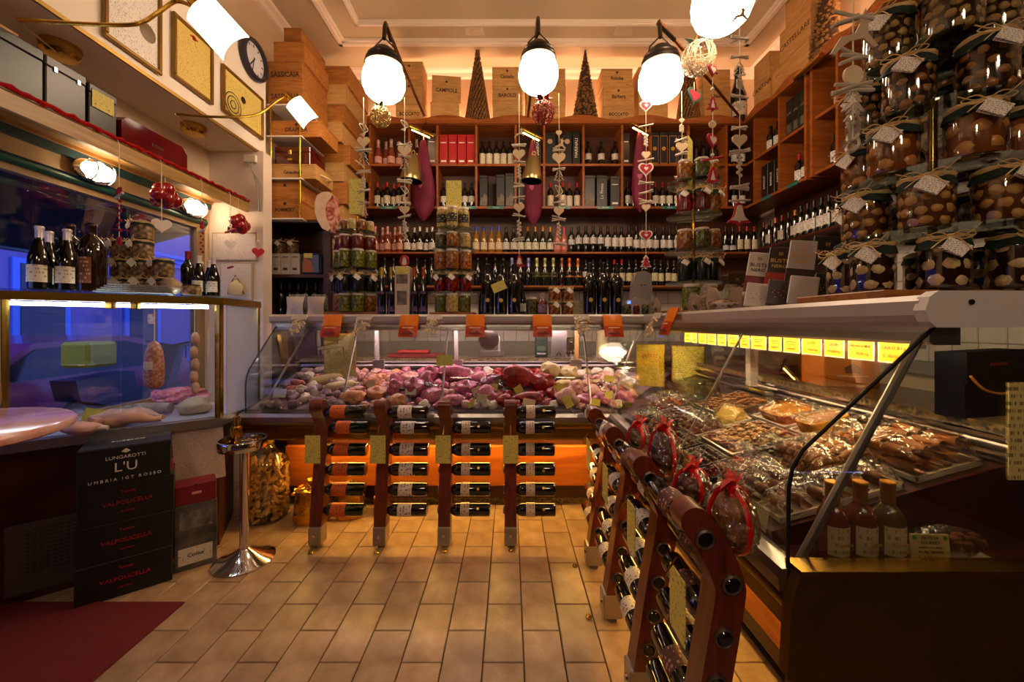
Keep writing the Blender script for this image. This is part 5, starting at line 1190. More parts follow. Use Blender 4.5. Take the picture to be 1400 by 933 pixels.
# crates on top of the rear cabinets
ZK = ZT + .051
def topstack(px0, px1, hs, texts, lab, Y=YC + .06, d_=.26, rz=0, m=CRATE2, emblem=True):
    z = ZK; x0, x1 = xY(px0, Y), xY(px1, Y)
    for k, h_ in enumerate(hs):
        jx = random.uniform(-.012, .012)
        crate(x0 + jx, x1 + jx, Y, Y + d_, z, z + h_, lab + ', ' + (['bottom', 'second', 'third', 'fourth'][k] if k < len(hs) - 1 else 'top') + ' crate', txt=texts[k] if k < len(texts) else None, tsize=min(.06, .22 * h_ / .2 * .25), m=m, rz=rz, emblem=emblem and k != 0); z += h_ + .001
topstack(446, 482, (.19, .17, .20), (None, None, 'Ornellaia'), 'angled stack at the corner end of the rear cabinet', rz=-.18)
topstack(540, 577, (.20, .26, .22), ('BOCCATO', None, None), 'stack behind the left globe lamp')
topstack(588, 627, (.22, .30), (None, 'CAMPIOLE'), 'stack leaning beside the cork cone', rz=.12)
topstack(674, 715, (.20, .22, .20), (None, 'BAROLO', 'Castello'), 'stack behind the middle globe lamp')
topstack(718, 772, (.19, .21, .20), (None, None, None), 'second stack behind the middle globe lamp', d_=.24)
topstack(824, 866, (.19, .21, .20), ('BOCCATO', 'Barbera', 'Rocche'), 'stack between the seed cone and the right globe lamp')
topstack(872, 912, (.19, .22, .21), (None, None, None), 'stack behind the right globe lamp')
topstack(962, 999, (.20, .20, .19), (None, 'Chianti', None), 'stack behind the pink heart garland')
# crates on the right-hand cabinet
def rcrate(px0, px1, z0, h_, label, txt=None, X=XC + .06, d_=.27, rz=-PI / 2, m=CRATE2):
    y1, y0 = yX(px0, X), yX(px1, X); w_ = y1 - y0
    t = thing('wine_crate', label, 'crate', (X + d_ / 2, (y0 + y1) / 2, z0), (0, 0, rz))
    MB().box(-w_ / 2, w_ / 2, -d_ / 2, d_ / 2, .0005, h_ - .0125, bev=.002).build('crate_body', m, t)
    MB().box(-w_ / 2 - .002, w_ / 2 + .002, -d_ / 2 - .002, d_ / 2 + .002, h_ - .012, h_, bev=.002).build('lid', m, t)
    if txt: place('lettering', text_mesh(txt, .07, INK), t, (0, -d_ / 2 - .0012, h_ * .45))
    return t
rcrate(1031, 1052, ZK, .55, 'upright crate lettered on its front in the cabinet corner', 'CANTINA')
rcrate(1056, 1106, ZK, .30, 'large crate on the right-hand cabinet, below another')
rcrate(1066, 1108, ZK + .301, .30, 'crate lying across the large right-hand one', 'CASTELLARE')
rcrate(1074, 1106, ZK + .602, .24, 'small crate topping the right-hand stack', None)
# seed and cork cones
def cone(px, py_top, wpx, label, kind, Y=4.55, loc=None, H_=None, r=None, zb=ZK):
    x = xY(px, Y); hh = H_ or (zY(py_top, Y) - zb); rr = r or wpx * Y / F / 2
    l = loc or (x, Y, zb)
    t = thing('decor_cone', label, 'christmas tree', l)
    MB().lathe([(rr * .96, 0), (rr * .04, hh * .98), (0, hh)], 24).build('core', mat('cone_core', '#3c2410', .9), t)
    mb = MB(); n = 0
    rng = random.Random(px)
    if kind == 'cork':
        z = .02
        while z < hh * .97:
            R = rr * (1 - z / hh); k = max(4, int(2 * PI * R / .03))
            for i in range(k):
                a = 2 * PI * (i + .5 * (n % 2)) / k
                mb.lathe([(0, -.004), (.0125, -.004), (.0125, .03), (0, .03)], 6, M=Matrix.Rotation(a, 4, 'Z') @ Matrix.Translation((R - .012, 0, z)) @ Matrix.Rotation(PI / 2 + rng.uniform(-.1, .1), 4, 'Y'))
            z += .027; n += 1
        mm = mat('cork_bits', '#8a5c2c', .8, var=.4, vscale=25)
    else:
        for i in range(520):
            z = hh * (1 - math.sqrt(rng.random())); R = rr * (1 - z / hh); a = rng.random() * 2 * PI
            mb.ico((R * math.cos(a), R * math.sin(a), z), (.014, .014, .010), 1)
        mm = mat('seed_bits', '#9a6a30', .7, var=.5, vscale=30)
    o = mb.build('covering', mm, t); o['kind'] = 'stuff'
    return t
cone(653, 66, 33, 'tall tree-shaped cone covered in wine corks on the rear cabinet', 'cork')
cone(800, 66, 36, 'tall tree-shaped cone covered in seeds and cones on the rear cabinet', 'seed')
cone(941, 66, 30, 'tree-shaped cork cone behind the large wire ball', 'cork')
yq = yX(1128, 2.77); cone(1128, 0, 36, 'large nut-shell cone on the right-hand cabinet', 'seed', loc=(2.775, yq, ZT + .03), H_=.95, r=.13)
bottle('champagne', 'green', '#1c2414', ('#d8c8b0', '#4a4038'), (xY(1009, 4.55), 4.55, ZK), 0, 2.1, 'very large champagne bottle standing on the corner of the cabinet', arc=1.2)
# hams in magenta cloth bags
HAMC = mat('ham_bag_cloth', '#6c0c30', .75, bump=.4, bscale=25)
def ham(px, y0, y1, wpx, label, Y=4.29):
    x = xY(px, Y); z0, z1 = zY(y1, Y), zY(y0, Y); L = z1 - z0; r = wpx * Y / F / 2
    t = thing('ham_bag', label, 'ham', (x, Y, z0))
    def fn(u, v):
        a = 2 * PI * u; prof = [(0, .02), (.06, .5), (.16, .86), (.32, 1.0), (.5, .92), (.7, .68), (.86, .46), (.95, .33), (1, .2)]
        for (p0, q0), (p1, q1) in zip(prof, prof[1:]):
            if p0 <= v <= p1: rr = q0 + (q1 - q0) * (v - p0) / (p1 - p0); break
        f = 1 + .07 * math.sin(3 * a + 5 * v) * (.4 + v) + .04 * math.sin(7 * a)
        return (r * rr * f * math.cos(a), r * .62 * rr * f * math.sin(a), L * v)
    MB().grid(28, 26, fn).build('cloth_bag', HAMC, t)
    MB().tube([(0, .0, L * .97), (0, .01, L * 1.06)], .006, 6).build('cord', ROPE, t)
    mb = MB(); mb.prism([(-.025, .03), (.025, .03), (.025, 0), (0, -.03), (-.025, 0)], -.003, 0); mb.prism([(-.017, .022), (.017, .022), (.017, 0), (0, -.02), (-.017, 0)], -.005, 0)
    o = mb.build('crest', mat('crest_pink', '#b85a78', .6), t, loc=(-.02, -r * .62 * .95, L * .42)); 
    return t
ham(579, 192, 303, 30, 'ham in a magenta cloth bag hanging beside the red boxes')
ham(729, 192, 309, 25, 'ham in a magenta cloth bag hanging behind the middle bell')
ham(875, 180, 291, 23, 'ham in a magenta cloth bag behind the hearts garland')
BELLM = mat('bell_bronze', '#a08a5c', .28, metal=.9)
def bell(px, y0, y1, wpx, label, Y=3.95):
    x = xY(px, Y); zt, zb = zY(y0, Y), zY(y1, Y); h_ = zt - zb; r = wpx * Y / F / 2
    t = thing('bronze_bell', label, 'bell', (x, Y, zb), (0, .08, 0))
    MB().lathe([(r * .98, 0), (r, .01), (r * .93, .05), (r * .80, h_ * .35), (r * .66, h_ * .62), (r * .46, h_ * .78), (r * .2, h_ * .84), (0, h_ * .85)], 28, cap=False).build('bell', BELLM, t)
    MB().lathe([(r * .90, .012), (r * .6, h_ * .6), (0, h_ * .75)], 24, cap=False).build('inside', BLACKM, t)
    MB().tube([(r * .16 * math.cos(a), 0, h_ * .9 + r * .2 * math.sin(a)) for a in [k * PI / 6 for k in range(12)]], .008, 6, closed=True).build('loop', BELLM, t)
    MB().tube([(0, 0, h_ * .95), (0, YC - .02 - Y, zY(166, YC) - zb)], .004, 6).build('cord', BLACKM, t)
bell(562, 205, 248, 31, 'bronze bell hanging in front of the first ham bag')
bell(727, 206, 248, 29, 'bronze bell hanging in front of the second ham bag')
# cured ham leg near the crates
t = thing('cured_ham', 'cut cured ham with white fat and red meat by the dark cupboard', 'ham', P(446, 302, 3.3))
hp = lambda pts: [((x - 446) / F * 3.3, -(y - 302) / F * 3.3) for x, y in pts]
MB().prism(hp([(437, 270), (443, 266), (452, 265), (458, 268), (456, 273), (450, 280), (448, 290), (450, 302), (456, 314), (452, 318), (444, 314), (438, 304), (434, 292), (434, 280)]), -.05, .05, sm=True).build('fat_rind', mat('ham_fat', '#d8b498', .4, var=.2, vscale=15), t)
MB().prism(hp([(458, 269), (461, 276), (461, 290), (463, 304), (468, 316), (464, 322), (456, 318), (450, 304), (447, 290), (449, 279), (455, 272)]), -.046, .046, sm=True).build('meat', mat('ham_meat', '#8a1c18', .3, kind='marble', col2='#d8a088', vscale=9), t)
# ================================================================ things on the counter tops
ZTOP = 1.3355
WOODB = mat('board_wood', '#a5682c', .45, kind='wood', col2='#7c4518', vscale=4, stretch=(1, 8, 8))
def tower(cx, cy, zb, board, tiers, label, pole_top, sign=None, tilt=None):
    """board (w,d,h) or None; tiers: (z, radius, [fills], jar_r, jar_h, style, extra)"""
    t = thing('jar_stand', label, 'stand', (cx, cy, zb))
    if board: MB().box(-board[0] / 2, board[0] / 2, -board[1] / 2, board[1] / 2, 0, board[2], bev=.003).build('wood_board', WOODB, t)
    MB().tube([(0, 0, 0), (0, 0, pole_top - zb)], .011, 10).build('pole', BRASS, t)
    for z, R, *_ in tiers:
        if z - zb > .06:
            MB().lathe([(0, -.006), (R - .004, -.006), (R, -.003), (R, .003), (R - .004, .006), (0, .006)], 40).build('glass_plate', GLASSG, t, loc=(0, 0, z - zb - .006))
    if sign: yellow_sign(t, sign[0], sign[1], (sign[2], -.02, sign[3] - zb), (0, 0, sign[4] if len(sign) > 4 else 0), 's', 'price_sign')
    return t
WHERE = {}
def ring(cx, cy, z, n, R, a0, a1, fills, jr, jh, label, group, **k):
    for i in range(n):
        a = a0 + (a1 - a0) * (i / max(1, n - 1))
        x = cx + R * math.sin(a); y = cy - R * math.cos(a)
        jar(fills[i % len(fills)], jr, jh, (x, y, z), nth(label, i, n), group, tagrot=k.get('tr', 0) + a * .6, **{q: v for q, v in k.items() if q != 'tr'})
# --- tower one (green and red jars, by the dark cupboard)
T1 = (xY(489, 3.0), 3.0)
def zt(py, Y=3.0): return zY(py, Y)
tower(*T1, ZTOP, (.40, .26, .022), [(ZTOP + .17, .19), (ZTOP + .345, .19), (ZTOP + .625, .155)], 'tiered stand of green and red preserves beside the dark cupboard', zt(296), (.115, .265, 0, zt(270)))
z0 = ZTOP + .0225
ring(*T1, z0, 4, .125, -1.15, 1.15, ['amber', 'green', 'green', 'amber'], .0455, .135, 'white-lidded jar on the lowest board of the cupboard-side stand', 'jars low on cupboard-side stand')
ring(*T1, ZTOP + .17, 4, .13, -1.15, 1.15, ['dark'], .046, .14, 'cloth-covered dark jar with tag on the cupboard-side stand', 'cloth jars on cupboard-side stand', cover=True)
ring(*T1, ZTOP + .345, 4, .128, -1.15, 1.15, ['green'], .0455, .135, 'jar of green olives under the red jars', 'olive jars on cupboard-side stand')
ring(*T1, ZTOP + .4805, 4, .125, -1.1, 1.1, ['red'], .044, .105, 'small red jar standing on the olive jars', 'red jars on cupboard-side stand')
ring(*T1, ZTOP + .625, 5, .11, -1.25, 1.25, ['cream', 'amber'], .0325, .075, 'little jar on the top plate of the cupboard-side stand', 'little jars on top plate', lid='w')
# --- tower two (mustard on top)
T2 = (xY(621, 2.98), 2.98)
tower(*T2, ZTOP, (.325, .26, .02), [(ZTOP + .17, .17), (ZTOP + .33, .17), (ZTOP + .495, .165), (ZTOP + .64, .16)], 'tiered brass stand with mustard jars on its top plate', ZTOP + .78, (.115, .24, 0, zY(270, 2.98)))
ring(*T2, ZTOP + .0205, 3, .115, -.85, .85, ['green', 'cream', 'green'], .046, .135, 'jar of green vegetables on the lowest board of the mustard stand', 'green jars on mustard stand')
ring(*T2, ZTOP + .17, 3, .115, -.9, .9, ['redbright'], .046, .14, 'cloth-covered jar of tomatoes with tag on the mustard stand', 'tomato jars', cover=True)
ring(*T2, ZTOP + .33, 3, .115, -.9, .9, ['mix', 'amber', 'mix'], .048, .145, 'jar of mixed pickles on the mustard stand', 'mixed pickle jars')
ring(*T2, ZTOP + .495, 3, .112, -.9, .9, ['olive', 'amber', 'cream'], .043, .105, 'short white-lidded jar below the mustard jars', 'short jars below mustard')
ring(*T2, ZTOP + .64, 3, .10, -.9, .9, ['cream'], .042, .15, 'jar of yellow mustard with black label on the top plate', 'mustard jars', lid='w', band=('#15130f', '#c8b890'))
# --- tower three (corner of the two counters)
T3 = (xY(948, 2.55), 2.55)
tower(*T3, ZTOP, (.36, .26, .02), [(ZTOP + .20, .17), (ZTOP + .40, .175), (ZTOP + .63, .165), (ZTOP + .84, .16)], 'tiered jar stand at the corner where the counters meet', zY(250, 2.55), (.11, .33, -.03, zY(226, 2.55), .9))
ring(*T3, ZTOP + .0205, 2, .11, -.55, .5, ['green'], .054, .16, 'big jar of green olives at the foot of the corner stand', 'olive jars at foot of corner stand')
ring(*T3, ZTOP + .20, 3, .115, -.85, .85, ['dark'], .043, .16, 'cloth-covered jar of dark olives on the corner stand', 'dark olive jars', cover=True)
ring(*T3, ZTOP + .40, 3, .112, -.9, .9, ['amber', 'olive', 'amber'], .047, .125, 'white-lidded amber jar on the corner stand', 'amber jars on corner stand')
ring(*T3, ZTOP + .63, 3, .112, -.9, .9, ['redbright', 'red', 'amber'], .046, .15, 'cloth-covered red jar with tag high on the corner stand', 'red cloth jars', cover=True)
ring(*T3, ZTOP + .84, 3, .108, -.9, .9, ['amber', 'olive', 'amber'], .046, .115, 'white-lidded jar on the top plate of the corner stand', 'top jars on corner stand')
# --- big near tower on the pastry counter
T4 = (1.285, 1.20)
zt4 = [ZTOP + .026, 1.531, 1.706, 1.876, 2.063]
t4 = tower(*T4, ZTOP, (.60, .32, .025), [(zt4[1], .235), (zt4[2], .215), (zt4[3], .21), (zt4[4], .175)], 'tall tiered stand of cloth-topped preserves on the pastry counter', 2.27); yellow_sign(t4, .13, .10, (-.06, -.19, 2.20 - ZTOP), (0, 0, .2), 's', 'price_sign')
PIEC = {'onion': mat('piece_onion', '#e0c494', .3), 'mushroom': mat('piece_mushroom', '#c89850', .35), 'artichoke': mat('piece_artichoke', '#b08c50', .4, var=.3, vscale=40), 'peach': mat('piece_peach', '#d0904a', .3), 'chest': mat('piece_chestnut', '#a06a34', .3)}
LIQ = {'onion': mat('liq_dark', '#2a0c06', .1), 'mushroom': mat('liq_amber', '#5a300a', .1), 'artichoke': mat('liq_brown', '#2c1a08', .1), 'peach': mat('liq_peach', '#7a4014', .1), 'chest': mat('liq_chest', '#2a1206', .1)}
def big_jar(kind, r, h, loc, label, group, ang, tr):
    o = jar('dark', r, h, loc, label, group, cover=True, tagrot=tr, rz=0)
    o.data = cached(('bigcore', kind, r, h), lambda: MB().lathe(jar_prof(r * .90, h), 20).mesh('jar_liquid', LIQ[kind]))
    def fp():
        mb = MB(); rng = random.Random(kind)
        rad = {'onion': .026, 'mushroom': .019, 'artichoke': .017, 'peach': .03, 'chest': .018}[kind]
        z = rad * .9; k = 0
        while z < h * .78:
            n = max(5, int(2 * PI * r * .85 / (rad * 1.75)))
            for i in range(n):
                a = 2 * PI * (i + .5 * (k % 2)) / n + rng.uniform(-.1, .1)
                mb.ico(((r * .96 - rad * .86) * math.cos(a), (r * .96 - rad * .86) * math.sin(a), z + rng.uniform(-.003, .003)), (rad * rng.uniform(.85, 1), rad * rng.uniform(.85, 1), rad * rng.uniform(.8, 1.05)), 2, amp=.15, seed=i + 9 * k)
            z += rad * 1.65; k += 1
        return mb.mesh('contents', PIEC[kind])
    c_ = place('contents', cached(('pieces', kind, r, h), fp), o, rot=(0, 0, ang)); c_['kind'] = 'stuff'
    place('glass', cached(('jg', r, h), lambda: MB().lathe(jar_prof(r * 1.015, h), 28, cap=False).mesh('glass', JGL)), o)
    return o
lev = [('onion', 8, .20, .052, .148, 'bottom'), ('mushroom', 7, .172, .058, .148, 'second'), ('peach', 6, .158, .058, .146, 'third'), ('chest', 6, .148, .058, .158, 'fourth'), ('artichoke', 5, .115, .062, .165, 'top')]
for k, (kd, n, R, jr, jh, nm) in enumerate(lev):
    for i in range(n):
        a = -2 * PI * .5 + 2 * PI * (i + .3 + .2 * k) / n
        x = T4[0] + R * math.sin(a); y = T4[1] - R * math.cos(a) * (.80 if k == 0 else 1)
        if k == 0: x = T4[0] + R * 1.12 * math.sin(a)
        big_jar(kd, jr, jh, (x, y, zt4[k]), 'cloth-topped jar on the %s tier of the tall stand, %s counterclockwise from the wall' % (nm, ORDN[i]), 'tall stand jars %s tier' % nm, a, a * .5 - .35)
# --- black display bottles, oils, truffle box, small jars on the meat counter
def cb(px, Y, kind, s, label, group=None, cap='#0e0c0a', lab=None, glass='black', **k): return bottle(kind, glass, cap, lab, (xY(px, Y), Y, ZTOP), 0, s, label, group, **k)
for j, px in enumerate((522, 535)): cb(px, 2.84, 'flute', (.84, .84, 1.03), nth('dark oil bottle with violet label beside the truffle box', j, 2), 'violet label bottles by truffle box', cap='#b09020', lab=('#3c3468', '#c86a40'), z=(.02, .16), arc=.9)
for j, px in enumerate((567, 579)): cb(px, 2.84, 'flute', (.84, .84, 1.03), nth('dark oil bottle with violet label and red collar by the tomatoes', j, 2), 'violet label bottles by tomatoes', cap='#b04018', lab=('#3c3468', '#c86a40'), z=(.02, .16), arc=.9)
tr = thing('truffle_box', 'tall white illustrated carton standing on the meat counter', 'box', (xY(549, 2.80), 2.86, ZTOP))
MB().box(-.052, .052, -.05, .05, 0, .345, bev=.003).build('carton', mat('carton_cream', '#c8b4a0', .5), tr)
MB().box(-.035, .035, -.052, -.050, .07, .17).build('picture', mat('truffle_print', '#8a7668', .6, var=.7, vscale=25), tr); MB().box(-.04, .04, -.052, -.050, .22, .285).build('picture', MATS['truffle_print'], tr)
yellow_sign(tr, .085, .05, (0, -.054, .315), key='t')
for j, (px, s_) in enumerate(((667, 1.22), (685, 1.20), (703, 1.22))):
    b_ = cb(px, 2.86, 'bordeaux', s_, nth('tall black display bottle with gold crest behind the orange sachets', j, 3), 'tall black display bottles near the stand')
    MB().lathe([(0, .001), (.012, .001), (.012, 0)], 12, M=Matrix.Translation((0, -.0376, .085)) @ Matrix.Rotation(PI / 2, 4, 'X')).build('gold_crest', GOLDINK, b_)
    MB().lathe([(.019, .232), (.0205, .236), (.019, .240)], 12, cap=False).build('neck_collar', CHROME, b_)
for j, (px, s_) in enumerate(((806, 1.25), (824.5, 1.25), (843, 1.23))):
    b_ = cb(px, 2.86, 'bordeaux', s_, nth('tall black display bottle with gold crest beside the scale', j, 3), 'tall black display bottles by scale')
    MB().lathe([(0, .001), (.012, .001), (.012, 0)], 12, M=Matrix.Translation((0, -.0376, .085)) @ Matrix.Rotation(PI / 2, 4, 'X')).build('gold_crest', GOLDINK, b_)
    MB().lathe([(.019, .232), (.0205, .236), (.019, .240)], 12, cap=False).build('neck_collar', CHROME, b_)
cb(660, 2.97, 'burgundy', .8, 'small dark bottle squeezed beside the tall display bottles'); cb(714, 2.96, 'burgundy', .75, 'small dark bottle with white label at the end of the display trio', lab=('#c8c0b8', '#4a4440'))
yc_ = yellow_sign(None, .10, .065, (xY(682, 2.80), 2.80, zY(392, 2.80)), (0, -.4, 0), 'u'); tag(yc_, 'tilted yellow card pinned to the tall black display bottles', 'price card')
jar('olive', .042, .125, (xY(727, 2.86), 2.86, ZTOP), 'single jar of olives between the display bottles and the honey jars')
cb(741.5, 2.84, 'square', .85, 'little liqueur bottle with pale stopper', cap='#b89a80', lab=('#6a4a70', '#d8c8c8'), glass='amber')
for j, (px, lv) in enumerate(((758, 0), (775.5, 0), (758, 1), (775.5, 1))):
    jar('amber', .043, .098, (xY(px, 2.84), 2.84, ZTOP + .0985 * lv), 'cloth-covered amber jar in the small stack of four, %s' % ['lower near the liqueur', 'lower near the leaflet', 'upper near the liqueur', 'upper near the leaflet'][j], cover=True, tagrot=.1)
o = MB().box(-.045, .045, 0, .012, 0, .11).build('leaflet_stand', paper('leaflet_print', '#b8a888', '#3a3a5a', 80, 60, .5), None, loc=(xY(792, 2.97), 2.97, ZTOP)); tag(o, 'small printed leaflet standing behind the stacked amber jars', 'leaflet')
scl = thing('weighing_scale', 'grey shop scale head with blue lit screen on the counter', 'scale', (xY(870, 2.93), 2.93, ZTOP))
MB().prism([(-.06, .0), (.10, 0), (.10, .10), (-.02, .13), (-.06, .10)], -.05, .08).build('base', mat('scale_plastic', '#a89c98', .4), scl)
MB().prism([(-.045, .11), (.09, .11), (.11, .16), (.10, .30), (.05, .325), (-.005, .315), (-.035, .24)], -.03, .03).build('display_head', mat('scale_plastic2', '#8f8682', .4), scl)
MB().box(-.075, -.058, -.052, -.030, .04, .10).build('screen', mat('screen_blue', '#3050ff', .3, emit=2.0, ecol='#4a78ff'), scl)
MB().box(.02, .035, -.032, -.029, .215, .222).box(.045, .06, -.032, -.029, .215, .222).build('buttons', BLACKINK, scl)
for j, px in enumerate((857, 883)): jar('olive', .030, .075, (xY(px, 2.78), 2.78, ZTOP), nth('small yellow-green jar at the foot of the scale', j, 2), 'small jars by scale', lid='g')
jar('red', .022, .07, (xY(870, 2.79), 2.79, ZTOP), 'tiny red jar between the two small green ones', lid='g')
# paper and cellophane bags in the corner
def food_bag(px, py, Y, w_, h_, fill, label, rz=0, z=ZTOP, paperfront=True, name='food_bag'):
    t = thing(name, label, 'food bag', (xY(px, Y), Y, z), (0, 0, rz))
    MB().grid(10, 10, lambda u, v: (w_ * .5 * math.cos(2 * PI * u) * (1 - .25 * v ** 3), w_ * .34 * math.sin(2 * PI * u) * (1 - .9 * v ** 4), h_ * v)).build('clear_bag', BAGP, t)
    MB().ico((0, 0, h_ * .33), (w_ * .46, w_ * .30, h_ * .32), 3, amp=.2, seed=px % 7).build('contents', fill, t)
    if paperfront: MB().grid(6, 8, lambda u, v: ((u - .5) * w_ * .9, -w_ * .35 + .012 * math.sin(3 * u + 4 * v) + w_ * .24 * max(0, v - .55) ** 1.3, h_ * (.02 + .85 * v))).build('paper_label', paper('bag_paper', '#c8b0a0', '#6a5a54', 120, 60, .35), t)
NUT = mat('fill_nut', '#a87848', .6, kind='vor', col2='#5a3418', vscale=60); PASTA = mat('fill_pasta', '#8a7440', .6, kind='vor', col2='#4a3a18', vscale=50); DRY = mat('fill_dry', '#5c4a3a', .7, kind='vor', col2='#241810', vscale=60)
food_bag(893, 425, 2.62, .08, .12, PASTA, 'small cellophane bag leaning by the corner stand', rz=.8)
food_bag(948, 425, 2.22, .075, .11, NUT, 'paper-fronted bag in front of the corner stand, nearest its foot', rz=.5)
food_bag(967, 425, 2.15, .11, .15, NUT, 'larger paper-fronted bag in front of the corner stand', rz=.5)
food_bag(1000, 425, 2.05, .12, .14, PASTA, 'cellophane bag with folded paper top beside the white bowl', rz=.4)
t = thing('snack_bowl', 'small white bowl of nuts by the paper-fronted bags', 'bowl', (xY(990, 1.92), 1.92, ZTOP))
MB().lathe([(.025, 0), (.03, .004), (.065, .035), (.062, .036), (.028, .01), (0, .009)], 24, cap=False).build('bowl', mat('porcelain', '#c8c0bc', .2), t)
MB().ico((0, 0, .03), (.055, .055, .02), 3, amp=.4, freq=6).build('nuts', NUT, t)
ac = thing('acrylic_box', 'clear acrylic display box with dried flowers behind the bags', 'box', (xY(1012, 2.3), 2.30, ZTOP))
MB().box(-.09, .09, -.06, .06, 0, .22).build('acrylic', GLASSG, ac); 
mbx = MB()
for k in range(24): mbx.ico((random.uniform(-.07, .07), random.uniform(-.04, .04), random.uniform(.02, .19)), .011, 1)
mbx.build('dried_flowers', mat('dry_flower', '#7a5a30', .8), ac)['kind'] = 'stuff'
o = thing('photo_card', 'brown printed card leaning behind the acrylic box', 'card', (1.455, 2.46, ZTOP), (-.12, 0, 0)); MB().box(-.075, .075, 0, .01, 0, .27).build('card', mat('card_brown', '#5a2c18', .5, var=.4, vscale=9), o)
# chocolate bar display (two tiers, leaning)
CH = [('#c4b4a8', '#6a4a34', '#7a1c18'), ('#2c1410', '#c8963c', '#b01c18'), ('#b4a8a4', '#c8963c', '#3a1c14'), ('#17110f', '#d8a840', '#4a2418')]
LBN = ['white', 'dark brown', 'silver', 'black']
choc = [(1040, 1.66, .085, .215), (1070, 1.58, .085, .225), (1102, 1.49, .09, .235), (1137, 1.47, .095, .25)]
rk = thing('bar_rack', 'low stepped acrylic rack holding the leaning chocolate bars', 'stand', (0, 0, ZTOP))
for k, (px, Y, w_, h_) in enumerate(choc):
    col, ink, low = CH[k]; x = xY(px, Y)
    t = thing('chocolate_bar', '%s chocolate bar with gold lettering leaning in the upper step' % LBN[k], 'chocolate', (x, Y + .05, ZTOP + .055), (-.30, .16, -.50))
    MB().box(-w_ / 2, w_ / 2, -.007, .007, 0, h_ * .95, bev=.003).build('wrapper', mat('wrap_' + col, col, .35), t)
    MB().box(-w_ / 2 - .0004, w_ / 2 + .0004, -.0078, -.0065, h_ * .06, h_ * .42).build('lower_band', mat('wrap_' + low, low, .35, var=.4, vscale=30), t)
    place('lettering', text_mesh('BUSTE', .024, GOLDINK if k else INK), t, (0, -.0085, h_ * .66)); place('lettering', text_mesh('NERO', .020, GOLDINK if k else INK), t, (0, -.0085, h_ * .55)); place('lettering', text_mesh('III', .022, GOLDINK if k else INK), t, (0, -.0085, h_ * .80))
    t2 = thing('chocolate_bar', '%s chocolate bar leaning in the lower step, mostly plain' % LBN[k], 'chocolate', (x - .045, Y - .035, ZTOP + .004), (-.30, .16, -.50))
    MB().box(-w_ / 2, w_ / 2, -.007, .007, 0, h_ * .48, bev=.003).build('wrapper', MATS['wrap_' + col], t2)
    MB().box(-w_ * .3, w_ * .3, -.0078, -.0065, h_ * .14, h_ * .3).build('print', paper('choc_print%d' % k, col, ink, 110, 90, .4), t2)
    MB().box(x - .05, x + .05, Y + .0, Y + .05, 0, .052).build('step', GLASSG, rk)
# ================================================================ sachets hanging over the counter front edge
ORG = mat('sachet_orange', '#d8700c', .3); ORD2 = mat('sachet_deep', '#b83a06', .3)
def sachet(px, Y, w_, label, kind, py0=431, py1=461, X=None, rz=0):
    if rz: X = .845; yy = yX(px, X); z0 = zY(py1, yy); loc = (X, yy, z0); h_ = .160; rz = -PI / 2
    else: z0 = zY(py1, 2.645); loc = (xY(px, 2.645), 2.645, z0); h_ = (1.331 - z0) / math.cos(.375)
    t = thing('food_sachet', label, 'sachet', loc, (-.375, 0, rz))
    MB().box(-w_ / 2, w_ / 2, 0, .014, h_ - .012, h_).build('folded_top', ORG if kind == 'o' else mat('header_white', '#e8e0dc', .5), t)
    if kind == 'o':
        MB().grid(8, 10, lambda u, v: ((u - .5) * w_, -.012 * math.sin(PI * u) * math.sin(PI * v) - .002, h_ * v)).build('front', ORG, t)
        MB().grid(8, 10, lambda u, v: ((u - .5) * w_, .002, h_ * v)).build('back', ORG, t)
        MB().grid(8, 5, lambda u, v: ((u - .5) * w_ * .98, -.0135 * math.sin(PI * u) * math.sin(PI * v * .5) - .0035, h_ * .01 + h_ * .46 * v)).build('lower_print', ORD2, t)
        MB().box(-w_ * .3, w_ * .3, -.017, -.0155, h_ * .36, h_ * .40).build('white_print', mat('print_cream', '#e8b088', .6), t)
        MB().prism([(-w_ * .35, h_ * .10), (-w_ * .2, h_ * .18), (0, h_ * .15), (w_ * .1, h_ * .24), (w_ * .35, h_ * .10)], -.0165, -.0150).build('picture', mat('print_maroon', '#6a1408', .6), t)
    else:
        MB().grid(8, 10, lambda u, v: ((u - .5) * w_, -.016 * math.sin(PI * u) * math.sin(PI * min(1, v * 1.2)) - .002, h_ * v)).build('clear_front', BAGP, t)
        MB().box(-w_ * .5, w_ * .5, 0, .003, h_ * .8, h_ * 1.02).build('header', mat('header_white', '#e8e0dc', .5), t)
        mb = MB(); rng = random.Random(px)
        for k in range(26):
            x = rng.uniform(-.36, .36) * w_; z = h_ * rng.uniform(.1, .7); a = rng.uniform(0, PI); r = .018
            mb.tube([(x + r * math.cos(a + q), -.010 + rng.uniform(-.003, .003), z + r * math.sin(a + q)) for q in (0, .5, 1.0, 1.5)], .0055, 5)
        mb.build('dried_mushrooms', mat('mush_dry', '#e0c498', .7, var=.4, vscale=40), t)['kind'] = 'stuff'
Ys = 2.700
for px, w_, lb in ((450.5, .128, 'orange sachet over the counter edge beside the side cupboard'), (557, .128, 'orange sachet over the counter edge below the violet oil bottles'), (649, .128, 'orange sachet over the counter edge below the mustard stand'), (742, .128, 'orange sachet over the counter edge below the olive jar'), (840, .128, 'orange sachet over the counter edge below the tall bottles by the scale')):
    sachet(px, Ys, w_, lb, 'o')
for px, lb in ((403, 'clear sachet of dried mushrooms at the cupboard end of the counter edge'), (494, 'clear sachet of dried mushrooms below the cupboard-side stand'), (592, 'clear sachet of dried mushrooms below the tomatoes'), (797, 'clear sachet of dried mushrooms near the leaflet')):
    sachet(px, Ys, .105, lb, 'm')
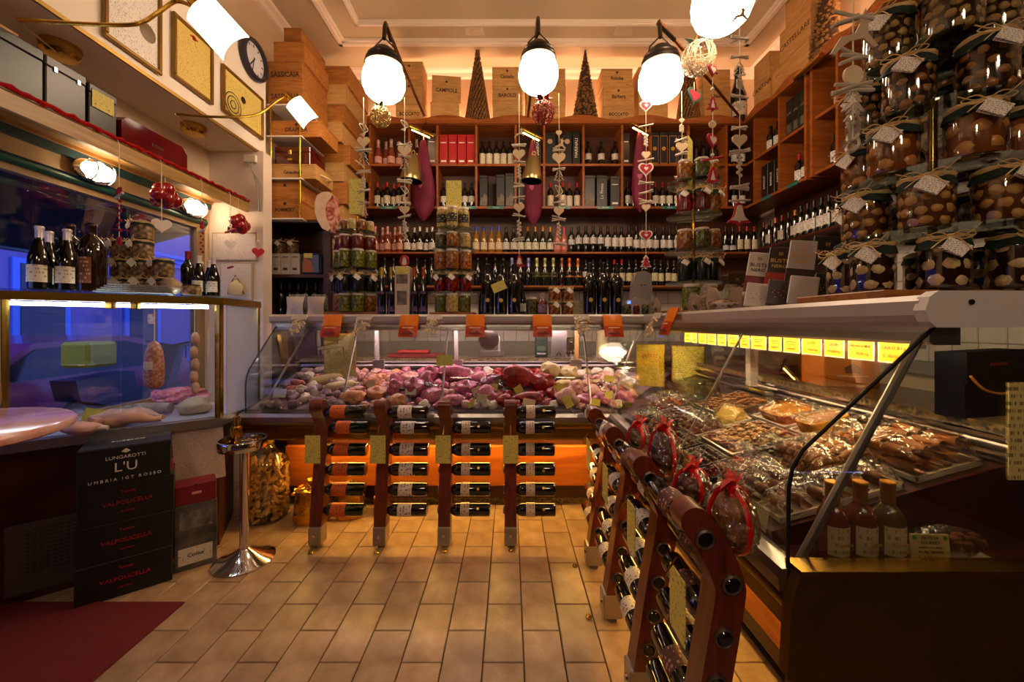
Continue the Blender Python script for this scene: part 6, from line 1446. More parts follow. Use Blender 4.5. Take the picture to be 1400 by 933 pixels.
sachet(886, 2.58, .12, 'clear sachet of dried mushrooms hung at the counter corner', 'm', 428, 462, rz=-.9); sachet(907, 2.45, .13, 'orange sachet hung on the pastry counter edge at the corner', 'o', 426, 458, rz=-.95)
# ---------------------------------------------------------------- in the dark cupboard
def on_cup(px): return xY(px, YS + .08)
for j, px in enumerate((381, 393, 405, 417, 429)):
    bottle('bordeaux', 'black', '#0e0c0a', None, (on_cup(px), YS + .12, ZS0), 0, 1.0, nth('dark bottle on the lower cupboard shelf', j, 5), 'dark bottles in cupboard')
food_bag(403, 0, YS + .0, .12, .115, DRY, 'grey sealed bag on the counter before the cupboard', z=ZTOP) if False else None
for px, lb in ((408, 'sealed grey bag with paper front at the cupboard foot'), (436, 'sealed grey bag next to the preserve stand')):
    food_bag(px, 0, 3.14, .15, .17, DRY, lb, z=ZTOP)
for j, px in enumerate((380.5, 393.5, 406.5)):
    w_ = .08; t = thing('tea_carton', nth('white carton in the row of three in the cupboard', j, 3), 'box', (on_cup(px), YS + .09, ZS1), group='white cartons in cupboard')
    MB().box(-.040, .040, -.05, .05, 0, .185, bev=.003).build('carton', mat('carton_white', '#b8aca0', .5), t); MB().box(-.018, .018, -.052, -.05, .04, .06).build('mark', INK, t); MB().box(-.026, .026, -.052, -.05, .15, .156).build('print', INK, t)
for j, px in enumerate((383, 400)): jar('mush', .047, .12, (on_cup(px), YS + .09, ZS1 + .1855), nth('cloth-covered mushroom jar on the white cartons', j, 2), 'mushroom jars on cartons', cover=True)
tn = thing('picture_tin', 'blue picture tin with yellow tag on the cupboard shelf', 'tin', (on_cup(428), YS + .10, ZS1))
MB().box(-.088, .088, -.06, .06, 0, .19, bev=.02).build('tin_body', mat('tin_blue', '#4a5878', .3, metal=.3, var=.5, vscale=9), tn)
MB().prism([(-.07, .02), (.03, .02), (.0, .12), (-.05, .15), (-.07, .10)], -.062, -.060).build('picture', mat('tin_orange', '#a85a28', .5), tn); yellow_sign(tn, .075, .04, (-.02, -.064, .165), key='v')
# ================================================================ food in the meat counter
def deckF(px, py): return plane_hit(px, py, (0, 2.475, .734), Vector((0, -.30, 1)))
def deckR(px, py): return plane_hit(px, py, (.675, 0, .734), Vector((-.28, 0, 1)))
MEAT = {
    'beef': mat('meat_beef', '#6e060a', .25, kind='marble', col2='#b02a26', vscale=4), 'pork': mat('meat_pork', '#9c2c4a', .27, kind='marble', col2='#d08494', vscale=4),
    'pale': mat('meat_pale', '#b4645c', .3, kind='marble', col2='#dcb0a0', vscale=4), 'chick': mat('meat_chicken', '#d08658', .35, var=.25, vscale=12),
    'lamb': mat('meat_lamb', '#84203c', .27, kind='marble', col2='#c06a84', vscale=5), 'tripe': mat('meat_tripe', '#c8ac70', .4, var=.3, vscale=20),
    'fat': mat('meat_fat', '#d8c4b4', .4), 'loaf': mat('cheese_loaf', '#c8b078', .5, var=.2, vscale=10), 'salami': mat('salami_skin', '#a48a80', .65, var=.35, vscale=30, bump=.3, bscale=80),
    'salamip': mat('salami_purple', '#85606a', .6, var=.4, vscale=35, bump=.3, bscale=80), 'cut': mat('salami_cut', '#7a1820', .35, kind='speck', col2='#c88a84', vscale=110),
    'raw': mat('sausage_raw', '#b04c40', .35, kind='speck', col2='#d8908a', vscale=90), 'plum': mat('meat_plum', '#5c2434', .25, kind='marble', col2='#8a4858', vscale=9)}
FRONT = ['by the salami end', 'by the beef end']
def blobmesh(seed, sub=3, amp=.35): return cached(('blob', seed, amp), lambda: MB().ico((0, 0, 0), 1, sub, amp=amp, freq=1.6, seed=seed))
SALO = []
def meat2(x, y, rx, ry, rz, m, seed, label, rot=0.0, group=None, amp=.35):
    s = y / F; me = mmesh(seed, m, amp); o = place('meat_cut', me, None, (x, y, 0), (.29, 0, rot), (rx * s, ry * s * 1.3, rz * s), label=label, cat='meat', group=group)
    M = Matrix.LocRotScale(o.location, o.rotation_euler, o.scale); low = min(p.z - .30 * (p.y - 2.475) for p in (M @ v.co for v in me.vertices))
    o.location.z = .734 - low - .004; return o
def mmesh(seed, m, amp=.35):
    return cached(('meat', seed % 6, m, amp), lambda: MB().ico((0, 0, 0), 1, 3, amp=amp, freq=1.6, seed=seed % 6).mesh('meat', MEAT[m]))
def salami(a, b, r, m, label, band=False, cut=False, name='salami'):
    A = deckF(*a); B = deckF(*b); s = A.y / F; R = r * s
    A = A + Vector((0, R * .5, R * 1.15)); B = B + Vector((0, R * .5, R * 1.15)); d = B - A; L = d.length; SALO.extend((A.x + d.x * v, A.y + d.y * v, R) for v in (.0, .2, .4, .6, .8, 1.0))
    t = thing(name, label, 'salami', A, d.to_track_quat('Z', 'Y').to_euler())
    n = 10; pr = []
    for k in range(n + 1):
        v = k / n; e = min(1, math.sqrt(max(0, 1 - (abs(v - .5) * 2) ** 5.0)) * 1.0)
        pr.append((max(R * .12, R * e * (1 + .05 * math.sin(9 * v + px_seed(a)))), L * v))
    if cut: pr = pr[3:] ; pr = [(R, pr[0][1])] + pr[1:]
    MB().lathe(pr, 14).build('casing', MEAT[m], t)
    MB().lathe([(R * .2, L), (R * .25, L + R * .3), (R * .08, L + R * .5)], 8).build('knot', ROPE, t)
    if cut: MB().lathe([(0, -.0015), (R * .93, -.0015), (R * .93, .001)], 16).build('cut_face', MEAT['cut'], t, loc=(0, 0, pr[0][1] - .0005))
    if band: MB().lathe([(R * 1.03, L * .45), (R * 1.03, L * .62)], 14, cap=False).build('paper_band', labm('#c8c0c0', '#2a3a6a'), t)
    return t
def px_seed(a): return (a[0] * 13 + a[1] * 7) % 10
def zc1(x, y): return (340 + x / 6.364, 480 + y / 6.364)
SL = [((330, 475), (420, 420), 5.5, 'salamip', 'grey-purple salami lying in front of the printed sheet'), ((240, 440), (310, 385), 5, 'salami', 'pale salami near the slanted corner glass'),
      ((470, 410), (640, 350), 5.5, 'salamip', 'long purple salami with printed paper band'), ((700, 430), (800, 408), 5, 'salamip', 'short plump salami beside the pale loaf'), ((650, 462), (745, 446), 4, 'salamip', 'slim salami below the short plump one'),
      ((200, 465), (270, 540), 5.5, 'salamip', 'salami lying nose-down at the corner glass'), ((360, 300), (480, 315), 4, 'raw', 'reddish sausage beneath the white price card'), ((310, 365), (450, 350), 4, 'raw', 'raw red sausage above the grey salami'),
      ((450, 205), (560, 203), 4.2, 'salami', 'white-mould salami at the back of the case'), ((560, 210), (665, 190), 4.5, 'salami', 'white-mould salami ending behind the printed sheet'), ((405, 252), (470, 226), 4, 'salami', 'stubby white-mould salami at the far back'),
      ((560, 255), (660, 240), 3.5, 'raw', 'thin sausage in front of the white-mould ones'), ((400, 480), (560, 440), 4.5, 'salami', 'silvery salami across the front pile')]
for k, (a, b, r, m, lb) in enumerate(SL): salami(zc1(*a), zc1(*b), r, m, lb, band=(k == 2))
salami(zc1(300, 520), zc1(430, 505), 6, 'salamip', 'cut salami showing a dark red face at the front rail', cut=True); salami(zc1(460, 520), zc1(640, 480), 6.5, 'salamip', 'larger cut salami beside the first rack', cut=True)
salami(zc1(100, 525), zc1(160, 480), 5, 'salami', 'salami with a folded label at the slanted glass')
salami(zc1(660, 500), zc1(760, 470), 5, 'salamip', 'salami in cling film behind the first rack')
def loaf(a, b, r, label):
    t = salami(zc1(*a), zc1(*b), r, 'loaf', label, name='cheese_loaf'); return t
loaf((510, 320), (905, 255), 6.5, 'long pale yellow loaf lying before the printed sheet'); loaf((640, 380), (930, 330), 6.5, 'second pale loaf in front of the long one')
ms = [  # zoom 1 px
    (zc1(850, 505), 18, 9, 9, 'chick', 'peach-coloured poultry piece with a dark tag'), (zc1(960, 490), 14, 9, 9, 'chick', 'peach poultry piece beside the tagged one'), (zc1(1020, 420), 12, 7, 9, 'chick', 'peach poultry leg behind the tagged piece'),
    (zc1(1100, 470), 9, 8, 13, 'pork', 'upright pink pork piece beside the poultry'), (zc1(1160, 450), 8, 8, 13, 'pork', 'upright pink pork piece by the white packets'), (zc1(1280, 490), 11, 8, 9, 'chick', 'tan poultry piece below the white packets'), (zc1(700, 440), 11, 6, 5, 'pale', 'pale sliced meat beneath the slim salami')]
def zc2(x, y): return (540 + x / 7.775, 480 + y / 7.775)
ms += [(zc2(170, 590), 13, 10, 15, 'lamb', 'mauve meat in film left of the black tongs'), (zc2(330, 470), 10, 8, 12, 'lamb', 'mauve cut behind the black tongs'), (zc2(430, 420), 12, 9, 11, 'pork', 'pink roast near the glass strut'),
       (zc2(620, 450), 22, 10, 12, 'lamb', 'broad glossy magenta cut at the middle of the case'), (zc2(470, 590), 16, 9, 9, 'pork', 'pink cut at the front by the strut'), (zc2(680, 610), 18, 8, 7, 'pork', 'pink slices at the front behind the third rack'),
       (zc2(790, 540), 14, 9, 10, 'lamb', 'magenta cut under the folded cream card'), (zc2(930, 570), 16, 9, 10, 'pork', 'pink chops next to the two pale trotters'), (zc2(805, 650), 5.5, 5, 6, 'fat', 'small pale trotter, one of two at the front rail'), (zc2(900, 650), 6.5, 5, 8, 'fat', 'larger pale trotter at the front rail'),
       (zc2(1100, 500), 16, 9, 11, 'plum', 'plum-coloured meat in clear film'), (zc2(1150, 640), 11, 8, 9, 'beef', 'round red cut before the fourth rack'), (zc2(150, 400), 11, 7, 8, 'pale', 'pale pink roast at the back left of the tongs'), (zc2(820, 430), 14, 7, 8, 'pork', 'pink roast at the back behind the magenta cut'), (zc2(1230, 420), 10, 7, 8, 'pale', 'pale cut at the back behind the beef')]
def zc3(x, y): return (690 + x / 7.775, 480 + y / 7.775)
ms += [(zc3(190, 560), 23, 11, 17, 'beef', 'big dark red beef joint behind the fourth rack'), (zc3(450, 520), 17, 9, 12, 'beef', 'bright red beef joint right of the big one'), (zc3(320, 620), 20, 8, 9, 'beef', 'long red beef fillet at the front rail'),
       (zc3(560, 560), 9, 7, 8, 'beef', 'small red beef piece by the pink shank'), (zc3(640, 610), 16, 9, 11, 'pale', 'pink veal shank at the front rail'), (zc3(700, 520), 10, 8, 10, 'pale', 'veal piece behind the shank'),
       (zc3(530, 400), 14, 8, 12, 'tripe', 'folded yellow tripe under two cards'), (zc3(650, 400), 13, 8, 10, 'tripe', 'folded yellow tripe near the timber support'), (zc3(640, 450), 12, 7, 6, 'tripe', 'low fold of yellow tripe'),
       (zc3(850, 600), 11, 8, 7, 'lamb', 'small dark chop beside the shank'), (zc3(960, 560), 12, 8, 8, 'pale', 'pink sliced meat in the right bay'), (zc3(1060, 600), 13, 8, 8, 'pork', 'pink sliced meat at the front of the right bay'), (zc3(1180, 600), 13, 8, 8, 'lamb', 'rosy meat at the case corner'), (zc3(1130, 460), 12, 8, 8, 'pale', 'pale meat at the back of the right bay'), (zc3(1070, 510), 10, 7, 7, 'beef', 'red diced meat in the right bay'), (zc3(1230, 480), 11, 8, 9, 'tripe', 'creamy cut at the case corner')]
QUE = [[deckF(p[0], p[1] - rz * .35), rx, ry, rz, m, k, lb, random.uniform(-.3, .3), None, .3] for k, (p, rx, ry, rz, m, lb) in enumerate(ms)]
ZN = ((470, ('salami', 'salamip', 'fat'), 'small salami piece in the slanted glass pile'), (545, ('chick', 'pork', 'pale'), 'small piece in the poultry pile'), (680, ('pork', 'pale', 'lamb', 'fat'), 'small pink piece in the middle pile'), (765, ('beef', 'beef', 'beef'), 'small red piece in the beef pile'), (860, ('pale', 'tripe', 'fat'), 'small pale piece in the corner pile'))
rg = random.Random(8)
for rw, py in enumerate((556, 545, 535, 524, 516)):
    cn = {}; x0 = max(372, CX - 1.55 * F / deckF(400, py).y); n_ = len(range(372 + 6 * (rw % 2) + 4 * (5 - rw), 850, 17))
    for i_ in range(n_):
        px = x0 + (848 - x0) * i_ / (n_ - 1)
        z_, ms_, lb = next(z for z in ZN if px < z[0])
        cn[lb] = cn.get(lb, -1) + 1
        QUE.append([deckF(px, py), rg.uniform(5.5, 8), 4.6, rg.uniform(4.2, 6), rg.choice(ms_), rg.randint(0, 60), '%s, %s row from rail, %s from window' % (lb, ORDN[rw], ORDN[cn[lb]]), rg.uniform(-1, 1), lb, 1.0])
# settle the pile: pieces slide apart on the deck until they only just press together
OBS = [(x, y, r, None) for x, y, r in SALO]; q = deckF(*zc3(930, 450)); OBS += [(q.x + e, q.y + .03, .035, None) for e in (-.04, 0, .04)]
def rad(q):
    v = mmesh(q[5], q[4]).vertices; return (max(abs(p.co.x) for p in v) * q[1] + max(abs(p.co.y) for p in v) * 1.3 * q[2]) * .5 * q[0].y / F
pos = [[q[0].x, q[0].y + q[2] * q[0].y / F * .8, rad(q), q[9]] for q in QUE]; org = [(p[0], p[1]) for p in pos]
for it in range(60):
    for i, A in enumerate(pos):
        for B in pos[i + 1:]:
            dx = B[0] - A[0]; R_ = (A[2] + B[2]) * .96
            if abs(dx) >= R_: continue
            dy = B[1] - A[1]
            if abs(dy) >= R_: continue
            d = math.hypot(dx, dy) or 1e-4
            if d < R_:
                e = (R_ - d) / d * .5 / (A[3] + B[3]) * 1.2
                A[0] -= dx * e * A[3]; A[1] -= dy * e * A[3]; B[0] += dx * e * B[3]; B[1] += dy * e * B[3]
        for x, y, r, _ in OBS:
            dx = A[0] - x; dy = A[1] - y; R_ = (A[2] + r) * 1.0
            if abs(dx) < R_ and abs(dy) < R_:
                d = math.hypot(dx, dy) or 1e-4
                if d < R_: A[0] += dx / d * (R_ - d) * .6; A[1] += dy / d * (R_ - d) * .6
        A[0] = min(max(A[0], -1.615 + A[2]), .60 + (A[1] - 2.41)); A[1] = min(max(A[1], 2.445 + A[2]), 3.015 - A[2])
for q, A in zip(QUE, pos): meat2(A[0], A[1], *q[1:7], rot=q[7], group=q[8])
# marbled steak leaning on a tray
q = deckF(*zc3(930, 450)); t = thing('steak', 'thick red steak with a white fat band in the right bay', 'meat', q + Vector((0, .02, .03)), (.9, -.35, .1))
MB().prism([(-.075, -.02), (-.03, -.035), (.05, -.02), (.08, .01), (.06, .03), (-.02, .03), (-.07, .015)], -.012, .012).build('lean', MEAT['beef'], t); MB().prism([(-.05, -.012), (.05, .0), (.055, .012), (-.045, .004)], -.0135, .0135).build('fat', MEAT['fat'], t)
# price cards pricked into the meat
CARD = paper('yellow_card_m', '#d3bd4a', '#5a4614', 220, 120, .45); CARDP = paper('cream_card_m', '#c8b48c', '#5a4a34', 220, 120, .45)
def card(px, py, w_, h_, rot, label, m=None, lift=.055, deck=deckF, parent=None):
    q = deck(px, py + 20); lift = max(.02, zY(py, q.y) - q.z - h_ / 2); t = thing('price_card', label, 'price card', q + Vector((0, 0, 0)), rot)
    MB().box(-w_ / 2, w_ / 2, -.001, .001, lift, lift + h_).build('card', m or CARD, t); MB().tube([(0, .001, -.005), (0, .001, lift + h_ * .3)], .0018, 5).build('pin', STEEL, t)
for px, py, w_, h_, r, lb, m in ((379, 538, .085, .055, 0, 'white price card among the salami by the corner glass', paper('white_card', '#d8d0c8', '#4a4a44', 200, 120, .45)), (505, 525, .05, .05, 0, 'cream price card beside the pale loaves', CARDP), (523, 526, .035, .03, .5, 'small tilted card by the pork pieces', CARDP),
    (560, 536, .07, .04, 0, 'white paper packet tag over the tan poultry', MATS['white_card']), (630, 545, .03, .06, .9, 'edge-on yellow card in the magenta cut', CARD), (660, 534, .06, .06, -.5, 'folded cream card over the pink chops', CARDP), (656, 545, .065, .05, .1, 'cream card lying under the folded one', CARDP), (674, 530, .055, .045, 0, 'upright yellow card at the back of the pink roasts', CARD),
    (719, 530, .055, .05, -.6, 'slanted yellow card behind the dark beef', CARD), (720, 552, .075, .055, .2, 'cream card on the big dark beef joint', CARDP), (757, 528, .065, .05, .5, 'yellow card lying on the tripe', CARD), (748, 530, .06, .05, .7, 'second yellow card on the tripe', CARD), (786, 548, .05, .07, -.5, 'yellow card leaning on the veal shank', CARD), (831, 518, .075, .045, .15, 'yellow card on the rear ledge near the case corner', CARD), (812, 550, .055, .04, .2, 'yellow card by the glass strut in the right bay', CARD), (838, 540, .055, .045, -.2, 'pale yellow card at the case corner', CARD)):
    card(px, py, w_, h_, (-.25, r, random.uniform(-.2, .2)), lb, m)
o = yellow_sign(None, .105, .07, (xY(608, 2.56), 2.56, zY(493, 2.56)), (-.2, 0, 0), 'g'); tag(o, 'yellow card fixed to the glass strut above the pork', 'price card')
# big printed sheets standing in the cases
def sheet(px0, px1, y0, y1, Y, label, key, col='#cdb94c', rz=0):
    x0, x1 = xY(px0, Y), xY(px1, Y); z0, z1 = zY(y1, Y), zY(y0, Y)
    t = thing('menu_sheet', label, 'sign', ((x0 + x1) / 2, Y, z0), (0, 0, rz))
    MB().box(-(x1 - x0) / 2, (x1 - x0) / 2, -.002, .002, 0, z1 - z0).build('sheet', paper('sheet_y' + key, col, '#5a4a1c', 110, 45, .5), t)
    MB().box(-(x1 - x0) / 2 - .006, (x1 - x0) / 2 + .006, .0025, .008, -.004, z1 - z0 + .004).build('backing', mat('backing_amber', '#a86a14', .4), t)
    return t
sheet(444, 485, 457, 523, 2.85, 'pale yellow printed list standing among the salami', 'a', '#b8a85c')
s_ = sheet(871, 906, 472, 528, 2.62, 'bright yellow sign in the corner of the two counters', 'b', '#d3b420', -.3); place('lettering', text_mesh('WETTE', .03, REDINK), s_, (0, -.004, .20))
sheet(921, 961, 474, 520, 2.78, 'yellow list in an amber frame beside the corner sign', 'c', '#d0c052', -.2)
# clear bags and tongs
t = thing('serving_tongs', 'black plastic tongs lying between the mauve meats', 'tongs', deckF(*zc2(200, 520)) + Vector((0, .02, .085)), (0, 0, .9))
MB().tube([(-.09, 0, -.02), (-.03, 0, .02), (.10, .01, .03)], .004, 6).tube([(-.09, .02, -.02), (-.03, .02, .025), (.10, .01, .03)], .004, 6).build('arms', BLACKM, t); MB().ico((-.09, .01, -.01), (.025, .02, .012), 2).build('grip', BLACKM, t)
for px, py, rr, lb in ((583, 545, .075, 'crumpled clear film over the mauve meat'), (686, 540, .08, 'crumpled clear film over the plum-coloured meat'), (830, 545, .085, 'crumpled clear film over the corner cuts')):
    q = deckF(px, py); o = MB().ico((0, 0, 0), (rr, rr * .7, .055), 3, amp=.4, freq=2.5, seed=px).build('cling_film', CELLO, None, loc=(q.x, q.y + .03, q.z + .05)); tag(o, lb, 'film')
# equipment on the granite behind the meat
eq = thing('slicer', 'steel slicing machine on the granite behind the meat', 'slicer', (xY(672, 3.25), 3.25, 1.0))
MB().box(-.10, .10, -.08, .08, 0, .05, bev=.01).build('base', STEEL, eq); MB().lathe([(0, -.01), (.08, -.008), (.085, 0), (.08, .008), (0, .01)], 28, M=Matrix.Translation((-.02, -.02, .14)) @ Matrix.Rotation(PI / 2, 4, 'X')).build('blade', CHROME, eq); MB().tube([(.06, 0, .05), (.06, 0, .16), (.02, 0, .2)], .01, 8).build('arm', STEEL, eq)
eq = thing('till_printer', 'dark green desk calculator with white lettering on the granite', 'calculator', (xY(740, 3.2), 3.2, 1.0))
MB().box(-.05, .05, -.02, .04, 0, .18, bev=.006).build('body', mat('calc_green', '#12281c', .4), eq); MB().box(-.035, .035, -.022, -.019, .05, .09).build('display', mat('calc_lcd', '#4a5a48', .3), eq); place('lettering', text_mesh('PRANZO', .018, WHITEINK), eq, (0, -.0215, .03))
eq = thing('knife_block', 'grey steel cutting guard beside the calculator', 'board', (xY(764, 3.13), 3.13, 1.0)); MB().prism([(-.062, 0), (.055, 0), (.065, .22), (-.055, .22)], -.006, .006).build('plate', STEEL, eq); MB().tube([(-.02, -.01, .02), (0, -.015, .045), (.02, -.01, .02)], .006, 6).build('handle', BLACKM, eq)
eq = thing('meat_grinder', 'polished steel mincer on the granite by the timber support', 'grinder', (xY(779, 3.28), 3.28, 1.0)); MB().lathe([(.06, 0), (.06, .02), (.03, .04), (.03, .10), (.07, .13), (.08, .16)], 20).build('body', CHROME, eq); MB().lathe([(.03, -.08), (.035, -.07), (.035, .06)], 16, M=Matrix.Translation((0, 0, .08)) @ Matrix.Rotation(PI / 2, 4, 'X')).build('barrel', CHROME, eq)
eq = thing('tray_stack', 'maroon tray of packets on the granite behind the pork', 'tray', (xY(570, 3.2), 3.2, 1.0)); MB().box(-.22, .22, -.07, .10, 0, .03, bev=.006).build('tray', mat('tray_maroon', '#6a1c1c', .4), eq); MB().box(-.15, .1, -.05, .06, .031, .06, bev=.01).build('packet', mat('packet_red', '#a03428', .4, var=.4, vscale=20), eq)
eq = thing('paper_roll', 'cream roll holder near the corner lamp', 'roll', (xY(825, 3.15), 3.18, 1.0)); MB().lathe([(.05, 0), (.05, .22), (.02, .22), (.02, .0)], 24).build('roll', mat('roll_cream', '#a89868', .6), eq); MB().lathe([(0, 0), (.08, 0), (.08, .012), (0, .012)], 24).build('foot', STEEL, eq)
# little spot lamp in the corner
eq = thing('spot_lamp', 'small white clip-on spot lamp shining in the counter corner', 'lamp', P(840, 493, 2.80), (.6, 0, .25)); eq.scale = (.42,) * 3
MB().lathe([(.02, .09), (.035, .07), (.04, 0), (.036, 0), (.03, .06)], 24, cap=False, M=Matrix.Rotation(PI / 2, 4, 'X')).build('housing', mat('spot_white', '#c8c0b8', .35), eq); MB().lathe([(0, .012), (.034, .01), (.034, 0)], 24, cap=False, M=Matrix.Rotation(PI / 2, 4, 'X') @ Matrix.Translation((0, 0, .004))).build('bulb', mat('spot_bulb', '#fff6e4', .3, emit=25, ecol='#ffe8c4'), eq)
MB().tube([(0, -.05, .02), (0, 0, .12), (0, .05, .25)], .005, 6).build('stem', BLACKM, eq)

# ================================================================ window case contents
zf = .743
def onfl(px, py): return atZ(px, py, zf)
q = onfl(140, 588); t = thing('dressed_chicken', 'plucked chicken lying in the window case with its legs out', 'poultry', q + Vector((.0, .05, 0)), (0, 0, .45))
SK = mat('chicken_skin', '#d8a490', .4, var=.15, vscale=18)
MB().ico((0, 0, .045), (.10, .065, .048), 3, amp=.12).build('body', SK, t)
for s_ in (-1, 1): MB().tube(spline([(.05, s_ * .035, .05), (.11, s_ * .045, .055), (.16, s_ * .03, .035), (.20, s_ * .02, .025)]), [.034] * 4 + [.032] * 4 + [.03, .026, .022, .018, .014, .010, .012, .013, .012, .011, .01][:11], 10).build('leg', SK, t) if False else MB().tube([(.05, s_ * .035, .05), (.09, s_ * .045, .055), (.13, s_ * .04, .045), (.17, s_ * .03, .03), (.20, s_ * .02, .028)], [.034, .034, .026, .014, .012], 10).build('leg', SK, t)
MB().tube([(-.06, -.05, .06), (-.02, -.075, .05), (-.05, -.09, .03)], [.018, .016, .01], 8).build('wing', SK, t)
q = onfl(126, 592); t = thing('chicken_thigh', 'pale chicken thigh in front of the plucked chicken', 'poultry', onfl(120, 596) + Vector((-.05, .02, 0)), (0, 0, .3)); MB().ico((0, 0, .03), (.07, .045, .03), 3, amp=.2, seed=3).build('thigh', SK, t); MB().tube([(.05, 0, .03), (.10, 0, .025)], [.016, .010], 8).build('bone', mat('bone', '#d8ccb8', .4), t)
card(125, 570, .11, .07, (-.3, .25, .5), 'yellow card pricked beside the plucked chicken', CARD, deck=onfl)
q = onfl(205, 568); t = thing('wrapped_sausage', 'netted grey sausage roll in the window case', 'salami', q + Vector((0, .02, .035)), (PI / 2, 0, PI / 2 + .1)); MB().lathe([(.01, -.10), (.03, -.095), (.034, -.05), (.034, .05), (.03, .095), (.01, .10)], 16).build('casing', MEAT['salami'], t)
q = onfl(265, 566); o = MB().ico((0, 0, .04), (.09, .07, .05), 3, amp=.25, seed=2).build('wrapped_loaf', mat('pale_wrap', '#d0b490', .35, var=.3, vscale=14), None, (q.x - .01, q.y + .01, q.z), (0, 0, .5)); tag(o, 'pale wrapped loaf at the corner of the window case', 'food')
q = onfl(232, 553); o = MB().ico((0, 0, .05), (.15, .09, .055), 3, amp=.5, freq=3, seed=5).build('minced_meat', mat('mince_pink', '#b84a5a', .4, kind='vor', col2='#d88a94', vscale=50), None, (q.x + .03, q.y + .04, q.z), (0, 0, .3)); tag(o, 'mound of pink minced meat in the window case', 'meat')
for px, py, lb in ((60, 580, 'crumpled ice bag by the left post of the window case'), (172, 572, 'crumpled film under the netted sausage roll')):
    q = onfl(px, py); o = MB().ico((0, 0, .03), (.09, .06, .035), 3, amp=.5, freq=3, seed=px).build('ice_bag', BAGP, None, q + Vector((.09 if px < 100 else .0, .02, 0))); tag(o, lb, 'bag')
q = P(211, 500, 2.05)
t = thing('hanging_salami', 'plump salami in netting hanging in the window case', 'salami', (xY(211, 2.04), 2.04, 0))
zt_, zb_ = zY(466, 2.04), zY(531, 2.04); R = .042
MB().lathe([(R * .1, zt_), (R * .5, zt_ - .015), (R * .85, zt_ - .06), (R * .98, zt_ - .12), (R, zb_ + .06), (R * .9, zb_ + .02), (R * .5, zb_), (0, zb_ - .002)], 20).build('casing', mat('salami_net', '#c09080', .5, kind='vor', col2='#8a5648', vscale=70), t)
MB().tube([(0, 0, zt_), (0, 0, 1.36)], .0025, 5).build('string', ROPE, t); MB().box(-.03, .0, -.004, -.002, 1.27, 1.32).build('tag', labm('#e0d4d4', '#b04040'), t); MB().lathe([(R * 1.01, zb_ + .10), (R * 1.01, zb_ + .14)], 16, cap=False, a0=-PI / 2 - .6, a1=-PI / 2 + .6).build('label', labm('#c8b8a8', '#2a7a3a'), t)
t = thing('sausage_string', 'string of five small sausages hanging in the window case', 'sausage', (xY(266, 2.16), 2.16, 0))
for k, py in enumerate((463, 482, 499, 515, 531)):
    z = zY(py, 2.16); MB().ico((.004 * (-1) ** k, 0, z), (.020, .020, .036), 2, amp=.08, seed=k).build('sausage', mat('sausage_pale', '#c8a090', .45, var=.3, vscale=40), t)
MB().tube([(0, 0, zY(463, 2.16)), (0, 0, 1.36)], .002, 5).build('string', ROPE, t)

# ================================================================ pastry counter
TH = math.atan(.28)
PAS = {'gold': mat('pastry_gold', '#b06c24', .45, var=.4, vscale=25), 'brown': mat('pastry_brown', '#7c4216', .45, var=.45, vscale=25), 'dark': mat('choc_dark', '#24100a', .3), 'milk': mat('choc_milk', '#4a2414', .35), 'nut': mat('nut_pile', '#8a5424', .5, var=.5, vscale=40), 'almond': mat('almond', '#c89a5c', .5, var=.3, vscale=40), 'cake': mat('cake_yellow', '#c88c1c', .55, var=.3, vscale=30)}
DOILY = mat('doily_white', '#cfc2b4', .7)
def tray(X, Y, dx, dy, label, kind='steel', rz=0.0, wrap=False, lift=0.0):
    z = .734 + .28 * (X - .675) + lift
    t = thing('pastry_tray', label, 'tray', (X, Y, z), (0, -TH, rz))
    m_ = {'steel': STEEL, 'doily': DOILY, 'dark': mat('tray_dark', '#1c1412', .4), 'plate': mat('plate_white', '#d8d0c8', .25)}[kind]
    mb = MB().box(-dx / 2, dx / 2, -dy / 2, dy / 2, 0.001, .006)
    for a, b, c_, d in ((-dx / 2, dx / 2, -dy / 2, -dy / 2 + .006), (-dx / 2, dx / 2, dy / 2 - .006, dy / 2), (-dx / 2, -dx / 2 + .006, -dy / 2, dy / 2), (dx / 2 - .006, dx / 2, -dy / 2, dy / 2)): mb.box(a, b, c_, d, .004, .016)
    mb.build('tray', m_, t)
    if wrap:
        rng = random.Random(int(X * 1000)); ph = rng.random() * 9
        MB().grid(26, 26, lambda u, v: ((u - .5) * dx * 1.01, (v - .5) * dy * 1.01, .014 + (wrap if wrap is not True else .068) * (max(0, math.sin(PI * u)) * max(0, math.sin(PI * v))) ** .16 + .008 * noise.noise(Vector((u * 7 + ph, v * 7, ph)))), sm=False).build('cellophane', CELLO, t)
    return t
def loc_on(t, x, y, z): return t.matrix_basis @ Vector((x, y, z))
def scatter(t, dx, dy, n, mk, z=.012, jit=.006, rng=None):
    rng = rng or random.Random(3)
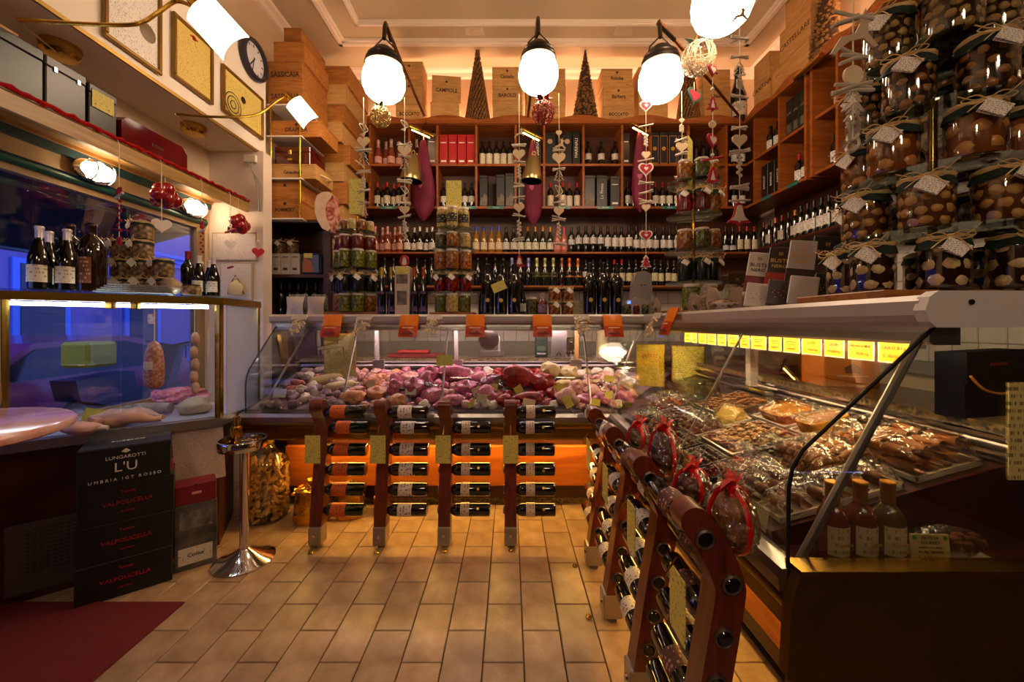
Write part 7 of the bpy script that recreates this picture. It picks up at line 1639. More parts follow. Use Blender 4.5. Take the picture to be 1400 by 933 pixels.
# curls and cannoli: individual pastries set in rows
def curl_mesh(m):
    return cached(('curl', m), lambda: MB().grid(14, 8, lambda u, v: ((.016 + .004 * u) * math.cos(u * 5.2 + .4), (v - .5) * .050 * (1 - .25 * abs(u - .5)), .018 + (.016 + .004 * u) * math.sin(u * 5.2 + .4))).mesh('pastry', PAS[m]))
def horn_mesh(m):
    return cached(('horn', m), lambda: MB().tube([(-.04, 0, .014), (-.02, .004, .017), (0, .006, .018), (.02, .003, .016), (.042, -.002, .012)], [.008, .014, .017, .014, .006], 10).mesh('pastry', PAS[m]))
def choc_mesh(m): return cached(('chc', m), lambda: MB().lathe([(.014, 0), (.0155, .004), (.014, .012), (.008, .018), (0, .019)], 12).mesh('chocolate', PAS[m]))
def put_rows(t, nx, ny, dx, dy, me, name, label, group, cat='pastry', jit=.25, s=1.0, z=.0085, layers=1):
    rng = random.Random(group)
    M0 = t.matrix_basis.copy(); M0 = Matrix.Translation(t.location) @ t.rotation_euler.to_matrix().to_4x4()
    for i in range(nx):
        for j in range(ny * layers):
            zz = z + .040 * (j // ny); j %= ny
            x = (i + .5) / nx * dx - dx / 2 + rng.uniform(-.001, .001); y = (j + .5) / ny * dy - dy / 2 + rng.uniform(-.001, .001)
            M = M0 @ Matrix.Translation((x, y, zz)) @ Matrix.Rotation(rng.uniform(-jit, jit), 4, 'Z')
            lb = '%s, %s row from the glass' % (label, ORDN[i]) if nx <= 9 else label
            if len(lb.split()) > 16: lb = label
            place(name, me, None, M.translation, M.to_euler(), tuple(q * rng.uniform(.97, 1.0) for q in (s if isinstance(s, tuple) else (s,) * 3)), label=lb, cat=cat, group=group + ' row %d' % i)
def pile(t, dx, dy, n, rad, m, part='pieces', flat=.6, z0=.008, seed=1):
    mb = MB(); rng = random.Random(seed)
    for k in range(n):
        x = rng.uniform(-.46, .46) * dx; y = rng.uniform(-.46, .46) * dy; h_ = rng.random() ** 2 * .03 * (1 - abs(2 * x / dx) * .6)
        mb.ico((x, y, z0 + h_), (rad * rng.uniform(.7, 1.2), rad * rng.uniform(.6, 1.0), rad * flat), 1)
    o = mb.build(part, m, t); o['kind'] = 'stuff'
tA = tray(1.125, 2.00, .26, .28, 'steel tray heaped with small brown nuts', 'steel'); pile(tA, .235, .255, 420, .010, PAS['nut'], 'nuts', seed=1)
tA2 = tray(.895, 2.01, .18, .24, 'dark tray of dark chocolate pieces near the nuts', 'dark'); pile(tA2, .155, .215, 240, .012, PAS['milk'], 'chocolate_pieces', seed=2)
tB = tray(.945, 1.57, .26, .24, 'steel tray of almonds and hazelnut biscuits', 'steel'); pile(tB, .235, .215, 330, .0105, PAS['almond'], 'almonds', seed=3); pile(tB, .235, .215, 130, .011, PAS['nut'], 'hazelnuts', z0=.014, seed=4)
tC = tray(.742, 1.515, .124, .17, 'dark box of round dark chocolates in rows', 'dark'); put_rows(tC, 4, 5, .106, .152, choc_mesh('dark'), 'chocolate', 'round dark chocolate in the dark box', 'dark chocolates', 'chocolate', 0, s=.78)
tC2 = tray(.737, 1.715, .112, .19, 'dark tray of milk chocolates behind the dark box', 'dark'); put_rows(tC2, 3, 5, .096, .17, choc_mesh('milk'), 'chocolate', 'round milk chocolate on the dark tray', 'milk chocolates', 'chocolate', 0, s=.9)
tD = tray(.925, 1.385, .10, .10, 'cellophane pack of dark dried figs', 'dark', wrap=True); pile(tD, .08, .08, 60, .013, PAS['dark'], 'figs', seed=5)
tE = tray(.775, 1.215, .18, .18, 'wrapped doily tray of curled pastries by the glass strut', 'doily', wrap=True); put_rows(tE, 4, 3, .162, .162, curl_mesh('brown'), 'pastry', 'curled brown pastry under film by the strut', 'curled pastries by strut', jit=.15, s=.92)
tF = tray(.975, 1.22, .18, .20, 'wrapped tray of golden horn pastries in the middle', 'doily', wrap=.095); put_rows(tF, 2, 5, .168, .18, horn_mesh('gold'), 'pastry', 'golden horn pastry under film', 'golden horn pastries', jit=.1, s=.94, layers=2)
tF2 = tray(.875, 1.074, .34, .075, 'narrow wrapped tray of brown curls behind the three bottles', 'doily', wrap=True); put_rows(tF2, 6, 1, .32, .06, curl_mesh('brown'), 'pastry', 'brown pastry curl behind the bottles', 'brown curls behind bottles', jit=.15)
tG = tray(1.165, 1.145, .18, .20, 'large wrapped tray of fried pastry curls at the near end', 'doily', wrap=.10); put_rows(tG, 4, 2, .162, .18, curl_mesh('gold'), 'pastry', 'fried pastry curl under film at the near end', 'fried curls near end', s=(.92, 1.6, .92), jit=.1, layers=2)
tG2 = tray(1.185, 1.32, .15, .12, 'wrapped tray of flat fried pastries by the cake', 'doily', wrap=True); put_rows(tG2, 3, 3, .138, .10, horn_mesh('gold'), 'pastry', 'flat fried pastry by the cake', 'flat fried pastries', s=(.5, .85, .8), jit=.15)
tH = tray(1.17, 1.66, .18, .21, 'white plate under the long crusted tart', 'plate'); M0 = Matrix.Translation(tH.location) @ tH.rotation_euler.to_matrix().to_4x4()
def slab_food(t, sx, sy, sz, m, name, label, cat='cake', top=None, z=.010, wave=True):
    M = Matrix.Translation(t.location) @ t.rotation_euler.to_matrix().to_4x4() @ Matrix.Translation((0, 0, z))
    o = thing(name, label, cat, M.translation, M.to_euler())
    mb = MB()
    n = 36; ring = []
    for k in range(n):
        a = 2 * PI * k / n; c_, s2 = math.cos(a), math.sin(a); e = .55
        ring.append((abs(c_) ** e * (1 if c_ > 0 else -1) * sx / 2 * (1 + (.03 if k % 2 else 0)), abs(s2) ** e * (1 if s2 > 0 else -1) * sy / 2 * (1 + (.03 if k % 2 else 0))))
    vs = [(x * .93, y * .93, 0) for x, y in ring] + [(x, y, sz) for x, y in ring] + [(x * .90, y * .90, sz * 1.02) for x, y in ring] + [(x * .88, y * .88, sz * .85) for x, y in ring]
    fs = [(r * n + k, r * n + (k + 1) % n, (r + 1) * n + (k + 1) % n, (r + 1) * n + k) for r in range(3) for k in range(n)] + [tuple(range(n - 1, -1, -1))]
    mb.add(vs, fs); mb.build('crust', m, o)
    MB().add([(x * .885, y * .885, sz * (.86 + .05 * math.sin(3 * k))) for k, (x, y) in enumerate(ring)] + [(0, 0, sz * .98)], [(k, (k + 1) % n, n) for k in range(n)], 0, True).build('filling', top or m, o)
    return o
slab_food(tH, .155, .185, .035, PAS['gold'], 'crusted_tart', 'long crusted tart on a white plate under a clear bag', top=PAS['cake'])
q = Matrix.Translation(tH.location); o = MB().grid(14, 14, lambda u, v: ((u - .5) * .17, (v - .5) * .19, .050 + .035 * abs(noise.noise(Vector((u * 4, v * 4, 2))))), sm=False).build('loose_cellophane', CELLO, None, tH.location, (0, -TH, 0)); tag(o, 'loose clear bag lying over the crusted tart', 'film')
tI = tray(1.0, 1.79, .13, .13, 'round cellophaned plate under the cream cheese wedge', 'plate')
o = thing('cheese_wedge', 'creamy yellow cheese wedge wrapped on a plate', 'cheese', tI.location + Vector((0, 0, .010)), (0, -TH, .4))
MB().prism([(-.05, 0), (.05, 0), (.045, .03), (.025, .055), (-.04, .02)], -.05, .045).build('wedge', mat('cheese_cream', '#e0c060', .4, var=.15, vscale=10), o); MB().ico((0, 0, .03), (.064, .062, .042), 3, amp=.1, seed=8).build('wrap', CELLO, o)
tJ = tray(1.17, 1.465, .18, .13, 'white sheet under the long yellow cake', 'plate'); slab_food(tJ, .155, .108, .045, PAS['cake'], 'yellow_cake', 'long yellow sponge cake partly in a clear bag', top=PAS['gold'])
o = MB().grid(14, 10, lambda u, v: ((u - .5) * .16, (v - .5) * .12, .060 + .03 * abs(noise.noise(Vector((u * 4, v * 4, 7))))), sm=False).build('loose_cellophane', BAGP, None, tJ.location, (0, -TH, 0)); tag(o, 'clear bag lying over the yellow cake', 'film')
for k, (x, y) in enumerate(((.995, 1.375), (1.02, 1.372), (1.045, 1.376), (1.07, 1.372), (1.095, 1.375))):
    o = MB().ico((0, 0, .012), (.0122, .013, .011), 2, amp=.08, seed=k).build('chocolate', PAS['milk'], None, (x, y, .734 + .28 * (x - .675))); tag(o, nth('round truffle in the line before the yellow cake', k, 5, 'glass front'), 'chocolate', 'truffles before yellow cake')
tK = tray(.90, 2.27, .20, .20, 'tray of wrapped candied fruit at the counter corner', 'steel', wrap=True); pile(tK, .165, .165, 70, .015, mat('candied', '#a8541c', .35, var=.6, vscale=20), 'candied_fruit', seed=7)
tK2 = tray(.735, 2.07, .11, .24, 'long pack of dark plums along the glass', 'dark', wrap=True); pile(tK2, .08, .20, 80, .014, mat('plum_dark', '#2c1014', .25), 'plums', seed=8)
tK3 = tray(.728, 1.37, .09, .09, 'small pack of red jelly sweets near the strut', 'dark'); pile(tK3, .07, .07, 60, .011, mat('jelly_red', '#6a0c10', .2), 'sweets', seed=9)
tL = tray(.735, 1.88, .10, .10, 'cellophane pack of orange peel beside the milk chocolates', 'dark', wrap=True, lift=.0); pile(tL, .075, .075, 40, .012, mat('peel_orange', '#c86418', .35), 'peel', seed=11)
tM = tray(.867, 1.79, .128, .18, 'wrapped doily tray of dark biscuits beside the almonds', 'doily', wrap=True); put_rows(tM, 3, 4, .118, .16, horn_mesh('brown'), 'pastry', 'dark horn biscuit beside the almonds', 'dark horn biscuits', jit=.15, s=(.43, .8, .8))
tM2 = tray(.822, 1.372, .085, .09, 'small wrapped pack of orange slices by the figs', 'dark', wrap=True); pile(tM2, .062, .066, 40, .012, MATS['peel_orange'], 'slices', seed=12)
# glass cake stand
q = deckR(982, 535); t = thing('cake_stand', 'empty glass cake stand in the far part of the pastry counter', 'stand', (1.09, 2.29, .846)); MB().lathe([(.06, 0), (.055, .006), (.02, .02), (.02, .075), (.03, .083), (.135, .086), (.137, .092), (.02, .095), (0, .095)], 40, cap=False).build('stand', GLASSG, t)
# row of yellow price cards hung under the slab
PXC = [(936, 945), (946, 953), (955, 966), (967, 979), (981, 993), (995, 1010), (1012, 1025), (1027, 1048), (1051, 1069), (1071, 1094), (1096, 1124), (1127, 1155), (1159, 1196), (1200, 1246)]
XCd = 1.15
rail = MB().box(XCd + .004, XCd + .010, 1.10, 2.62, 1.20, 1.276).build('card_rail', GLASSG); tag(rail, 'clear strip under the slab holding the yellow price cards', 'rail')
NMS = ['', '', '', '', '', '', '', '', '', '', 'LATTE', 'GRAN', 'MENEGHINI', 'TARTUFO']
for k, (a, b) in enumerate(PXC):
    y1, y0 = yX(a, XCd), yX(b, XCd); w_ = y1 - y0 - .004; h_ = .068
    t = thing('price_card', 'green price card in the row under the pastry counter slab' if k == 11 else nth('yellow price card under the pastry slab', k, 20, 'meat counter') if k < 9 else ['tenth', 'eleventh', '', 'thirteenth', 'fourteenth'][k - 9] + ' yellow price card under the pastry slab from the meat counter', 'price card', (XCd, (y0 + y1) / 2, 1.152), (0, 0, -PI / 2), 'price cards under slab')
    MB().box(-w_ / 2, w_ / 2, -.0012, .0012, 0, h_).build('border', mat('card_white', '#e8e0d0', .5, emit=0), t)
    MB().box(-w_ / 2 + .004, w_ / 2 - .004, -.0022, -.0008, .004, h_ - .004).build('face', mat('card_lime', '#8aa818', .5) if k == 11 else mat('card_yellow', '#e8b408', .5), t)
    if NMS[k]:
        sz = min(.017, w_ / len(NMS[k]) * 1.35)
        place('lettering', text_mesh(NMS[k], sz, INK), t, (0, -.0032, h_ * .66)); place('lettering', text_mesh('€ 78,00 kg' if k != 11 else '€ 22,00 kg', min(.015, w_ / 10 * 1.5), mat('price_red', '#b8440c', .6)), t, (0, -.0032, h_ * .30))
    else:
        MB().box(-w_ * .3, w_ * .3, -.0028, -.002, h_ * .62, h_ * .68).box(-w_ * .22, w_ * .22, -.0028, -.002, h_ * .48, h_ * .53).build('print', INK, t); MB().box(-w_ * .28, w_ * .28, -.0028, -.002, h_ * .2, h_ * .29).build('price', MATS.get('price_red') or mat('price_red', '#b8440c', .6), t)
# orange box, steel bowl and dark carrier bag on the granite
t = thing('orange_box', 'bright orange carton with a brown emblem on the granite', 'box', (1.46, 1.735, 1.0), (0, 0, -.12))
MB().box(-.11, .11, -.06, .10, 0, .19, bev=.004).build('carton', mat('carton_orange', '#d8720c', .45), t); MB().box(-.115, .14, -.065, .14, .191, .215, bev=.004).build('lid', mat('carton_kraft', '#c8a078', .6), t)
MB().prism([(-.03, .06), (.03, .06), (.03, .085), (0, .10), (-.03, .085)], -.063, -.060).build('emblem', INK, t); MB().box(-.06, .06, -.0625, -.060, .045, .050).build('print', mat('print_cream', '#e8b088', .6), t)
t = thing('steel_bowl', 'wide steel mixing bowl with a handle on the granite', 'bowl', (1.47, 2.08, 1.0)); MB().lathe([(.05, 0), (.08, .01), (.15, .07), (.17, .13), (.165, .13), (.145, .072), (.075, .016), (0, .012)], 32, cap=False).build('bowl', STEEL, t); MB().tube([(-.1, -.08, .03), (-.16, -.2, .10)], .005, 6).build('spoon', BRASS, t)
t = thing('carrier_bag', 'dark navy carrier bag with a yellow cord handle on the granite', 'bag', (1.41, 1.20, 1.0), (0, -.03, .18))
MB().prism([(-.12, 0), (.125, 0), (.13, .19), (-.115, .19)], -.05, .02).build('bag_body', mat('bag_navy', '#04050e', .6, kind='speck', col2='#080c24', vscale=60, spec=.1), t)
MB().prism([(-.117, .10), (.13, .10), (.132, .193), (-.117, .193)], -.056, -.0505).build('flap', mat('bag_navy2', '#03040c', .6, spec=.1), t)
MB().tube(spline([(-.115, -.062, .125), (-.07, -.064, .085), (0, -.066, .07), (.07, -.064, .085), (.13, -.062, .125)]), .0035, 6).build('cord_handle', mat('cord_gold', '#d8942c', .6), t)
MB().box(-.03, .035, -.0575, -.0560, .150, .158).build('red_print', REDINK, t)
# three small liqueur bottles, wrapped pack and sign in the end well
for px, g, lb in ((1138, 'amber', 'amber liqueur bottle with gold cap nearest the glass strut'), (1176, 'amber', 'amber liqueur bottle with gold cap in the middle of three'), (1214, 'olive', 'olive-coloured liqueur bottle with gold cap')):
    Y = .965 - (px - 1139) * .0; x = xY(px, Y)
    b_ = bottle('square', g, '#8a5410', ('#c8b088', '#7a5a28'), (x, Y, .7005), .25, (.77, .77, .98), lb, 'gold cap liqueur bottles', arc=1.2)
    MB().lathe([(0, .002), (.0195, .002), (.0205, 0), (.0195, -.002)], 18, cap=False).build('cap_top', mat('cap_yellow', '#d8920c', .35, metal=.4), b_, loc=(0, 0, .1868))
    place('lettering', text_mesh('ANTERRA', .012, GOLDINK), b_, (0, -.0436, .045)); place('lettering', text_mesh('SUSINE', .008, GOLDINK), b_, (0, -.0436, .030))
t = thing('snail_pack', 'cellophane pack on a white doily in front of the curls', 'food pack', (1.062, .965, .7005))
MB().box(-.085, .10, -.035, .035, 0, .006, bev=.002).build('doily', DOILY, t); mb = MB()
for k in range(30): mb.ico((random.uniform(-.07, .08), random.uniform(-.015, .015), random.uniform(.02, .05)), (.018, .010, .009), 1)
mb.build('contents', PAS['brown'], t)['kind'] = 'stuff'; MB().ico((0, 0, .040), (.088, .036, .038), 3, amp=.12, seed=3).build('cellophane', CELLO, t)
t = thing('price_card', 'cream price card with two green dots before the wrapped pack', 'price card', (xY(1273, .925), .925, .712), (-.12, .03, 0))
MB().box(-.046, .046, -.001, .001, 0, .062).build('card', mat('card_cream', '#b8a25c', .6), t)
for txt, z, sz, m_ in (('PASTE DI', .053, .0098, INK), ('GOURMET', .0425, .0098, INK), ('artigianali senza glutine', .0325, .0062, INK), ('Az. Agr. Salvadori', .0225, .0082, INK), ('€ 3,90 Cad.', .010, .0125, REDINK)): place('lettering', text_mesh(txt, sz, m_, thick=.0003), t, (0, -.0018, z))
for x in (-.036, .037): MB().lathe([(0, .001), (.005, .001), (.005, 0)], 12, cap=False, M=Matrix.Translation((x, -.001, .054)) @ Matrix.Rotation(PI / 2, 4, 'X')).build('green_dot', mat('dot_green', '#4a7a18', .6), t)
o = MB().box(-.05, .05, -.001, .001, -.11, .11).build('notice_sheet', paper('cream_list', '#c4b070', '#4a3c1c', 60, 60, .5), None, (xY(1409, .891), .891, zY(590, .89)), (0, 0, 0)); tag(o, 'cream list taped on the near end glass of the pastry counter', 'notice')
for px, py, lb in ((937, 633, 'yellow-green card inside the glass below the red ribbon'), (1035, 735, 'cream card inside the glass near the strut foot'), (1000, 690, 'cream card inside the glass behind the last ribboned pack')):
    y = yX(px, .655); o = MB().box(-.035, .035, -.001, .001, 0, .055).build('price_card', CARD if px < 950 else CARDP, None, (.655, y, .735), (-.15, 0, -PI / 2)); tag(o, lb, 'price card')
# ================================================================ cases and boxes on the floor (left)
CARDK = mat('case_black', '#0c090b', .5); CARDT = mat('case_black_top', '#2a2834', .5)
RD = (0, 0, ang)
def wcase(t0, n0, z0, h_, label, w_=.325, d_=.205, txt=(), red=False, name='wine_case'):
    q = lc(t0, n0); t = thing(name, label, 'box', (q[0], q[1], z0), RD)
    m_ = CARDK
    MB().box(0, w_, 0, d_, 0.0005, h_ - .001, bev=.003).build('carton', m_, t)
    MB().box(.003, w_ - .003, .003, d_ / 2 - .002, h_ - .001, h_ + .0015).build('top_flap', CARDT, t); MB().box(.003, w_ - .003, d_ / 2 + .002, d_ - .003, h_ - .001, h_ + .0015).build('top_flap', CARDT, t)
    for s_, z, sz, mm in txt: place('lettering', text_mesh(s_, sz, mm), t, (w_ / 2, -.0012, z))
    return t
A0 = -.205; hB = .174
# boxes stand just before the case front (n < 0)
tb0 = -.535
for k in range(3):
    wcase(tb0 - .008 + .004 * k, -.205, .0 + .1755 * k, .174, ['lowest black wine case on the floor, red lettering', 'middle black wine case with red lettering', 'third black wine case with red lettering, under the white-lettered one'][k], w_=.332, txt=(('Tenuta', .135, .018, REDINK), ('VALPOLICELLA', .085, .026, REDINK), ('Superiore', .045, .012, REDINK)))
t = wcase(tb0, -.208, .527, .172, 'top black wine case lettered in white with a small emblem', w_=.318, txt=(('LUNGAROTTI', .122, .022, WHITEINK), ("L'U", .075, .060, WHITEINK), ('U M B R I A   I G T   R O S S O', .022, .019, WHITEINK)))
MB().prism([(-.016, 0), (0, -.008), (.016, 0), (0, .014)], -.0015, 0).build('emblem', WHITEINK, t, loc=(.159, 0, .148))
place('lettering', text_mesh('RUBESCO', .028, WHITEINK), t, (.16, .10, .1765), (-PI / 2, 0, 0))
# photo-printed case with red carton on it
q = lc(-.205, -.155)
t = thing('wine_case', 'case printed with a monochrome landscape photo beside the black stack', 'box', (q[0], q[1], 0), RD)
MB().box(0, .175, 0, .13, .0005, .335, bev=.003).build('carton', mat('photo_print', '#6a6260', .5, var=.75, vscale=9, col2='#1c1818'), t)
MB().box(.015, .155, -.0015, 0, .03, .115).build('white_panel', paper('collio_print', '#c8bcb4', '#5a5050', 100, 70, .4), t); place('lettering', text_mesh('Collio', .028, BLACKINK), t, (.085, -.003, .075))
MB().box(.02, .155, -.001, 0, .21, .30).build('hill_print', mat('hill_print', '#8a8482', .6, var=.8, vscale=14, col2='#2a2624'), t)
t2 = thing('red_carton', 'dark red flat carton lying on the photo-printed case', 'box', (q[0], q[1], .3355), RD); MB().box(.002, .172, .002, .128, 0, .10, bev=.003).build('carton', mat('carton_red', '#7a1020', .45), t2); MB().box(.07, .11, -.0015, .002, .05, .062).build('print', mat('print_pink', '#d89090', .6), t2); MB().prism([(.075, .1), (.095, .1), (.085, .09)], -.0012, .002).build('thumb_notch', BLACKINK, t2)
q2 = lc(-.218, -.13); t3 = thing('red_folder', 'thin bright red folder wedged between the stacks', 'folder', (q2[0], q2[1], 0), RD); MB().box(0, .008, 0, .10, .0, .56, bev=.001).build('folder', mat('folder_red', '#a81424', .4), t3)
# chrome stand with open ring top
q = atZ(334, 767, 0); st = thing('ring_stand', 'chrome floor stand with domed base and open ring top', 'stand', (q.x, q.y, 0))
MB().lathe([(.145, 0), (.147, .008), (.13, .016), (.09, .03), (.055, .05), (.03, .065), (.024, .07)], 36).build('domed_base', CHROME, st)
MB().lathe([(.0225, .06), (.0225, .62)], 20).build('pole', CHROME, st)
MB().lathe([(.098, .605), (.112, .605), (.115, .615), (.115, .65), (.112, .655), (.106, .655), (.104, .62), (.098, .618)], 40, cap=False).build('ring', CHROME, st, loc=(-.01, 0, 0))
for a in (0, PI / 2, PI, 3 * PI / 2): MB().tube([(.02 * math.cos(a), .02 * math.sin(a), .612), (.105 * math.cos(a) - .01, .105 * math.sin(a), .612)], .006, 6).build('spoke', CHROME, st)
MB().lathe([(.026, .65), (.028, .655), (.028, .705), (.02, .71), (.016, .76), (0, .765)], 18).build('brass_finial', BRASS, st, loc=(-.075, .05, 0)); MB().tube([(-.075, .05, .61), (-.075, .05, .66)], .012, 8).build('finial_stem', BRASS, st)
# demijohn of corks
q = atZ(364, 708, 0); dj = thing('cork_jar', 'big round glass jar full of wine corks on the floor', 'jar', (q.x, q.y, 0))
JP = [(.10, .004), (.125, .012), (.138, .04), (.140, .12), (.140, .30), (.132, .37), (.10, .425), (.06, .455), (.048, .475), (.05, .50)]
MB().lathe(JP, 36, cap=False).build('glass', JGL, dj); MB().lathe([(.0, .002), (.10, .002), (.10, .006)], 24).build('glass_base', JGL, dj)
mb = MB(); rng = random.Random(5)
for k in range(330):
    a = rng.random() * 2 * PI; z = rng.uniform(.03, .385); rr = min(.117, .117 if z < .33 else .117 - (z - .33) * .7) * (1 if rng.random() < .75 else rng.random())
    mb.lathe([(0, -.021), (.0115, -.021), (.0115, .021), (0, .021)], 7, M=Matrix.Translation((rr * math.cos(a), rr * math.sin(a), z)) @ Matrix.Rotation(rng.random() * 6, 4, 'Z') @ Matrix.Rotation(rng.random() * 3, 4, 'X'))
mb.build('corks', mat('cork_loose', '#d8a860', .7, var=.3, vscale=30), dj)['kind'] = 'stuff'
MB().lathe([(.0, .49), (.042, .49), (.046, .52), (0, .525)], 16).build('stopper', mat('stopper_cork', '#9a7438', .8), dj)
# gold foil parcels under the counter
FOIL = mat('gold_foil', '#c08a2c', .22, metal=.9, bump=.8, bscale=14)
for px, py, sx, sy, sz, lb in ((425, 712, .14, .10, .20, 'large crumpled gold foil parcel under the meat counter by the corks'), (478, 706, .12, .09, .16, 'gold foil parcel under the meat counter between two racks'), (520, 704, .06, .06, .12, 'small gold foil parcel with gathered top')):
    q = atZ(px, py, 0); t = thing('foil_parcel', lb, 'gift', (q.x, q.y + .02, 0), (0, 0, .2))
    MB().grid(22, 14, lambda u, v: ((sx + .012 * noise.noise(Vector((u * 9, v * 6, sx * 40)))) * math.cos(2 * PI * u) * (1 - .1 * v) * (abs(math.cos(2 * PI * u)) ** -.35 if abs(math.cos(2 * PI * u)) > .5 else 1.2) * .8, sy * math.sin(2 * PI * u) * (1 - .1 * v), sz * v + .004), sm=False).build('foil_sides', FOIL, t)
    MB().grid(12, 12, lambda u, v: ((u - .5) * 1.5 * sx, (v - .5) * 1.6 * sy, sz + .02 * noise.noise(Vector((u * 5, v * 5, 1)))), sm=False).build('foil_top', FOIL, t)
    MB().lathe([(.008, sz), (.014, sz + .02), (.035, sz + .06)], 9, sm=False, cap=False).build('gathered_top', FOIL, t)

# ================================================================ ribboned packs between racks and glass
RIB = mat('ribbon_red', '#c80c0c', .3)
def ribbon_bow(mb, c, s, rot=0):
    c = Vector(c); R = Matrix.Rotation(rot, 3, 'Z')
    for sg in (-1, 1):
        mb.tube([c + R @ Vector((sg * s * x, y * s, z * s)) for x, y, z in ((0, 0, 0), (.35, -.1, .35), (.75, -.1, .45), (.9, 0, .15), (.55, .1, -.05), (.1, .05, 0))], .016 * s / .05, 6, flat=.25)
        mb.tube([c + R @ Vector((sg * s * x, y * s, z * s)) for x, y, z in ((0, 0, 0), (.3, -.3, -.05), (.6, -.5, -.45))], .014 * s / .05, 6, flat=.25)
    mb.ico(c, .25 * s, 1)
def gift(px, zb, X, r, label, fill):
    y = yX(px, X); z = zb + r[2] * 1.04; t = thing('ribboned_pack', label, 'gift', (X, y, z))
    MB().ico((0, 0, 0), (r[0] * .88, r[1] * .88, r[2] * .88), 3, amp=.12, seed=px).build('cake', fill, t)
    MB().ico((0, 0, 0), (r[0] * 1.05, r[1] * 1.05, r[2] * 1.05), 4, amp=.14, freq=5, seed=px, sm=False).build('cellophane', CELLO, t)
    mb = MB()
    for a in (0, PI / 2):
        mb.tube([(r[0] * 1.05 * math.cos(k * PI / 12) * math.cos(a), r[1] * 1.05 * math.cos(k * PI / 12) * math.sin(a), r[2] * 1.05 * math.sin(k * PI / 12)) for k in range(24)], .0065, 6, closed=True, flat=.3)
    mb.build('ribbon', RIB, t); mb = MB(); ribbon_bow(mb, (0, 0, r[2] * 1.05), .045, .7); mb.build('bow', RIB, t)
    mb = MB(); mb.lathe([(.008, r[2]), (.012, r[2] + .02), (.04, r[2] + .055)], 11, sm=False, cap=False); mb.build('gathered_top', CELLO, t)
CAKEB = mat('fruitcake', '#6a3424', .5, var=.5, vscale=30)
gift(908, .722, .560, (.052, .09, .082), 'cellophaned cake with red ribbon beside the chocolates', CAKEB)
gift(946, .722, .560, (.050, .06, .050), 'smaller cellophaned cake with red ribbon between two larger ones', CAKEB)
gift(998, .705, .55, (.050, .08, .078), 'cellophaned golden cake with red bow nearest the brass end', mat('cake_tan', '#a06a34', .5, var=.4, vscale=30))
gift(873, .722, .562, (.045, .055, .052), 'cellophaned cake with red ribbon behind the first pack', CAKEB)

# ================================================================ hanging decorations
STICK = mat('driftwood', '#c9b8a6', .85, var=.2, vscale=30); HEARTW = mat('heart_wood', '#d8bc98', .7); PINKH = mat('felt_red', '#b01830', .8); WHT = mat('felt_white', '#e0d4c8', .8); STR = mat('twine', '#d8c8a8', .8); DGRN = mat('felt_green', '#2c4434', .8)
def heart_poly(s, n=28):
    o = []
    for k in range(n):
        t = 2 * PI * k / n; o.append((s * .0625 * 16 * math.sin(t) ** 3 / 1.0 * .5, s * .0625 * (13 * math.cos(t) - 5 * math.cos(2 * t) - 2 * math.cos(3 * t) - math.cos(4 * t)) * .5))
    return o
def tree_poly(s): return [(x * s, z * s) for x, z in ((0, .6), (.2, .32), (.1, .32), (.3, .05), (.15, .05), (.4, -.28), (.07, -.28), (.07, -.42), (-.07, -.42), (-.07, -.28), (-.4, -.28), (-.15, .05), (-.3, .05), (-.1, .32), (-.2, .32))]
def bell_poly(s): return [(x * s, z * s) for x, z in ((0, .5), (.14, .44), (.2, .1), (.28, -.15), (.5, -.36), (.12, -.38), (0, -.5), (-.12, -.38), (-.5, -.36), (-.28, -.15), (-.2, .1), (-.14, .44))]
def deer_poly(s): return [(x * s, z * s) for x, z in ((-.55, -.5), (-.3, -.1), (.05, 0), (.18, .25), (.1, .5), (.22, .42), (.3, .62), (.34, .4), (.5, .34), (.36, .25), (.36, .0), (.6, -.3), (.5, -.34), (.25, -.12), (-.1, -.2), (-.35, -.4), (-.45, -.55))]
def ring_of(poly, k): return [(x * k, z * k) for x, z in poly]
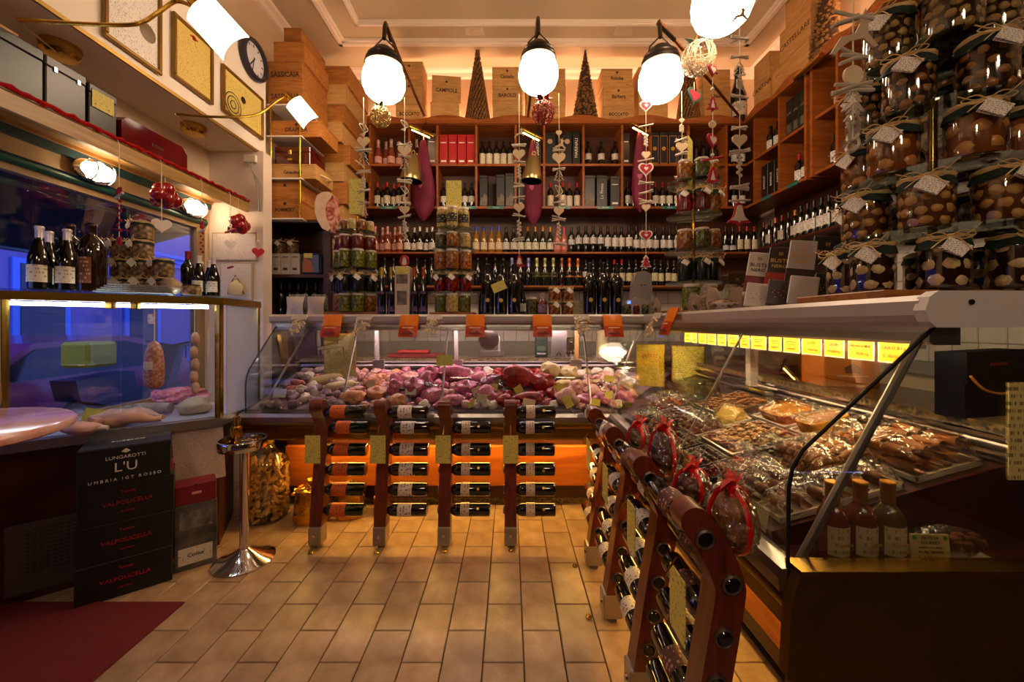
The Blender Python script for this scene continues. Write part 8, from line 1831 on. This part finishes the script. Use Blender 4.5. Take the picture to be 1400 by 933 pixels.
def garland(px, Y, py_top, py_bot, items, label):
    x = xY(px, Y); zt_ = zY(py_top, Y); t = thing('garland', label, 'garland', (x, Y, zt_))
    MB().tube([(0, 0, 0), (.003, 0, (zY(py_bot, Y) - zt_) * .5), (0, 0, zY(py_bot, Y) - zt_)], .0022, 5).build('string', STR, t)
    rng = random.Random(px)
    for kind, py, s in items:
        z = zY(py, Y) - zt_; L = (0, 0, z); s = s * Y / F
        if kind == 'sticks':
            for k in range(3 + rng.randint(0, 1)):
                a = rng.uniform(-.35, .35); w_ = s * rng.uniform(.75, 1.05); zz = rng.uniform(-.010, .010)
                MB().tube([(-w_ / 2, rng.uniform(-.008, .008), -w_ / 2 * math.sin(a) + zz), (0, rng.uniform(-.006, .006), zz + .002), (w_ / 2, rng.uniform(-.008, .008), w_ / 2 * math.sin(a) + zz)], .0052, 6).build('stick', STICK, t, L)
        elif kind == 'stick': MB().tube([(-s / 2, 0, -.01), (s / 2, 0, .012)], .006, 7).build('stick', STICK, t, L)
        elif kind == 'redstick': MB().tube([(-s / 2, 0, -.012), (s / 2, 0, .012)], .007, 7).build('stick', mat('stick_red', '#a81434', .7), t, L)
        elif kind == 'heart': MB().prism(heart_poly(s), -.006, .006).build('heart', HEARTW, t, L)
        elif kind == 'wheart': MB().prism(heart_poly(s), -.003, .003).build('heart', WHT, t, L)
        elif kind == 'rheart': MB().prism(heart_poly(s), -.005, .005).build('heart', WHT, t, L); MB().prism(heart_poly(s * .78), -.008, .008).build('heart_inset', PINKH, t, L); MB().prism(heart_poly(s * .28), -.0095, .0095).build('heart_centre', WHT, t, L)
        elif kind == 'pheart': MB().prism(heart_poly(s), -.005, .005).build('heart', PINKH, t, L, (0, 0, .5)); MB().prism(heart_poly(s * .6), -.008, .008).build('heart_inset', WHT, t, L, (0, 0, .5))
        elif kind == 'gheart': MB().prism(heart_poly(s), -.005, .005).build('heart', DGRN, t, L, (0, .2, .4)); MB().prism(heart_poly(s * .7), -.008, .008).build('heart_inset', PINKH, t, L, (0, .2, .4))
        elif kind == 'tree':
            mbt = MB(); pp = tree_poly(s); mbt.tube([(a, 0, b) for a, b in pp], .0045, 5, closed=True); mbt.build('wicker_tree', STICK, t, L)
        elif kind == 'rtree': MB().prism(tree_poly(s), -.005, .005).build('tree', PINKH, t, L); MB().prism([(0, .36 * s), (.13 * s, -.2 * s), (-.13 * s, -.2 * s)], -.008, .008).build('tree_inset', WHT, t, L)
        elif kind == 'wtree': MB().prism(tree_poly(s), -.005, .005).build('tree', WHT, t, L); MB().prism(tree_poly(s * .7), -.008, .008).build('tree_inset', PINKH, t, L)
        elif kind == 'rbell': MB().prism(bell_poly(s), -.005, .005).build('bell', PINKH, t, L); MB().prism(bell_poly(s * .74), -.008, .008).build('bell_inset', WHT, t, L)
        elif kind == 'deer': MB().prism(deer_poly(s), -.003, .003).build('reindeer', mat('ply_pale', '#c0a488', .7), t, L)
        elif kind == 'knot':
            pts = [(s * .35 * math.cos(k * 1.3) * math.sin(k * .7), s * .2 * math.sin(k * 1.9), s * .5 * math.sin(k * .9)) for k in range(14)]
            MB().tube(spline(pts, 3), .004, 5).build('twig_knot', STICK, t, L)
        elif kind == 'beads': MB().ico((0, 0, 0), .010, 2).build('bead', WHT, t, L)
        elif kind == 'braid':
            mbb = MB(); n_ = 8
            for k in range(n_): mbb.ico((.006 * (-1) ** k, 0, -s / 2 + s * k / (n_ - 1)), (.012, .008, .012), 1)
            mbb.build('braid', STICK, t, L)
        elif kind == 'disc': MB().lathe([(0, -.004), (s / 2, -.004), (s / 2, .004), (0, .004)], 20, M=Matrix.Rotation(PI / 2, 4, 'X')).build('disc', HEARTW, t, L)
    return t
YG = 2.90
garland(497, YG, 133, 296, [('knot', 178, 16), ('heart', 194, 17), ('sticks', 205, 22), ('tree', 220, 20), ('sticks', 236, 20), ('braid', 250, 12), ('sticks', 262, 18), ('sticks', 278, 16), ('tree', 290, 14)], 'driftwood garland with heart and wicker tree hanging left of the glass ball')
garland(553, YG, 133, 330, [('knot', 172, 14), ('sticks', 198, 20), ('heart', 206, 18), ('sticks', 214, 18), ('tree', 226, 16), ('sticks', 248, 20), ('knot', 262, 14), ('sticks', 278, 18), ('heart', 287, 14), ('sticks', 296, 18), ('braid', 310, 14), ('knot', 324, 10)], 'driftwood garland with hearts beside the first bell')
garland(709.5, YG, 128, 348, [('deer', 182, 12), ('sticks', 199, 20), ('heart', 211, 17), ('sticks', 221, 20), ('braid', 236, 16), ('sticks', 254, 16), ('sticks', 270, 18), ('heart', 284, 15), ('sticks', 296, 20), ('braid', 312, 18), ('sticks', 328, 16)], 'driftwood garland with hearts left of the second bell')
garland(764, YG, 128, 338, [('heart', 182, 8), ('deer', 198, 16), ('sticks', 205, 16), ('heart', 216, 18), ('sticks', 230, 20), ('tree', 242, 16), ('knot', 262, 16), ('sticks', 277, 18), ('heart', 289, 14), ('sticks', 299, 20), ('braid', 316, 18), ('sticks', 334, 20)], 'driftwood garland with hearts before the square-labelled bottles')
garland(883, YG, 138, 368, [('rheart', 145, 17), ('stick', 172, 20), ('braid', 192, 14), ('heart', 212, 12), ('stick', 219, 22), ('rheart', 231, 21), ('sticks', 252, 22), ('sticks', 262, 22), ('heart', 284, 12), ('sticks', 276, 20), ('rheart', 322, 18)], 'garland of red and white felt hearts before the last ham bag')
garland(932, YG, 125, 264, [('heart', 165, 7), ('braid', 176, 8), ('sticks', 192, 20), ('heart', 201, 16), ('sticks', 211, 20), ('tree', 226, 16), ('sticks', 244, 20), ('knot', 258, 12)], 'driftwood garland with heart and tree before the navy boxes')
YH = 2.25
garland(974, YH, 42, 262, [('pheart', 96, 18), ('beads', 122, 5), ('rtree', 144, 20), ('beads', 168, 5), ('disc', 170, 10), ('pheart', 192, 22), ('beads', 212, 5), ('redstick', 217, 30), ('beads', 222, 5), ('rtree', 242, 24)], 'pink felt garland of heart and trees hanging from the highest lamp')
garland(1011, 2.085, -58, 284, [('deer', 20, 18), ('sticks', 52, 26), ('sticks', 77, 28), ('tree', 97, 20), ('braid', 115, 10), ('sticks', 131, 26), ('wheart', 145, 12), ('sticks', 176, 24), ('heart', 192, 20), ('sticks', 207, 32), ('braid', 226, 28), ('sticks', 256, 26)], 'long driftwood garland in front of the cabinet corner')
t = garland(949, 2.6, 112, 142, [('gheart', 131, 25)], 'green and red felt heart on a short string below the wire ball')
t = thing('felt_bell', 'large red and white felt bell ornament hanging in the corner', 'ornament', (xY(1010, 2.085), 2.085, zY(293, 2.085))); s_ = 32 * 2.085 / F
MB().prism(bell_poly(s_), -.006, .006).build('bell', PINKH, t); MB().prism(bell_poly(s_ * .76), -.009, .009).build('bell_inset', WHT, t); MB().tube([(-.05, 0, .07), (.06, 0, .075)], .006, 6).build('stick', STICK, t); MB().tube([(0, 0, .06), (0, 0, zY(283, 2.085) - zY(293, 2.085) + .03)], .0022, 5).build('string', STR, t)
t = thing('felt_bell', 'red felt bell with a white tree above the truffle box', 'ornament', (xY(710, YG), YG, zY(358, YG))); s_ = 17 * YG / F
MB().prism(bell_poly(s_), -.006, .006).build('bell', PINKH, t); MB().prism(tree_poly(s_ * .6), -.009, .009).build('tree_inset', WHT, t); MB().tube([(0, 0, .04), (0, 0, zY(346, YG) - zY(358, YG) + .03)], .0022, 5).build('string', STR, t)
t = thing('felt_tree', 'red and white felt tree hanging below the red hearts', 'ornament', (xY(883, YG), YG, zY(360, YG))); s_ = 19 * YG / F
MB().prism(tree_poly(s_), -.005, .005).build('tree', WHT, t); MB().prism(tree_poly(s_ * .75), -.008, .008).build('tree_inset', PINKH, t); MB().tube([(0, 0, .05), (0, 0, zY(340, YG) - zY(360, YG))], .0022, 5).build('string', STR, t)
# little gift house hanging above the truffle carton
t = thing('red_wreath', 'small red and white wreath standing over the truffle carton', 'ornament', (xY(553, 2.84), 2.84, ZTOP + .346)); MB().tube([(.028 * math.cos(a), 0, .04 + .035 * math.sin(a)) for a in [k * PI / 10 for k in range(20)]], .008, 6, closed=True).build('wreath', PINKH, t); MB().prism([(-.02, .0), (.02, .0), (.012, .06), (0, .075), (-.012, .06)], -.004, .004).build('figure', WHT, t)
# reindeer garland before the big jar stand
garland(1166, 1.12, -1060, 200, [('sticks', 22, 60), ('deer', 46, 56), ('sticks', 78, 50), ('disc', 103, 26), ('sticks', 123, 54), ('tree', 142, 36), ('tree', 158, 28), ('knot', 178, 34), ('knot', 190, 40)], 'driftwood garland with a plywood reindeer before the tall jar stand')
# ---- balls hanging under the lamps
def wire_ball(px, py, Y, wpx, label, m, leaves=None, top=None):
    c = P(px, py, Y); r = wpx * Y / F / 2; t = thing('wire_ball', label, 'ornament', c)
    mb = MB(); rng = random.Random(px)
    for k in range(26):
        M = Matrix.Rotation(rng.random() * 6, 3, 'X') @ Matrix.Rotation(rng.random() * 6, 3, 'Y') @ Matrix.Rotation(rng.random() * 6, 3, 'Z'); h_ = rng.uniform(-.6, .6)
        mb.tube([M @ Vector((r * math.sqrt(1 - h_ * h_) * math.cos(a), r * math.sqrt(1 - h_ * h_) * math.sin(a), r * h_)) for a in [q_ * PI / 8 for q_ in range(16)]], .0032, 4, closed=True)
    for k in range(60):
        v = Vector((rng.gauss(0, 1), rng.gauss(0, 1), rng.gauss(0, 1))).normalized() * r; mb.ico(v, .006, 1)
    mb.build('wire_weave', m, t)['kind'] = 'stuff'
    if leaves:
        for k, (cl, n_) in enumerate(leaves):
            for q_ in range(n_):
                a = rng.uniform(0, 2 * PI) if k else 2 * PI * q_ / n_; L = r * rng.uniform(.7, 1.1)
                d = Vector((math.cos(a), math.sin(a), .55)); d.normalize(); e = d.cross(Vector((0, 0, 1))).normalized()
                b0 = Vector((0, 0, r * .85))
                vs = [b0, b0 + d * L * .5 + e * L * .2, b0 + d * L, b0 + d * L * .5 - e * L * .2, b0 + d * L * .5 + Vector((0, 0, .015))]
                MB().add(vs, [(0, 1, 4), (1, 2, 4), (2, 3, 4), (3, 0, 4)]).build('leaf', cl, t)
    MB().tube([(0, 0, r), (0, 0, (top or r + .1))], .002, 5).build('string', STR, t)
    return t
wire_ball(743, 154, 2.90, 31, 'red beaded wire ball topped with a red poinsettia', mat('beads_red', '#8a2820', .35, metal=.3), [(mat('leaf_red', '#a01018', .6), 6), (mat('leaf_green', '#24422c', .7), 4)], .16)
wire_ball(955, 80, 2.6, 44, 'large pale wire ball topped with orange leaves and greenery', mat('wire_pale', '#a89074', .5, metal=.3), [(mat('leaf_orange', '#c8641c', .6), 3), (mat('leaf_pine', '#2c3a2c', .8), 7)], .60)
t = wire_ball(520, 160, 2.90, 27, 'clear golden wire ball with green sprigs under the left lamp', mat('wire_gold', '#b89a60', .25, metal=.7), [(MATS['leaf_green'], 6)], .15)
# ---- red glass apples and hearts along the window ledge
APP = mat('apple_glass', '#9c0e16', .12, coat=.6, var=.3, vscale=14)
def cluster(px, py, X, pts, r, label):
    y = yX(px, X); z = zY(py, y); t = thing('apple_cluster', label, 'ornament', (X, y, z))
    for k, (a, b, c_) in enumerate(pts):
        o = MB().lathe([(0, -.90 * r), (.4 * r, -.98 * r), (.82 * r, -.62 * r), (1.0 * r, 0), (.85 * r, .6 * r), (.4 * r, .92 * r), (.1 * r, .80 * r), (0, .74 * r)], 20).build('apple', APP, t, (a * r, b * r, c_ * r)); MB().tube([(0, 0, r * .7), (0, 0, r * 1.15)], .003, 5).build('stalk', GOLDINK, o)
    MB().tube([(0, 0, r * 1.5), (0, 0, 2.262 - z)], .002, 5).build('string', STR, t)
    mb = MB(); ribbon_bow(mb, (0, -r, -1.6 * r), .05); mb.build('bow', mat('bow_maroon', '#6a0c18', .6), t)
cluster(226, 267, -2.12, [(0, -.9, .6), (0, .9, .2), (.3, 0, .9), (.4, -.1, -.6), (.3, -1.6, -.3), (-.3, .6, -.9), (.2, 1.5, -.4)], .040, 'cluster of red glass apples hanging near the mushroom jars')
cluster(326, 306, -2.10, [(0, -1.0, .3), (.2, .9, .2), (.3, 0, .9), (.4, .1, -.3), (.3, .6, -.9), (.2, 1.6, -.1), (.0, -.4, -.4)], .040, 'cluster of red glass apples hanging before the pier certificates')
def ledge_string(px, py, items, label, X=-2.085):
    y = yX(px, X); t = thing('hanging_ornament', label, 'ornament', (X, y, 2.262))
    zb = zY(py, y) - 2.262; MB().tube([(-2.098 - X, 0, 0), (0, 0, -.03), (0, 0, zb)], .002, 5).build('string', STR, t)
    for kind, yy, s in items:
        z = zY(yy, y) - 2.262; s = s * y / F; L = (0, 0, z); R = (0, 0, .75)
        if kind == 'wheart': MB().prism(heart_poly(s), -.003, .003).build('heart', WHT, t, L, R)
        if kind == 'rheart': MB().prism(heart_poly(s), -.006, .006).build('heart', PINKH, t, L, R)
        if kind == 'stick': MB().tube([(-s / 2, s / 3, .0), (s / 2, -s / 3, .004)], .007, 6).build('stick', STICK, t, L)
        if kind == 'rstick': MB().tube([(-s / 2, s / 3, .0), (s / 2, -s / 3, .004)], .008, 6).build('stick', mat('stick_red', '#a81434', .7), t, L)
        if kind == 'braid':
            mbb = MB()
            for k in range(7): mbb.ico((.006 * (-1) ** k, 0, -s / 2 + s * k / 6), (.010, .008, .011), 1)
            mbb.build('red_braid', mat('yarn_red', '#98102c', .8), t, L)
        if kind == 'bead': MB().ico((0, 0, 0), .011, 2).build('bead', WHT, t, L)
ledge_string(163, 332, [('braid', 262, 8), ('stick', 268, 30), ('braid', 295, 40), ('braid', 330, 8)], 'red yarn and driftwood string above the mushroom jars')
ledge_string(221, 318, [('wheart', 308, 22)], 'white paper heart hanging beside the mushroom jars')
ledge_string(276, 362, [('braid', 308, 8), ('stick', 316, 18), ('braid', 332, 26), ('bead', 360, 4)], 'red yarn string hanging over the slim dark bottle')
ledge_string(315, 372, [('bead', 308, 5), ('rstick', 316, 26), ('wheart', 334, 14), ('rstick', 366, 12)], 'white felt star and red stick string over the certificates')
ledge_string(353, 352, [('bead', 330, 6), ('rheart', 345, 15)], 'bright red felt heart beside the dark cupboard', -1.995)
